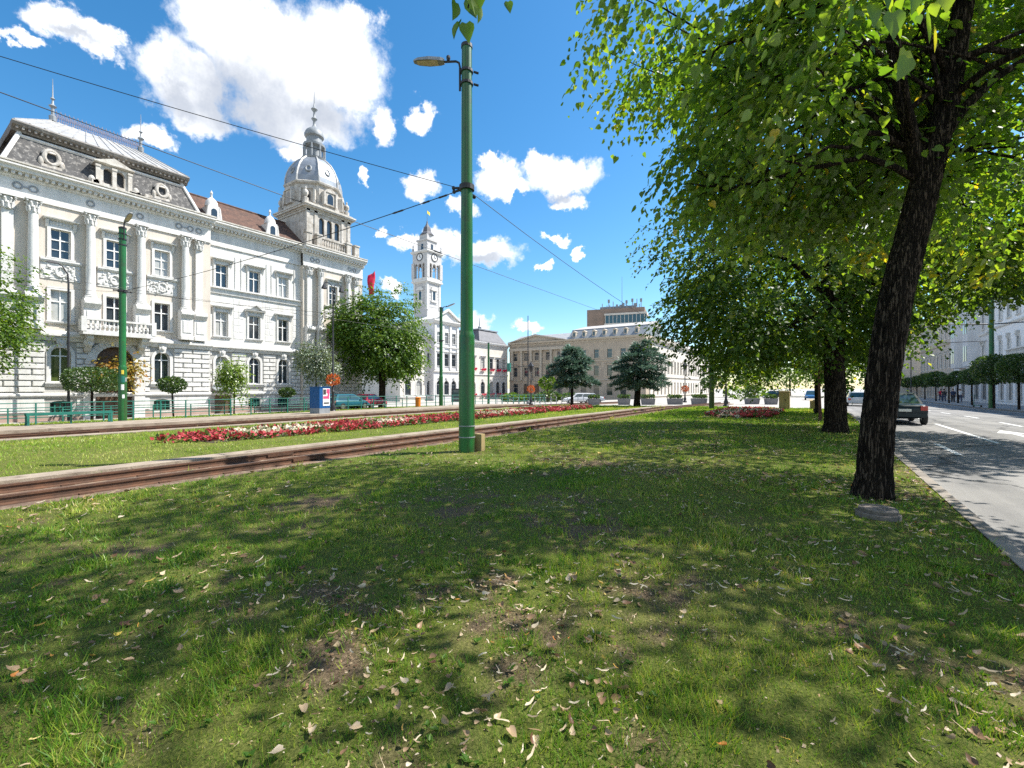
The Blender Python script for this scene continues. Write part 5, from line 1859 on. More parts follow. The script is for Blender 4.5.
G1 = 'clipped trees before the palace'
top_px('wide box clipped tree left of the palace entrance', 92, 368, 391, 41, 29.5, 1, box=.55, group=G1, stem=.07)
top_px('small ball topiary right of the palace entrance', 172, 377, 392.5, 23, 31.5, 2, group=G1, leanx=.15)
top_px('low round topiary in front of the palace wall near the blue kiosk', 287, 388, 397, 15, 38, 3, group=G1)
G2 = 'clipped trees along the far pavement'
for k, (x, yt, yb, w, Y, lab) in enumerate([
    (1019, 354, 383, 32, 36.5, 'clipped flat oval tree nearest on the far pavement at the right picture edge'),
    (994, 355, 384, 33, 39.5, 'large clipped tree standing just before the green post on the far pavement'),
    (972, 369, 384.5, 19, 49, 'clipped tree directly behind the green post with the long grey house'),
    (958, 371, 384, 13, 56, 'clipped tree under the balcony of the long grey house'),
    (949, 376, 386.5, 13, 56, 'smallest ball clipped tree standing proud of the pavement row'),
    (936, 372, 386.5, 19, 66, 'broad clipped tree before the bay window house'),
    (925, 374, 387, 12, 76, 'clipped tree before the left bay of the grey house'),
    (917, 376, 387, 9, 88, 'far clipped tree beside the street lamp'),
    (908, 378, 387.5, 12, 98, 'farthest clipped tree of the pavement row')]):
    s = (x - 512) / F
    top_px(lab, x, yt, yb, w, Y, 20 + k, box=.1, group=G2, stem=.08, size=.14 if Y < 60 else .2)


# flower beds (nobody could count the plants)
def flower_bed(name, u0, u1, v0, v1, label, seed, dens, pat):
    r = np.random.default_rng(seed)
    A = (u1 - u0) * (v1 - v0)
    n = int(A * dens)
    u = u0 + (u1 - u0) * r.random(n)
    v = v0 + (v1 - v0) * r.random(n)
    t = (v - v0) / (v1 - v0)
    tu = np.minimum(u - u0, u1 - u)
    keep = (np.abs(t - .5) * 2 < np.sqrt(np.clip(tu / 2.2, 0, 1))) & (r.random(n) < .45 + .9 * (fbm(u, v, .8, 55) - .2))
    u, v, t = u[keep], v[keep], t[keep]
    n = len(u)
    k = 7
    z = np.vectorize(G)(u, v)
    h = .09 + .13 * r.random(n)
    P = np.repeat(np.stack([u, v, z], -1), k, 0) + r.normal(scale=[.05, .05, .0], size=(n * k, 3))
    hh = np.repeat(h, k) * (.35 + .65 * r.random(n * k))
    P[:, 2] += hh
    tone = pat(u, v, t, r)
    rn = np.repeat(tone, k) + r.normal(scale=.04, size=n * k)
    green = (hh < .5 * np.repeat(h, k)) | (np.repeat(r.random(n), k) < .22)
    rn = np.where(green, .11 * r.random(n * k), np.clip(rn, .14, 1))
    o = scatter(name, P, r.normal(size=(n * k, 3)) + [0, 0, .5], r.normal(scale=.7, size=(n * k, 3)) + [0, 0, 1], .10 + .05 * r.random(n * k), M['redflower'], LEAF4, rnd=rn)
    tag(o, label, 'flowers', None, 'stuff')
    return o


def pat1(u, v, t, r):
    m = fbm(u, v, 2.4, 77)
    edge = np.abs(t - .5) * 2
    red = (edge > .62) | (m > .53) | (u < 7)
    return np.where(red, .3 + .22 * r.random(len(u)), np.where(m < .39, .78 + .2 * r.random(len(u)), .64 + .07 * r.random(len(u))))


def pat2(u, v, t, r):
    m = fbm(u, v, 1.2, 97)
    return np.where(m > .46, .3 + .24 * r.random(len(u)), np.where(m > .42, .66, .8 + .2 * r.random(len(u))))


sheet('flower_soil', 5.8, 33, 14.4, 17.2, .012, M['soil'], 0, label='soil under the long red and cream flower bed', cat='soil')
flower_bed('flowers', 5.0, 33.5, 14.2, 17.4, 'long bed of red and cream flowers on the sunny median', 3, 50, pat1)
sheet('flower_soil', 25.2, 36, 2.2, 5.2, .02, M['soil'], 0, label='soil under the short red flower bed', cat='soil')
flower_bed('flowers', 25, 36.4, 2.0, 5.4, 'short bed of red and white flowers at the far end of the shaded lawn', 4, 55, pat2)

# ------------------------------------------------------------------ grass blades and litter
def blades(u, v, r, hmul=1, wmul=1, seed=0, sunny=0):
    n = len(u)
    d = dirt_at(u, v) if not sunny else np.zeros(n)
    keep = r.random(n) > d * 1.02
    u, v = u[keep], v[keep]
    n = len(u)
    dist = np.hypot(u, v)
    z = np.vectorize(G)(u, v) - .012
    clump = fbm(u, v, .5, 131)
    tuft = sstep(.5, .68, fbm(u, v, .34, 151, 3))
    h = (.022 + .032 * r.random(n)) * (.55 + .8 * clump + .9 * tuft) * (1 + .02 * dist) * hmul
    w = (.0032 + .0022 * r.random(n)) * (1 + np.clip(dist - 1.5, 0, 40) * .34) * wmul
    ax = r.normal(scale=.5, size=(n, 3)) * [1, 1, 0] + [0, 0, 1]
    nr = r.normal(size=(n, 3)) * [1, 1, .2]
    dry = dry_at(u, v)
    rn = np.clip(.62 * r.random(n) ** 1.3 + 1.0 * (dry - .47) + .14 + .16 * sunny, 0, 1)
    return np.stack([u, v, z], -1), ax, nr, h, w, rn


def region(dmin, dmax, dens, r, v0=-1.41, v1=8.58, umax=41.5):
    A = 2 * dmax * 2 * dmax
    n = int(A * dens)
    u = (r.random(n) * 2 - 1) * dmax
    v = (r.random(n) * 2 - 1) * dmax
    d = np.hypot(u, v)
    ang = np.degrees(np.arctan2(v, u)) - 34.4
    m = (d > dmin) & (d <= dmax) & (v > v0) & (v < v1) & (u < umax) & (np.abs(ang) < 58)
    return u[m], v[m]


parts = []
for a, b_, dn in ((1.2, 3.2, 5200), (3.2, 5.5, 2500), (5.5, 9, 1100), (9, 16, 420), (16, 42, 190)):
    u, v = region(a, b_, dn, rng)
    parts.append(blades(u, v, rng))
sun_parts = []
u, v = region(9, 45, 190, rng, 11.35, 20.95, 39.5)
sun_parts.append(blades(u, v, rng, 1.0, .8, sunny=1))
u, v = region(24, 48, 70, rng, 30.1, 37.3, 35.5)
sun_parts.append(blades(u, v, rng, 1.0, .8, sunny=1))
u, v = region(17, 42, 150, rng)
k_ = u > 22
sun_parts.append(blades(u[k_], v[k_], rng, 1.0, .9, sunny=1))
r8 = np.random.default_rng(8)
for _ in range(70):
    uu, vv = r8.uniform(-6, 38), r8.choice([8.68, 9.0, 9.9, 10.7, 21.75, 22.2])
    n_ = int(r8.integers(12, 60))
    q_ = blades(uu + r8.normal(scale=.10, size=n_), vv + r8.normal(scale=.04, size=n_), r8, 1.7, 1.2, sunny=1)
    q_[0][:, 2] -= .07
    parts.append(q_)
def lay(ps, m, label):
    c = [np.concatenate(x) for x in zip(*ps)]
    o = scatter('grass', c[0], c[1], c[2], c[3], M[m], BLADE, None, width=c[4], rnd=c[5])
    tag(o, label, 'grass', None, 'stuff')


cat_ = [np.concatenate(x) for x in zip(*parts)]
print('blades', len(cat_[0]))
o = scatter('grass', cat_[0], cat_[1], cat_[2], cat_[3], M['grass'], BLADE, None, width=cat_[4], rnd=cat_[5])
tag(o, 'short worn grass of the lawn with bare and yellowed patches', 'grass', None, 'stuff')
lay(sun_parts, 'grass_sunlit', 'grass of the median and the far lawn with sunlight put into its colour')

# broad leaved weeds and clover in the turf
rw = np.random.default_rng(19)
WU, WV = [], []
for a, b_, dn in ((1.3, 4, 26), (4, 8, 14), (8, 15, 6)):
    u, v = region(a, b_, dn, rw)
    k_ = fbm(u, v, .9, 211) > .5
    WU.append(u[k_]); WV.append(v[k_])
u, v = np.concatenate(WU), np.concatenate(WV)
k_ = 7
uu, vv = np.repeat(u, k_), np.repeat(v, k_)
n = len(uu)
q = rw.random(n) * 6.28
sz = np.repeat(.012 + .02 * rw.random(len(u)), k_) * (.7 + .6 * rw.random(n))
o = scatter('weeds', np.stack([uu, vv, np.vectorize(G)(uu, vv) + .012 + .012 * rw.random(n)], -1), np.stack([np.cos(q), np.sin(q), .35 + .3 * rw.random(n)], -1), np.array([0, 0, 1.0]) + rw.normal(scale=.3, size=(n, 3)), sz, M['weed'], HEART, None, width=sz * (.5 + .4 * rw.random(n)), rnd=np.clip(rw.normal(.5, .25, n), 0, 1))
tag(o, 'small broad leaved weeds and clover growing in the lawn', 'weeds', None, 'stuff')

# fallen leaves and seed bracts
CURL = (np.array([(0, .04, .12), (.24, -.04, .16), (.40, .2, .26), (.33, .48, .22), (.20, .76, .14), (.05, 1.1, .34), (-.20, .76, .22), (-.36, .42, .30), (-.38, .16, .34), (-.2, -.05, .2), (0, .42, .0)], float), HEART[1])
BRACT = (np.array([(0, 0, .1), (.14, .15, .12), (.16, .5, .02), (.05, .85, .05), (-.16, 1.1, .22), (-.12, .8, .14), (-.02, .5, .10), (-.08, .2, .2)], float), [np.array([(0, 1, 7), (1, 2, 6), (1, 6, 7), (2, 3, 5), (2, 5, 6), (3, 4, 5)])])
r = np.random.default_rng(77)
U, V, SZ = [], [], []
for a, b_, dn, s in ((1.2, 4, 170, .040), (4, 8, 95, .047), (8, 16, 85, .058), (16, 34, 20, .075)):
    u, v = region(a, b_, dn, r)
    keep = r.random(len(u)) < (.10 + 1.0 * sstep(.44, .66, fbm(u, v, 1.1, 171))) * np.clip(1.25 - v / 9, .25, 1) + .5 * np.exp(-((u - 8.25) ** 2 + (v + .62) ** 2) / 1.2) + .35 * (v < -1.05)
    u, v = u[keep], v[keep]
    U.append(u); V.append(v); SZ.append(s * (.45 + .8 * r.random(len(u)) ** 1.5))
u, v, s = np.concatenate(U), np.concatenate(V), np.concatenate(SZ)
n = len(u)
z = np.vectorize(G)(u, v) + .012 + .018 * r.random(n)
q = r.random(n) * 6.28
ax = np.stack([np.cos(q), np.sin(q), r.normal(scale=.22, size=n)], -1)
nr = np.array([0, 0, 1.0]) + r.normal(scale=.45, size=(n, 3))
bract = r.random(n) < .68
rn = np.where(r.random(n) < .05, .93 + .07 * r.random(n), np.where(bract, np.clip(r.normal(.68, .16, n), 0, .9), np.clip(r.normal(.42, .22, n), 0, .9)))
P_ = np.stack([u, v, z], -1)
V1, V2 = BRACT, CURL
def litter(sel, tmpl, ln, wd):
    T, fc = tmpl
    nn = unit(nr[sel] - unit(ax[sel]) * (nr[sel] * unit(ax[sel])).sum(-1, keepdims=True)); aa = unit(ax[sel]); ss = np.cross(aa, nn)
    L1, W1 = (s * ln)[sel][:, None, None], (s * wd)[sel][:, None, None]
    V = P_[sel][:, None] + ss[:, None] * T[None, :, 0, None] * W1 + aa[:, None] * T[None, :, 1, None] * L1 + nn[:, None] * T[None, :, 2, None] * W1
    return V, fc[0], np.repeat(rn[sel], len(T))
v1, f1, r1 = litter(bract, BRACT, 1.5, 1.05)
v2, f2, r2 = litter(~bract, CURL, 1.25, 1.15)
F1 = (f1[None] + (np.arange(len(v1)) * v1.shape[1])[:, None, None]).reshape(-1, 3)
F2 = (f2[None] + (np.arange(len(v2)) * v2.shape[1])[:, None, None]).reshape(-1, 3) + v1.shape[0] * v1.shape[1]
o = np_mesh('fallen_leaves', np.concatenate([v1.reshape(-1, 3), v2.reshape(-1, 3)]), [F1, F2], M['dryleaf'], attrs={'rnd': np.concatenate([r1, r2])})
tag(o, 'dry pale and brown leaves littering the lawn', 'fallen leaves', None, 'stuff')
print('litter', n)
# crumbs of dry leaf, twig and bark
U, V = [], []
for a, b_, dn in ((1.2, 3.6, 750), (3.6, 7, 300), (7, 12, 70)):
    u, v = region(a, b_, dn, r)
    k_ = r.random(len(u)) < .22 + .78 * dirt_at(u, v)
    U.append(u[k_]); V.append(v[k_])
u, v = np.concatenate(U), np.concatenate(V); n = len(u)
q = r.random(n) * 6.28
ln = .007 + .02 * r.random(n) ** 2
o = scatter('litter', np.stack([u, v, np.vectorize(G)(u, v) + .004 + .006 * r.random(n)], -1), np.stack([np.cos(q), np.sin(q), r.normal(scale=.2, size=n)], -1), np.array([0, 0, 1.0]) + r.normal(scale=.5, size=(n, 3)), ln, M['dryleaf'], LEAF4, None, width=ln * (.25 + .9 * r.random(n)), rnd=np.clip(r.normal(.38, .25, n), 0, .88))
tag(o, 'crumbled dry leaf and twig bits on the bare soil patches', 'litter', None, 'stuff')
print('crumbs', n)
# ================================================================== street furniture
def pole_thing(name, label, u, v, z0, H, r0, r1, joint=None, m='green', group=None, cat='pole', dark=True):
    R = empty(name, (u, v, z0), 0, label, cat, group)
    b = MB()
    if joint:
        b.lathe([(r0, -.1), (r0 * .98, joint - .04), (r0 * .96, joint + .02), (r0 * .82, joint + .08), (r0 * .80, joint + .12), (r1, H)], (0, 0, 0), 20)
    else:
        b.lathe([(r0, -.1), (r1, H)], (0, 0, 0), 16)
    b.build('shaft', M[m], R, smooth=True)
    b = MB(); b.lathe([(r1 * 1.12, H - .03), (r1 * 1.12, H + .05), (r1 * .6, H + .09)], (0, 0, 0), 14)
    b.build('cap', M['iron' if dark else m], R)
    return R


def clamp(R, z, r, arms=()):
    b = MB()
    b.lathe([(r, z - .06), (r + .025, z - .06), (r + .025, z + .06), (r, z + .06)], (0, 0, 0), 16)
    for d in arms:
        d = Vector(d).normalized()
        b.tube([d * r + Vector((0, 0, z)), d * (r + .16) + Vector((0, 0, z))], .03, 6)
        b.ball(tuple(d * (r + .18) + Vector((0, 0, z))), .05, n=7, m=5)
    b.build('wire_clamp', M['iron'], R)


def luminaire(R, p0, p1, head, rad=.03, hl=.62, down=.25, m='iron'):
    """bracket arm from p0 via a bend to p1, flat lamp head along head direction"""
    b = MB()
    p0, p1 = Vector(p0), Vector(p1)
    mid = Vector((p0.x, p0.y, p1.z))
    k = [p0, p0.lerp(mid, .8)] + [p0.lerp(mid, .8).lerp(mid, t).lerp(mid.lerp(p1, .25 * t), t) for t in (.5, 1)] + [p1]
    b.tube(k, rad, 8)
    a = b.build('lamp_arm', M[m], R, smooth=True)
    h = Vector(head).normalized()
    s = h.cross(Vector((0, 0, 1))).normalized()
    n = s.cross(h)
    b = MB()
    c = p1
    w = hl * .17
    secs = [(0, .5, .055), (.12, .75, .07), (.5, 1.0, .07), (.85, .8, .055), (1, .35, .03)]
    for t, ww, tt in secs:
        q = c + h * (hl * t)
        for sx, sz in ((-1, -.35), (1, -.35), (.8, 1), (-.8, 1)):
            b.v.append(tuple(q + s * (sx * ww * w) + n * (sz * tt)))
    for i in range(len(secs) - 1):
        for k2 in range(4):
            b.f.append((i * 4 + k2, i * 4 + (k2 + 1) % 4, (i + 1) * 4 + (k2 + 1) % 4, (i + 1) * 4 + k2))
    b.f += [(0, 1, 2, 3), (16, 17, 18, 19)]
    hd = b.build('lamp_head', M['greymetal'], R)
    b = MB()
    q0, q1 = c + h * hl * .2, c + h * hl * .88
    pts = [q0 + s * w * .8, q1 + s * w * .6, q1 - s * w * .6, q0 - s * w * .8]
    b.poly([p - n * .027 for p in pts])
    b.build('lens', M['lens'], hd)
    b = MB()
    q = c - h * .1 + n * .03
    b.lathe([(.035, 0), (.05, .05), (.05, .1), (.02, .13)], tuple(q), 8)
    b.build('photo_sensor', M['iron'], hd)


GP = 'green tram wire poles'
P1 = (8.42, 7.1)
R = pole_thing('tram_pole', 'tall dark green tram pole with a lamp bracket standing in the shaded lawn', P1[0], P1[1], 0, 9.85, .195, .125, 2.82, group=GP)
clamp(R, 6.42, .16, [(-.3, 1, -.15), (1, .1, -.3), (-.4, 1, .1)])
for z in (8.95, 9.25):
    b = MB()
    b.lathe([(.135, z - .03), (.155, z - .03), (.155, z + .03), (.135, z + .03)], (0, 0, 0), 14)
    b.tube([(.1, -.14, z), (.2, -.2, z)], .03, 6)
    b.build('band', M['iron'], R)
luminaire(R, (-.08, .15, 8.8), (-.28, .48, 9.52), (-.5, .86, .05), .026, .76)
b = MB(); b.box(.22, .36, -.28, -.06, 0, .42); b.build('junction_box', M['tan'], R)
for z in (.35, .62):
    b = MB()
    b.lathe([(.194, z), (.202, z), (.202, z + .025), (.194, z + .025)], (0, 0, 0), 20)
    b.build('strap', M['greymetal'], R)

P2 = (8.2, 31.2)
z2 = G(*P2)
R = pole_thing('tram_pole', 'bright green tram pole on the platform plastered with small posters', P2[0], P2[1], z2, 10.5, .19, .16, 3.0, group=GP)
clamp(R, 7.1, .185, [(0, -1, 0), (1, 0, 0), (-1, 0, 0)])
luminaire(R, (0, -.24, 9.9), (0, -.5, 10.75), (0.1, -1, .55), .035, .75)
for z in (9.6, 9.9, 10.2):
    b = MB()
    b.lathe([(.165, z - .03), (.19, z - .03), (.19, z + .03), (.165, z + .03)], (0, 0, 0), 14)
    b.build('band', M['iron'], R)
def wrap(zb, zt, a0, a1, mm, r=.193, nm='notice'):
    b = MB()
    q = [math.radians(a0 + (a1 - a0) * k / 6) for k in range(7)]
    for k in range(6):
        b.poly([(r * math.cos(q[k]), r * math.sin(q[k]), zb), (r * math.cos(q[k + 1]), r * math.sin(q[k + 1]), zb), (r * math.cos(q[k + 1]), r * math.sin(q[k + 1]), zt), (r * math.cos(q[k]), r * math.sin(q[k]), zt)])
    b.build(nm, M[mm], R)
wrap(1.75, 2.05, -125, -85, 'white'); wrap(2.15, 2.5, -130, -75, 'teal'); wrap(2.6, 2.82, -122, -88, 'sticker'); wrap(2.2, 2.42, -70, -45, 'greymetal'); wrap(1.3, 1.5, -110, -80, 'white')

P3 = (35.7, 6.6)
R = pole_thing('tram_pole', 'olive green tram pole rising into the linden boughs at the end of the shaded lawn', P3[0], P3[1], 0, 9.8, .185, .13, 2.9, m='olive', group=GP)
clamp(R, 4.5, .19, [(-1, 0, .2)])
P4 = at(441, 45.2)
R = pole_thing('tram_pole', 'green tram pole with one raised lamp arm in front of the city hall gable', P4[0], P4[1], G(*P4), 9.9, .2, .15, 3.0, group=GP)
luminaire(R, (0.1, -.18, 9.4), (0.3, -.6, 10.0), (.5, -1, .45), .04, .85)
clamp(R, 6.6, .19, [(0, -1, 0)])
P5 = at(488.5, 71)
R = pole_thing('tram_pole', 'slim green tram pole before the city hall side wing', P5[0], P5[1], G(*P5) - .15, 9.7, .2, .15, 3.0, group=GP)
b = MB(); b.tube([(0, -.1, 5.5), (0, -8, 5.9)], .05, 6); b.tube([(0, -.1, 7.0), (0, -6, 5.9)], .025, 5); b.build('cantilever_arm', M['iron'], R)
b = MB(); b.box(-.2, .2, -4.2, -3.7, 5.1, 6.4); b.build('signal', M['teal'], R)
P6 = at(991.5, 40.8)
R = pole_thing('tram_pole', 'green lighting pole on the far pavement among the clipped trees', P6[0], P6[1], G(*P6), 11.5, .21, .16, 3.2, group=GP)
b = MB(); b.tube([(0, .2, 7.6), (0.2, 9.5, 8.2)], .06, 7); b.tube([(0, -.2, 7.6), (0, -2.8, 7.65)], .05, 7); b.build('cantilever_arm', M['iron'], R)
b = MB(); b.tube([(0, .25, 6.1), (0.3, 3.6, 6.1)], .03, 6); b.build('bracket', M['iron'], R)

# overhead wires: each a thing of its own
def wire(label, pts, rad=.012, sag=0, name='overhead_wire', m='wire', cat='wire', ins=()):
    b = MB()
    out = []
    for (p, q) in zip(pts, pts[1:]):
        p, q = Vector(p), Vector(q)
        for k in range(13):
            t = k / 12
            x = p.lerp(q, t)
            x.z -= sag * 4 * t * (1 - t)
            if not out or (x - out[-1]).length > 1e-4: out.append(x)
    b.tube(out, rad, 5)
    o = b.build(name, M[m])
    tag(o, label, cat, 'overhead tram wires')
    if ins:
        b = MB()
        for t, ln in ins:
            i = t * (len(out) - 1)
            a = out[int(i)].lerp(out[min(int(i) + 1, len(out) - 1)], i - int(i))
            d = (out[min(int(i) + 1, len(out) - 1)] - out[int(i)]).normalized()
            b.tube([a - d * ln / 2, a - d * ln * .3, a, a + d * ln * .3, a + d * ln / 2], [.01, .026, .022, .026, .01], 7)
        b.build('insulator', M['iron'], o)
    return o


A1 = Vector((P1[0], P1[1], 6.42))
A2 = Vector((P2[0], P2[1], z2 + 7.1))
spanA = A1 + Vector((-.02, .3, -.02))
wire('span wire with chain insulators strung from the dark green pole across to the poster pole', [spanA, A2 + Vector((0, -.4, 0))], .012, .22, ins=((.02, .35), (.045, .3), (.09, .5), (.93, .9)))
wire('contact wire running high along the near tram track past the domed tower', [(-8, 9.9, 5.95), (70, 9.9, 5.75)], .008, .12, ins=((.235, .4),))
wire('contact wire along the far tram track in front of the palace windows', [(-14, 23.4, 5.75), (70, 23.4, 5.5)], .007, .1)
wire('topmost cable crossing the white cloud down to the dark green pole', [A1 + Vector((-.05, .25, .05)), (-2.2, 16.3, 8.95)], .008, .10)
wire('sagging feeder cable from the dark green pole to the olive pole under the trees', [A1 + Vector((.3, .02, -.05)), (P3[0] - .2, P3[1], 4.5)], .0085, .55)
wire('short span wire from the poster pole towards the palace wall', [A2 + Vector((0, .3, 0)), (4.6, 42.5, 8.2)], .008, .1)
wire('thin pull wire leaving the poster pole along the platform', [A2 + Vector((.3, 0, .0)), (19, 24.5, 6.3), (P4[0], P4[1], G(*P4) + 6.6)], .010, .12, ins=((.1, .5),))


# fence on the platform
def fence(label, u0, u1, v, sp, H, rails, dz=0):
    R = empty('platform_fence', (0, 0, 0), 0, label, 'fence', 'green platform fences')
    n = int((u1 - u0) / sp)
    b = MB(); b.box(-.03, .03, -.03, .03, -.1, H); 
    p0 = None
    for k in range(n + 1):
        u = u0 + k * sp
        if p0 is None:
            p0 = b.build('post', M['teal'], R, loc=(u, v, G(u, v) + dz))
        else:
            o = p0.copy(); COL.objects.link(o); o.location = (u, v, G(u, v) + dz)
    for z in rails:
        c = MB()
        us = lines(u0, u0 + n * sp, UB)
        for a, e in zip(us, us[1:]):
            c.tube([(a, v, G(a, v) + dz + z), (e, v, G(e, v) + dz + z)], .024, 6)
        c.build('rail', M['teal'], R)


fence('long teal green railing along the back of the tram platform', -4, 58, 33.15, 1.32, 1.12, (1.1, .72, .36), .02)
fence('second lower teal railing beyond the grass strip before the palace', -4, 34, 37.2, 2.2, .9, (.88, .5))

# benches and platform things
def bench(label, u, v, L_, ang):
    R = empty('metal_bench', (u, v, G(u, v) + .12), ang, label, 'bench')
    b = MB(); b.box(-L_ / 2, L_ / 2, -.22, .22, .50, .56); b.box(-L_ / 2, L_ / 2, -.23, -.19, .44, .499); b.box(-L_ / 2, L_ / 2, .19, .23, .44, .499); b.build('seat', M['teal'], R)
    for x in (-L_ / 2 + .06, 0, L_ / 2 - .06):
        b = MB()
        if abs(x) < .01: b.box(x - .03, x + .03, -.03, .03, 0, .499)
        else:
            for y in (-.2, .2): b.box(x - .04, x + .04, y - .03, y + .03, 0, .439)
            b.box(x - .05, x + .05, -.24, .24, 0, .03)
        b.build('leg', M['teal'], R)


bu, bv = at(71, 21.5)
bench('plain backless teal metal bench at the platform front left of the poster pole', bu, bv, 3.0, 0)

ku, kv = at(319.5, 29.3)
R = empty('ticket_kiosk', (ku, kv, G(ku, kv) + .12), math.radians(8), 'blue kiosk cabinet with a white and pink poster on the tram platform', 'kiosk')
b = MB(); b.box(-.38, .46, -.45, .45, .35, 1.68); b.build('cabinet', M['blue'], R)
b = MB(); b.box(-.38, .46, -.44, .44, 0, .349); b.build('base', M['greymetal'], R)
b = MB(); b.box(-.41, .49, -.48, .48, 1.681, 1.73); b.build('roof', M['blue'], R)
b = MB(); b.box(-.12, .42, -.462, -.451, .5, 1.62); po = b.build('poster', M['white'], R)
b = MB(); b.box(-.1, .12, -.468, -.463, 1.22, 1.56); b.build('poster_print', M['black'], po)
b = MB(); b.box(.16, .4, -.468, -.463, 1.3, 1.58); b.box(-.1, .36, -.468, -.463, .95, 1.12)
b.poly([(.3, -.469, 1.55), (.4, -.469, 1.42), (.34, -.469, .9), (.2, -.469, 1.0)])
b.build('poster_print', M['magenta'], po)
b = MB(); b.box(-.06, .36, -.468, -.463, .62, .72); b.build('poster_print', M['black'], po)

# litter bin, cabinet, letter box, manhole
u, v = at(418, 43); R = empty('litter_bin', (u, v, G(u, v)), 0, 'orange litter bin behind the railing left of the green pole', 'bin')
b = MB(); b.lathe([(.2, 0.05), (.24, .1), (.26, .85), (.28, .9)], (0, 0, 0), 14); b.build('body', M['orange'], R)
b = MB(); b.lathe([(.27, .901), (.27, .95), (.16, 1.0)], (0, 0, 0), 14); b.build('lid', M['orange'], R)
u, v = at(784.5, 32.5); R = empty('utility_cabinet', (u, v, 0), 0, 'mustard tan utility cabinet at the lawn end beside the red flower bed', 'cabinet')
b = MB(); b.box(-.3, .3, -.33, .33, .06, 1.28); b.build('body', M['tan'], R)
b = MB(); b.frustum(-.34, .34, -.37, .37, 1.281, -.28, .28, -.3, .3, 1.36); b.build('roof', M['tan'], R)
b = MB(); b.box(-.315, -.301, -.28, -.01, .12, 1.2); b.box(-.315, -.301, .01, .28, .12, 1.2); d = b.build('door', M['tan'], R)
b = MB(); b.box(-.34, -.316, -.08, -.04, .6, .75); b.build('handle', M['iron'], d)
b = MB(); b.box(-.28, .28, -.31, .31, -.1, .059); b.build('base', M['planter'], R)
u, v = at(814, 29); R = empty('letter_box', (u, v, 0), 0, 'small tan box on a short post by the third linden', 'letter box')
b = MB(); b.box(-.2, .2, -.22, .22, .22, .72); b.prism([(-.24, .722), (.24, .722), (0, .82)], -.25, .25); b.build('body', M['tan'], R)
b = MB(); b.box(-.05, .05, -.05, .05, -.1, .219); b.build('post', M['bark'], R)
u, v = at(878, 5.42)
R = empty('manhole', (u, v, -.035), 0, 'round raised concrete manhole with lid in the grass by the leaning linden', 'manhole')
b = MB(); b.lathe([(.225, -.1), (.22, .085), (.21, .095), (.17, .095), (.17, .08)], (0, 0, 0), 32); b.build('ring', M['manhole'], R, smooth=True)
b = MB(); b.lathe([(.19, .097), (.195, .13), (.185, .145), (.1, .15)], (0, 0, 0), 32)
for k in range(8):
    q = PI / 4 * k
    b.tube([(.05 * math.cos(q), .05 * math.sin(q), .149), (.16 * math.cos(q), .16 * math.sin(q), .147)], .012, 4)
b.build('lid', M['manhole'], R)

# lamps
def ornate_lamp(label, x, Y, H, basket, lantern=True, zb=None):
    u, v = at(x, Y)
    R = empty('street_lamp', (u, v, G(u, v) - .1 if zb is None else zb), 0, label, 'street lamp', 'ornate black street lamps')
    b = MB()
    b.lathe([(.24, 0), (.26, .15), (.16, .3), (.2, .5), (.12, .7), (.09, .9), (.08, 1.6), (.12, 1.68), (.07, 1.75), (.055, H - .9), (.1, H - .82), (.05, H - .75)], (0, 0, 0), 12)
    b.build('post', M['iron'], R, smooth=True)
    if lantern:
        b = MB(); b.lathe([(.1, H - .75), (.3, H - .3), (.34, H - .1), (.36, H - .05), (.12, H + .3), (.05, H + .42), (.01, H + .6)], (0, 0, 0), 6); b.build('lantern', M['iron'], R)
    else:
        b = MB()
        for s in (-1, 1):
            b.tube([(0, 0, H - .8)] + [(s * (.45 - .45 * math.cos(t)), 0, H - .8 + .5 * math.sin(t)) for t in (.5, 1.0, 1.57, 2.2)], .03, 6)
            b.lathe([(.06, H - .42), (.2, H - .75), (.22, H - .8), (.05, H - .82)], (s * .72, 0, 0), 8)
        b.build('lamp_arm', M['iron'], R)
    if basket:
        r = np.random.default_rng(int(x))
        n = 420
        d = unit(r.normal(size=(n, 3)))
        P = d * (.45 * (.7 + .3 * r.random((n, 1)))) * [1, 1, .95] + [0, 0, basket]
        scatter('flower_basket', P, d + r.normal(scale=.5, size=(n, 3)), r.normal(size=(n, 3)), .1 + .06 * r.random(n), M['basketflower'], LEAF4, R)


ornate_lamp('ornate black lamp with an orange flower ball beside the blue kiosk', 333, 33.5, 10.0, 2.55, False)
ornate_lamp('black lantern lamp with orange flower ball in front of the courthouse columns', 531, 54, 4.7, 1.9)
ornate_lamp('black lantern lamp with a flower ball beside the far planters under the boughs', 685, 62, 5.2, 1.9)
ornate_lamp('dark lantern post behind the short red flower bed', 726, 40, 4.0, None)
ornate_lamp('tall dark lamp before the sand coloured town house', 911, 70, 12, None)
u, v = at(68.5, 29.5)
R = empty('street_lamp', (u, v, G(u, v)), 0, 'slender grey lamp post with a hooked head before the palace columns', 'street lamp')
b = MB(); b.tube([(0, 0, -.1), (0, 0, 9.0), (-.03, .03, 9.6), (-.25, .15, 10.1), (-.5, .3, 10.3)], [.075, .055, .05, .045, .04], 8); b.build('post', M['iron'], R, smooth=True)
b = MB(); b.frustum(-.95, -.45, .2, .5, 10.24, -.9, -.45, .24, .46, 10.36); b.build('lamp_head', M['iron'], R)
u, v = at(528, 62)
R = empty('flagpole', (u, v, G(u, v) - .15), 0, 'tall thin dark flagpole standing before the courthouse pediment', 'flagpole')
b = MB(); b.tube([(0, 0, 0), (0, 0, 12.2)], [.09, .05], 8); b.build('mast', M['iron'], R)
b = MB(); b.lathe([(.22, 0), (.22, .4), (.12, .5)], (0, 0, 0), 10); b.build('base', M['planter'], R)

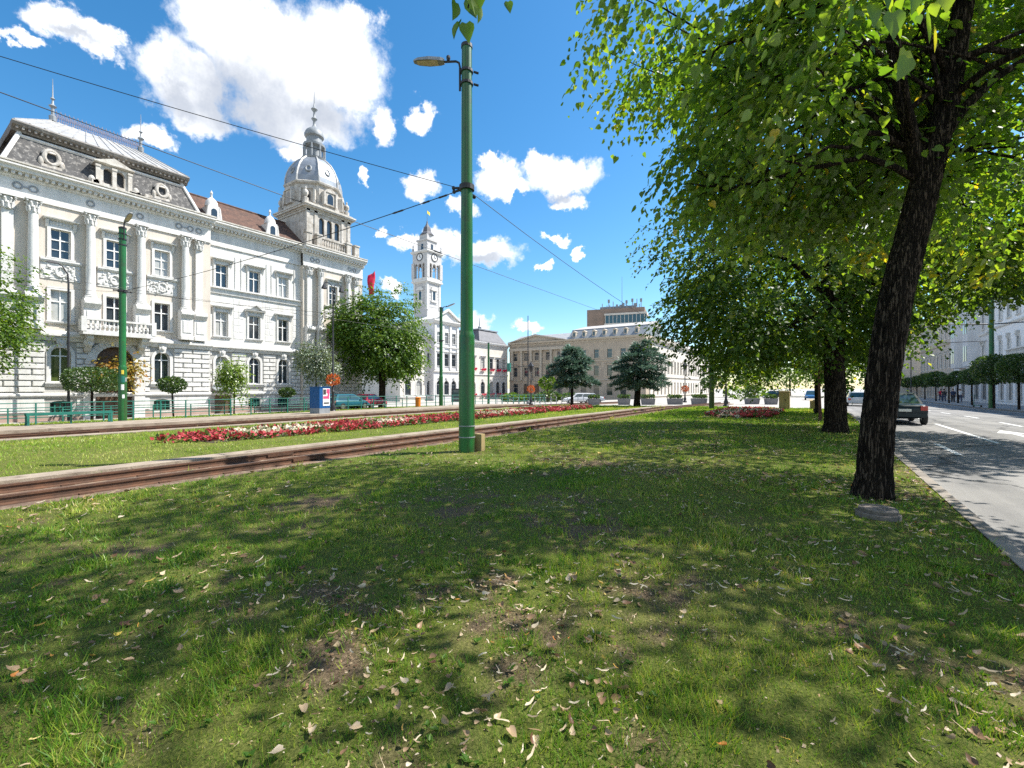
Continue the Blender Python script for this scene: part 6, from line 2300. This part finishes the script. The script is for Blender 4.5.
# planters and bollards on the square
def planter(label, x, Y, seed, w=1.5, kind='low', m='topiary'):
    u, v = at(x, Y)
    R = empty('planter', (u, v, G(u, v) - .15), math.radians(-90 + 34.4), label, 'planter', 'concrete planters across the square')
    b = MB(); b.frustum(-w / 2 + .08, w / 2 - .08, -.3, .3, 0, -w / 2, w / 2, -.36, .36, .72); b.build('trough', M['planter'], R)
    r = np.random.default_rng(seed)
    n = 240 if kind == 'low' else 420
    h = .35 if kind == 'low' else 1.5
    P = np.stack([(r.random(n) - .5) * w * .95, (r.random(n) - .5) * .66, .7 + h * r.random(n) ** (1 if kind == 'low' else .7)], -1)
    scatter('plants', P, r.normal(scale=.4, size=(n, 3)) + [0, 0, 1], r.normal(size=(n, 3)), .16 + .12 * r.random(n), M[m], LEAF4, R)


for k, (x, Y, w, kd, lab) in enumerate([(594, 52, 1.3, 'low', 'grey planter just right of the left spruce'), (624, 52, 1.35, 'low', 'grey planter seen left of the leaning spruce trunk'), (648, 52, 1.5, 'low', 'grey planter right of the leaning spruce trunk'),
                                  (675, 52.5, 1.7, 'low', 'grey planter before the flower ball lantern'), (699, 53, 1.7, 'low', 'grey planter left of the olive pole'), (752, 55, 1.6, 'tall', 'grey planter with tall upright greenery behind the short flower bed'), (771, 54, 1.35, 'low', 'grey planter left of the tan cabinet')]):
    planter(lab, x, Y, k, w, kd)
bd = None
for k in range(17):
    x = 497 + k * 5.4
    u, v = at(x, 63)
    lab = 'slim dark bollard in the row before the courthouse square'
    if bd is None:
        bd = empty('bollard', (u, v, G(u, v) - .15), 0, lab, 'bollard', 'bollards in a row before the courthouse')
        b = MB(); b.lathe([(.06, 0), (.05, .05), (.045, .8), (.07, .84), (.07, .92), (.02, .98)], (0, 0, 0), 8); bp = b.build('post', M['greymetal'], bd)
    else:
        o = bd.copy(); COL.objects.link(o); o.location = (u, v, G(u, v) - .15); c = bp.copy(); COL.objects.link(c); c.parent = o
# shrubs before the courthouse
for k, (x, Y, w, h, lab) in enumerate([(512, 88, 4, 1.6, 'low shrub before the left courthouse columns'), (548, 88, 5, 2.0, 'broad shrub before the courthouse door'), (528, 90, 3, 1.3, 'small rounded shrub behind the flagpole'), (570, 86, 4, 1.5, 'low shrub behind the left spruce trunk'), (548, 80, 3.0, 4.6, 'dark little tree before the courthouse portal'),
                                     (712, 80, 3.5, 4.2, 'clipped dark tree before the cream side street building'), (745, 84, 7, 2.6, 'tall dark hedge beyond the planters')]):
    u, v = at(x, Y)
    r = np.random.default_rng(300 + k)
    R = empty('shrub', (u, v, G(u, v) - .2), 0, lab, 'shrub', 'shrubs across the square')
    n = 420
    d = unit(r.normal(size=(n, 3)))
    lo = .55 if h > 4 else 0
    P = d * (.75 + .25 * r.random((n, 1))) * lump(d, k, .15)[:, None] * [w / 2, w / 2, h * (1 - lo) / 2] + [0, 0, h * (1 + lo) / 2]
    scatter('foliage', P, d + r.normal(scale=.5, size=(n, 3)), d + r.normal(scale=.5, size=(n, 3)), .4 + .2 * r.random(n), M['topiary' if k % 2 else 'crown_far'], LEAF4, R)
    b = MB(); b.tube([(0, 0, 0), (0, 0, h * .6)], .08, 6); b.build('stem', M['bark'], R)
u, v = at(457, 72)
R = empty('notice_stand', (u, v, G(u, v) - .15), math.radians(-40), 'dark information stand before the city hall steps', 'notice stand')
b = MB(); b.box(-.9, .9, -.15, .15, .4, 2.5); b.build('panel', M['iron'], R)
b = MB(); b.box(-.8, -.7, -.1, .1, 0, .399); b.box(.7, .8, -.1, .1, 0, .399); b.build('leg', M['iron'], R)
b = MB(); b.box(-.75, .75, -.17, -.151, .6, 2.3); b.build('glass', M['carglass'], R)


# ================================================================== cars
def car(name, label, u, v, rz, L_=4.4, W=1.74, H=1.44, paint='car_dark', kind='sedan', group='cars on and beside the roads', z=None):
    R = empty(name, (u, v, (G(u, v) - .122) if z is None else z), rz, label, 'car', group)
    hl, hw = L_ / 2, W / 2
    belt = .92 if kind != 'van' else 1.1
    low = .24
    if kind == 'sedan':
        st = [(-hl, .42, .82, .80), (-hl + .08, .30, .90, .93), (-hl + .5, low, .97, 1), (-hl + 1.1, low, belt + .05, 1), (0, low, belt, 1), (hl - 1.3, low, belt - .02, 1), (hl - .5, low, .80, .98), (hl - .1, .28, .68, .9), (hl, .36, .58, .78)]
        cab = [(-hl + .75, -hl + 1.45, hl - 1.35, hl - 2.1)]
    else:
        st = [(-hl, .42, .95, .84), (-hl + .06, .30, belt, .95), (-hl + .4, low, belt + .02, 1), (0, low, belt, 1), (hl - 1.1, low, belt - .02, 1), (hl - .4, low, .82, .97), (hl - .08, .28, .68, .88), (hl, .36, .58, .78)]
        cab = [(-hl + .06, -hl + .42, hl - 1.0, hl - 1.85)]
    b = MB()
    ring = [(.86, 0.0), (1, .18), (1.02, .5), (.985, .85), (.9, .97), (.6, 1.0)]
    k = len(ring) * 2
    for x, z0, z1, wf in st:
        pts = [(s, t) for s, t in ring] + [(-s, t) for s, t in reversed(ring)]
        for s, t in pts:
            b.v.append((x, s * hw * wf, z0 + (z1 - z0) * t))
    for i in range(len(st) - 1):
        for j in range(k):
            b.f.append((i * k + j, i * k + (j + 1) % k, (i + 1) * k + (j + 1) % k, (i + 1) * k + j))
    b.f += [tuple(range(k - 1, -1, -1)), tuple((len(st) - 1) * k + j for j in range(k))]
    o = b.build('body', M[paint], R, smooth='all')
    md = o.modifiers.new('s', 'SUBSURF'); md.levels = md.render_levels = 1
    xr, xrt, xf, xft = cab[0]
    zt = H
    def section(x0, x1, z0, z1, w0, w1, X0, X1):
        return [(x0, -w0, z0), (x1, -w0, z0), (x1, w0, z0), (x0, w0, z0), (X0, -w1, z1), (X1, -w1, z1), (X1, w1, z1), (X0, w1, z1)]
    w0, w1 = hw * .92, hw * .70
    c = section(xr, xf, belt - .04, zt - .05, w0, w1, xrt, xft)
    b = MB(); b.v = c; b.f = [(4, 5, 6, 7), (0, 1, 5, 4), (1, 2, 6, 5), (2, 3, 7, 6), (3, 0, 4, 7)]
    top = len(b.v)
    b.v += [(xrt + .12, -w1 * .9, zt), (xft - .12, -w1 * .9, zt), (xft - .12, w1 * .9, zt), (xrt + .12, w1 * .9, zt)]
    b.f = b.f[1:] + [(8, 9, 10, 11), (4, 5, 9, 8), (5, 6, 10, 9), (6, 7, 11, 10), (7, 4, 8, 11)]
    b.build('cabin', M[paint], R)
    C = [Vector(p) for p in c]
    def panel(i, j, k2, l, a0, a1, b0, b1, off):
        p = lambda s, t: C[i].lerp(C[j], s).lerp(C[l].lerp(C[k2], s), t)
        q = [p(a0, b0), p(a1, b0), p(a1, b1), p(a0, b1)]
        n = (q[1] - q[0]).cross(q[3] - q[0]).normalized()
        if n.dot(q[0] - Vector((0, 0, 1))) < 0: n = -n
        b = MB(); b.poly([x + n * off for x in q]); b.build('window', M['carglass'], R)
    panel(3, 0, 4, 7, .07, .93, .1, .9, .012)
    panel(1, 2, 6, 5, .06, .94, .08, .92, .012)
    for (i, j, k2, l) in ((0, 1, 5, 4), (2, 3, 7, 6)):
        panel(i, j, k2, l, .10, .47, .12, .88, .012)
        panel(i, j, k2, l, .51, .90, .12, .88, .012)
    wr = .315
    w0_ = None
    for x in (-hl + .82, hl - .86):
        for s in (-1, 1):
            if w0_ is None:
                b = MB()
                for i, (r, y) in enumerate([(wr * .62, -.10), (wr * .95, -.10), (wr, -.07), (wr, .07), (wr * .95, .10), (wr * .62, .10)]):
                    for q in range(20):
                        b.v.append((r * math.cos(q * PI / 10), y, r * math.sin(q * PI / 10)))
                b.f = [(i * 20 + q, i * 20 + (q + 1) % 20, (i + 1) * 20 + (q + 1) % 20, (i + 1) * 20 + q) for i in range(5) for q in range(20)]
                w0_ = b.build('wheel', M['rubber'], R, smooth=True, loc=(x, s * (hw - .085), wr))
                b = MB()
                b.v = []
                for y in (-.085, .085):
                    b.poly([(wr * .64 * math.cos(q * PI / 10), y, wr * .64 * math.sin(q * PI / 10)) for q in range(20)])
                    for q in range(5):
                        a = q * PI * .4
                        b.box(wr * .3 * math.cos(a) - .03, wr * .3 * math.cos(a) + .03, y * 1.1 - .004, y * 1.1 + .004, wr * .3 * math.sin(a) - .06, wr * .3 * math.sin(a) + .06)
                rim = b.build('rim', M['chrome'], w0_)
            else:
                o = w0_.copy(); COL.objects.link(o); o.location = (x, s * (hw - .085), wr)
                q = rim.copy(); COL.objects.link(q); q.parent = o
    for s in (-1, 1):
        b = MB(); b.box(-hl - .02, -hl + .16, min(s * hw * .62, s * hw * .9), max(s * hw * .62, s * hw * .9), .66, .86); b.build('tail_light', M['lamp_red'], R)
        b = MB(); b.box(hl - .2, hl - .035, min(s * hw * .5, s * hw * .82), max(s * hw * .5, s * hw * .82), .52, .66); b.build('headlight', M['chrome'], R)
        b = MB(); b.ball((hl - 1.35, s * (hw + .06), belt + .08), .09, .1, .07, 8, 5); b.build('mirror', M[paint], R)
    b = MB(); b.box(-hl - .03, -hl + .01, -.22, .22, .60 if kind == 'sedan' else .62, .72 if kind == 'sedan' else .74); b.build('number_plate', M['plate'], R)
    b = MB(); b.box(-hl - .045, -hl + .2, -hw * .86, hw * .86, .36, .54); b.box(hl - .2, hl + .03, -hw * .8, hw * .8, .3, .46); b.build('bumper', M[paint], R)
    return R


def paintm(n, c):
    M[n] = mat(n, c, tuple(x * .9 for x in c), 2, .32, spec=.3, coat=.08)


paintm('car_dark', (.012, .022, .028)); paintm('car_silver', (.50, .53, .56)); paintm('car_white', (.74, .74, .74)); paintm('car_blue', (.02, .10, .24)); paintm('car_teal', (.015, .10, .14)); paintm('car_red', (.32, .02, .05))
u, v = at(896, 22.3)
car('parked_car', 'dark green-black saloon car seen from behind on the road beyond the leaning linden', u, v, math.radians(2))
u, v = at(856, 50); car('parked_car', 'silver estate car driving away between the two linden trunks', u, v, 0, 4.3, 1.78, 1.55, 'car_silver', 'hatch')
u, v = at(811, 78); car('parked_car', 'blue car coming towards the camera left of the stout linden', u, v, PI, 4.3, 1.78, 1.6, 'car_blue', 'hatch')
u, v = at(772, 92); car('parked_car', 'dark car crossing the far square above the tan cabinet', u, v, 1.2, 4.2, 1.75, 1.5, 'car_dark', 'hatch')
u, v = at(578, 66); car('parked_car', 'white car parked beyond the left spruce', u, v, 2.2, 4.3, 1.75, 1.5, 'car_white', 'hatch', z=G(u, v) - .15)
u, v = at(590, 68); car('parked_car', 'silver grey car parked half behind the planters by the left spruce', u, v, 2.0, 4.3, 1.75, 1.45, 'car_silver', 'sedan', z=G(u, v) - .15)
u, v = at(348, 41.2); car('parked_car', 'teal blue car parked behind the railing right of the blue kiosk', u, v, .1, 4.2, 1.7, 1.42, 'car_teal', 'hatch', z=G(u, v))
u, v = at(371, 44); car('parked_car', 'crimson car parked behind the railing under the big round tree', u, v, .3, 3.6, 1.6, 1.4, 'car_red', 'hatch', z=G(u, v))

# ================================================================== people far along the pavement
def person(label, x, Y, shirt, legs, seed, step=.18, face=0):
    u, v = at(x, Y)
    R = empty('person', (u, v, G(u, v) - .005), face, label, 'person', 'people walking on the far pavement')
    V = [(0, 0, .95), (0, 0, 1.15), (0, 0, 1.42), (0, 0, 1.52), (.02, 0, 1.66), (0, 0, 1.74),
         (0, .10, .92), (step * .5, .10, .5), (step, .10, .07), (step + .14, .11, .03),
         (0, -.10, .92), (-step * .3, -.10, .5), (-step * 1.2, -.10, .09), (-step * 1.2 + .13, -.11, .03),
         (0, .19, 1.40), (-.06, .25, 1.14), (.05, .24, .90), (.09, .24, .80), (0, -.19, 1.40), (.02, -.25, 1.14), (.14, -.23, .92), (.18, -.22, .83)]
    E = [(0, 1), (1, 2), (2, 3), (3, 4), (4, 5), (0, 6), (6, 7), (7, 8), (8, 9), (0, 10), (10, 11), (11, 12), (12, 13), (2, 14), (14, 15), (15, 16), (16, 17), (2, 18), (18, 19), (19, 20), (20, 21)]
    rad = [.14, .13, .15, .055, .095, .08, .10, .065, .045, .035, .10, .065, .045, .035, .065, .045, .035, .03, .065, .045, .035, .03]
    me = bpy.data.meshes.new('body'); me.from_pydata(V, E, []); me.materials.append(M['skin'])
    o = bpy.data.objects.new('body', me); COL.objects.link(o); o.parent = R
    o.modifiers.new('skin', 'SKIN')
    for i, sv in enumerate(me.skin_vertices[0].data):
        sv.radius = (rad[i], rad[i] * (1.15 if i in (0, 1, 2) else 1)); sv.use_root = (i == 0)
    sm = o.modifiers.new('sub', 'SUBSURF'); sm.levels = sm.render_levels = 1
    b = MB(); b.lathe([(.175, .98), (.185, 1.15), (.2, 1.35), (.16, 1.45), (.07, 1.5)], (0, 0, 0), 12, sx=.85, sy=1.12)
    for s in (-1, 1):
        b.tube([(0, s * .18, 1.41), (-.02, s * .255, 1.2)], [.078, .07], 8)
    b.build('shirt', M[shirt], R, smooth=True)
    b = MB()
    b.tube([(0, .10, 1.0), (step * .5, .10, .5), (step, .10, .1)], [.125, .088, .07], 8); b.tube([(0, -.10, 1.0), (-step * .3, -.10, .5), (-step * 1.2, -.10, .12)], [.125, .088, .07], 8)
    b.build('trousers', M[legs], R, smooth=True)
    b = MB(); b.ball((-.015, 0, 1.71), .112, .105, .10, 10, 6); b.build('hair', M['bark'], R, smooth=True)


M['skin'] = mat('skin', (.55, .36, .27), (.5, .32, .24), 5, .6)
M['denim'] = mat('dark_blue_cloth', (.04, .06, .12), (.03, .045, .09), 6, .9)
M['cloth_dark'] = mat('dark_cloth', (.05, .05, .055), (.035, .035, .04), 6, .9)
for k, (x, Y, s, l, f, lab) in enumerate([(944, 62, 'cloth_dark', 'denim', .1, 'person in dark clothes walking under the smallest ball tree'), (953, 58, 'denim', 'cloth_dark', 3.0, 'person in blue top with dark trousers beneath the balcony'), (960, 60, 'white', 'denim', 3.2, 'person in a white top by the shop front'), (941, 66, 'flagred', 'denim', .0, 'person in a red top farther along the pavement')]):
    person(lab, x, Y, s, l, k, face=f)

# kick scooter and waste bins by the far green pole
u, v = at(977.5, 43)
R = empty('kick_scooter', (u, v, G(u, v)), .3, 'teal kick scooter parked by the far green pole', 'scooter')
b = MB(); b.box(-.45, .45, -.07, .07, .14, .2); b.build('deck', M['teal'], R)
b = MB(); b.tube([(.45, 0, .16), (.52, 0, .3), (.42, 0, 1.15)], .028, 7); b.tube([(.42, -.25, 1.15), (.42, .25, 1.15)], .022, 6); b.build('handlebar', M['teal'], R)
for x in (-.5, .55):
    b = MB(); b.tube([(x, -.03, .11), (x, .03, .11)], .11, 14); b.build('wheel', M['rubber'], R)

# ================================================================== sky, sun, camera
W = bpy.data.worlds.new('World'); S.world = W; W.use_nodes = True
nt = W.node_tree; nt.nodes.clear()
out = N(nt, 'ShaderNodeOutputWorld'); bg = N(nt, 'ShaderNodeBackground', Strength=1.0)
L(nt, bg.outputs[0], out.inputs[0])
sky = N(nt, 'ShaderNodeTexSky', sky_type='NISHITA')
sky.sun_disc = False
sky.sun_elevation = math.asin(SUNV.z)
sky.sun_rotation = math.atan2(SUNV.x, SUNV.y)
sky.air_density = 1.0; sky.dust_density = .4; sky.ozone_density = 2.5
SKYS = .122
hs = N(nt, 'ShaderNodeHueSaturation', Saturation=1.32, Value=.88, Hue=.493)
L(nt, sky.outputs[0], hs.inputs['Color'])
sc = N(nt, 'ShaderNodeVectorMath', operation='SCALE'); sc.inputs['Scale'].default_value = SKYS
L(nt, hs.outputs[0], sc.inputs[0])
# clouds in azimuth / elevation
tc = N(nt, 'ShaderNodeTexCoord')
sep = N(nt, 'ShaderNodeSeparateXYZ'); L(nt, tc.outputs['Generated'], sep.inputs[0])
az = N(nt, 'ShaderNodeMath', operation='ARCTAN2'); L(nt, sep.outputs[1], az.inputs[0]); L(nt, sep.outputs[0], az.inputs[1])
el = N(nt, 'ShaderNodeMath', operation='ARCSINE'); L(nt, sep.outputs[2], el.inputs[0])
cmb = N(nt, 'ShaderNodeCombineXYZ'); L(nt, az.outputs[0], cmb.inputs[0]); L(nt, el.outputs[0], cmb.inputs[1])
n1 = N(nt, 'ShaderNodeTexNoise', Scale=9, Detail=8, Roughness=.62); L(nt, cmb.outputs[0], n1.inputs['Vector'])
n2 = N(nt, 'ShaderNodeTexNoise', Scale=26, Detail=7, Roughness=.66); L(nt, cmb.outputs[0], n2.inputs['Vector'])
s1 = N(nt, 'ShaderNodeVectorMath', operation='SUBTRACT'); L(nt, n1.outputs['Color'], s1.inputs[0]); s1.inputs[1].default_value = (.5, .5, .5)
w1 = N(nt, 'ShaderNodeVectorMath', operation='MULTIPLY_ADD'); L(nt, s1.outputs[0], w1.inputs[0]); w1.inputs[1].default_value = (.12, .10, 0); L(nt, cmb.outputs[0], w1.inputs[2])
s2 = N(nt, 'ShaderNodeVectorMath', operation='SUBTRACT'); L(nt, n2.outputs['Color'], s2.inputs[0]); s2.inputs[1].default_value = (.5, .5, .5)
w2 = N(nt, 'ShaderNodeVectorMath', operation='MULTIPLY_ADD'); L(nt, s2.outputs[0], w2.inputs[0]); w2.inputs[1].default_value = (.055, .05, 0); L(nt, w1.outputs[0], w2.inputs[2])


def azel(x, y):
    a = math.atan((512 - x) / F)
    return a + YAW, math.atan((388 - y) / F * math.cos(a)), math.cos(a)


def ellipses(lst, raw=()):
    prev = None
    es = list(raw)
    for x, y, rx, ry in lst:
        a, e, ca = azel(x, y)
        es.append((a, e, rx * ca * ca / F, ry * ca / F * max(.45, math.cos(e) ** 2)))
    for a, e, ra, re in es:
        q = N(nt, 'ShaderNodeVectorMath', operation='MULTIPLY_ADD')
        L(nt, w2.outputs[0], q.inputs[0]); q.inputs[1].default_value = (1 / ra, 1 / re, 0); q.inputs[2].default_value = (-a / ra, -e / re, 0)
        l = N(nt, 'ShaderNodeVectorMath', operation='LENGTH'); L(nt, q.outputs[0], l.inputs[0])
        if prev is None: prev = l.outputs['Value']
        else:
            m = N(nt, 'ShaderNodeMath', operation='SMOOTH_MIN'); m.inputs[2].default_value = .25
            L(nt, prev, m.inputs[0]); L(nt, l.outputs['Value'], m.inputs[1]); prev = m.outputs[0]
    return prev


CL = [(62, 18, 46, 22), (100, 40, 26, 20), (30, 38, 22, 9), (185, 85, 55, 36), (225, 30, 50, 42), (262, 55, 75, 58), (330, 62, 60, 62), (300, 118, 62, 34), (200, 112, 48, 24), (288, 150, 22, 12), (385, 122, 15, 22), (355, 25, 26, 22),
      (421, 116, 15, 15), (500, 178, 26, 20), (488, 160, 13, 10), (518, 192, 18, 10), (562, 178, 36, 21), (540, 168, 18, 12), (566, 203, 20, 9), (422, 187, 20, 14), (478, 249, 44, 15), (412, 242, 18, 10), (440, 244, 30, 13),
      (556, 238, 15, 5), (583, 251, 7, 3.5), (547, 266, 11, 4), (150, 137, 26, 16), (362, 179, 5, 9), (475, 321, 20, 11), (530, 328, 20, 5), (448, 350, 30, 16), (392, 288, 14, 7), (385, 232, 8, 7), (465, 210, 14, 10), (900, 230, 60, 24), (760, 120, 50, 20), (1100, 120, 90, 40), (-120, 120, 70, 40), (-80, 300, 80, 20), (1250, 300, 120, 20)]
# unseen white cloud banks, added out of view to brighten the shade neutrally
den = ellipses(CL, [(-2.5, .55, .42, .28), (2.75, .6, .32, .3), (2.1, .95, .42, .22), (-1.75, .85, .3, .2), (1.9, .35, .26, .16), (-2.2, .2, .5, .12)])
n3 = N(nt, 'ShaderNodeTexNoise', Scale=48, Detail=6, Roughness=.65); L(nt, cmb.outputs[0], n3.inputs['Vector'])
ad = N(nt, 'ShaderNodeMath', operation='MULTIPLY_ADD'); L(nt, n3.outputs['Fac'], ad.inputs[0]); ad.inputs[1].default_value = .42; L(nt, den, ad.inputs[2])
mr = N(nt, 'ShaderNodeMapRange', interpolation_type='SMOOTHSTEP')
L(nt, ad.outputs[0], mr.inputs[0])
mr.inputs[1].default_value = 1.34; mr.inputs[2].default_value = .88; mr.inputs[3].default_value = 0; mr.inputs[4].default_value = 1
# thick undersides of the big cumulus are grey
gr_ = ellipses([(245, 105, 70, 42), (320, 118, 45, 24), (175, 100, 36, 20), (80, 34, 24, 8), (478, 257, 30, 6), (560, 196, 22, 7)])
ga = N(nt, 'ShaderNodeMath', operation='MULTIPLY_ADD'); L(nt, n2.outputs['Fac'], ga.inputs[0]); ga.inputs[1].default_value = .5; L(nt, gr_, ga.inputs[2])
mg = N(nt, 'ShaderNodeMapRange', interpolation_type='SMOOTHSTEP'); L(nt, ga.outputs[0], mg.inputs[0])
mg.inputs[1].default_value = 1.75; mg.inputs[2].default_value = .55; mg.inputs[3].default_value = 0; mg.inputs[4].default_value = 1
cc = N(nt, 'ShaderNodeMixRGB'); L(nt, mg.outputs[0], cc.inputs[0]); cc.inputs[1].default_value = (.70, .705, .71, 1); cc.inputs[2].default_value = (.36, .385, .43, 1)
n4 = ramp(nt, n3.outputs['Fac'], [(.3, (.86, .88, .92)), (.65, (1, 1, 1))])
cm = N(nt, 'ShaderNodeMixRGB', blend_type='MULTIPLY'); cm.inputs[0].default_value = 1; L(nt, cc.outputs[0], cm.inputs[1]); L(nt, n4, cm.inputs[2])
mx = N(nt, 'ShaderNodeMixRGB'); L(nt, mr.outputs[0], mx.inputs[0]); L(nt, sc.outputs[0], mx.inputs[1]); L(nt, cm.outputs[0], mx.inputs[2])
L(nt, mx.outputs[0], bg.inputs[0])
W.cycles.sampling_method = 'MANUAL'; W.cycles.sample_map_resolution = 512

sun = bpy.data.lights.new('sun', 'SUN'); sun.energy = 5.0; sun.angle = math.radians(.53); sun.color = (1, .955, .87)
so = bpy.data.objects.new('sun', sun); COL.objects.link(so)
so.rotation_euler = SUNV.to_track_quat('Z', 'Y').to_euler()
so.location = (0, 0, 60)

cam = bpy.data.cameras.new('camera'); co = bpy.data.objects.new('camera', cam); COL.objects.link(co)
co.location = (0, 0, 1.55)
co.rotation_euler = (PI / 2, 0, YAW - PI / 2)
cam.sensor_fit = 'HORIZONTAL'; cam.sensor_width = 36; cam.lens = 36 * F / 1024
cam.shift_y = 4 / 1024
cam.clip_start = .05; cam.clip_end = 4000
S.camera = co
S.view_settings.view_transform = 'Standard'
S.view_settings.look = 'None'
S.view_settings.exposure = 1.0
S.view_settings.gamma = 1
S.view_settings.use_curve_mapping = False
S.cycles.max_bounces = 7
S.cycles.diffuse_bounces = 3
S.cycles.glossy_bounces = 2
S.cycles.transmission_bounces = 4
S.cycles.transparent_max_bounces = 4
S.cycles.use_denoising = False
S.cycles.caustics_reflective = False; S.cycles.caustics_refractive = False
S.render.film_transparent = False
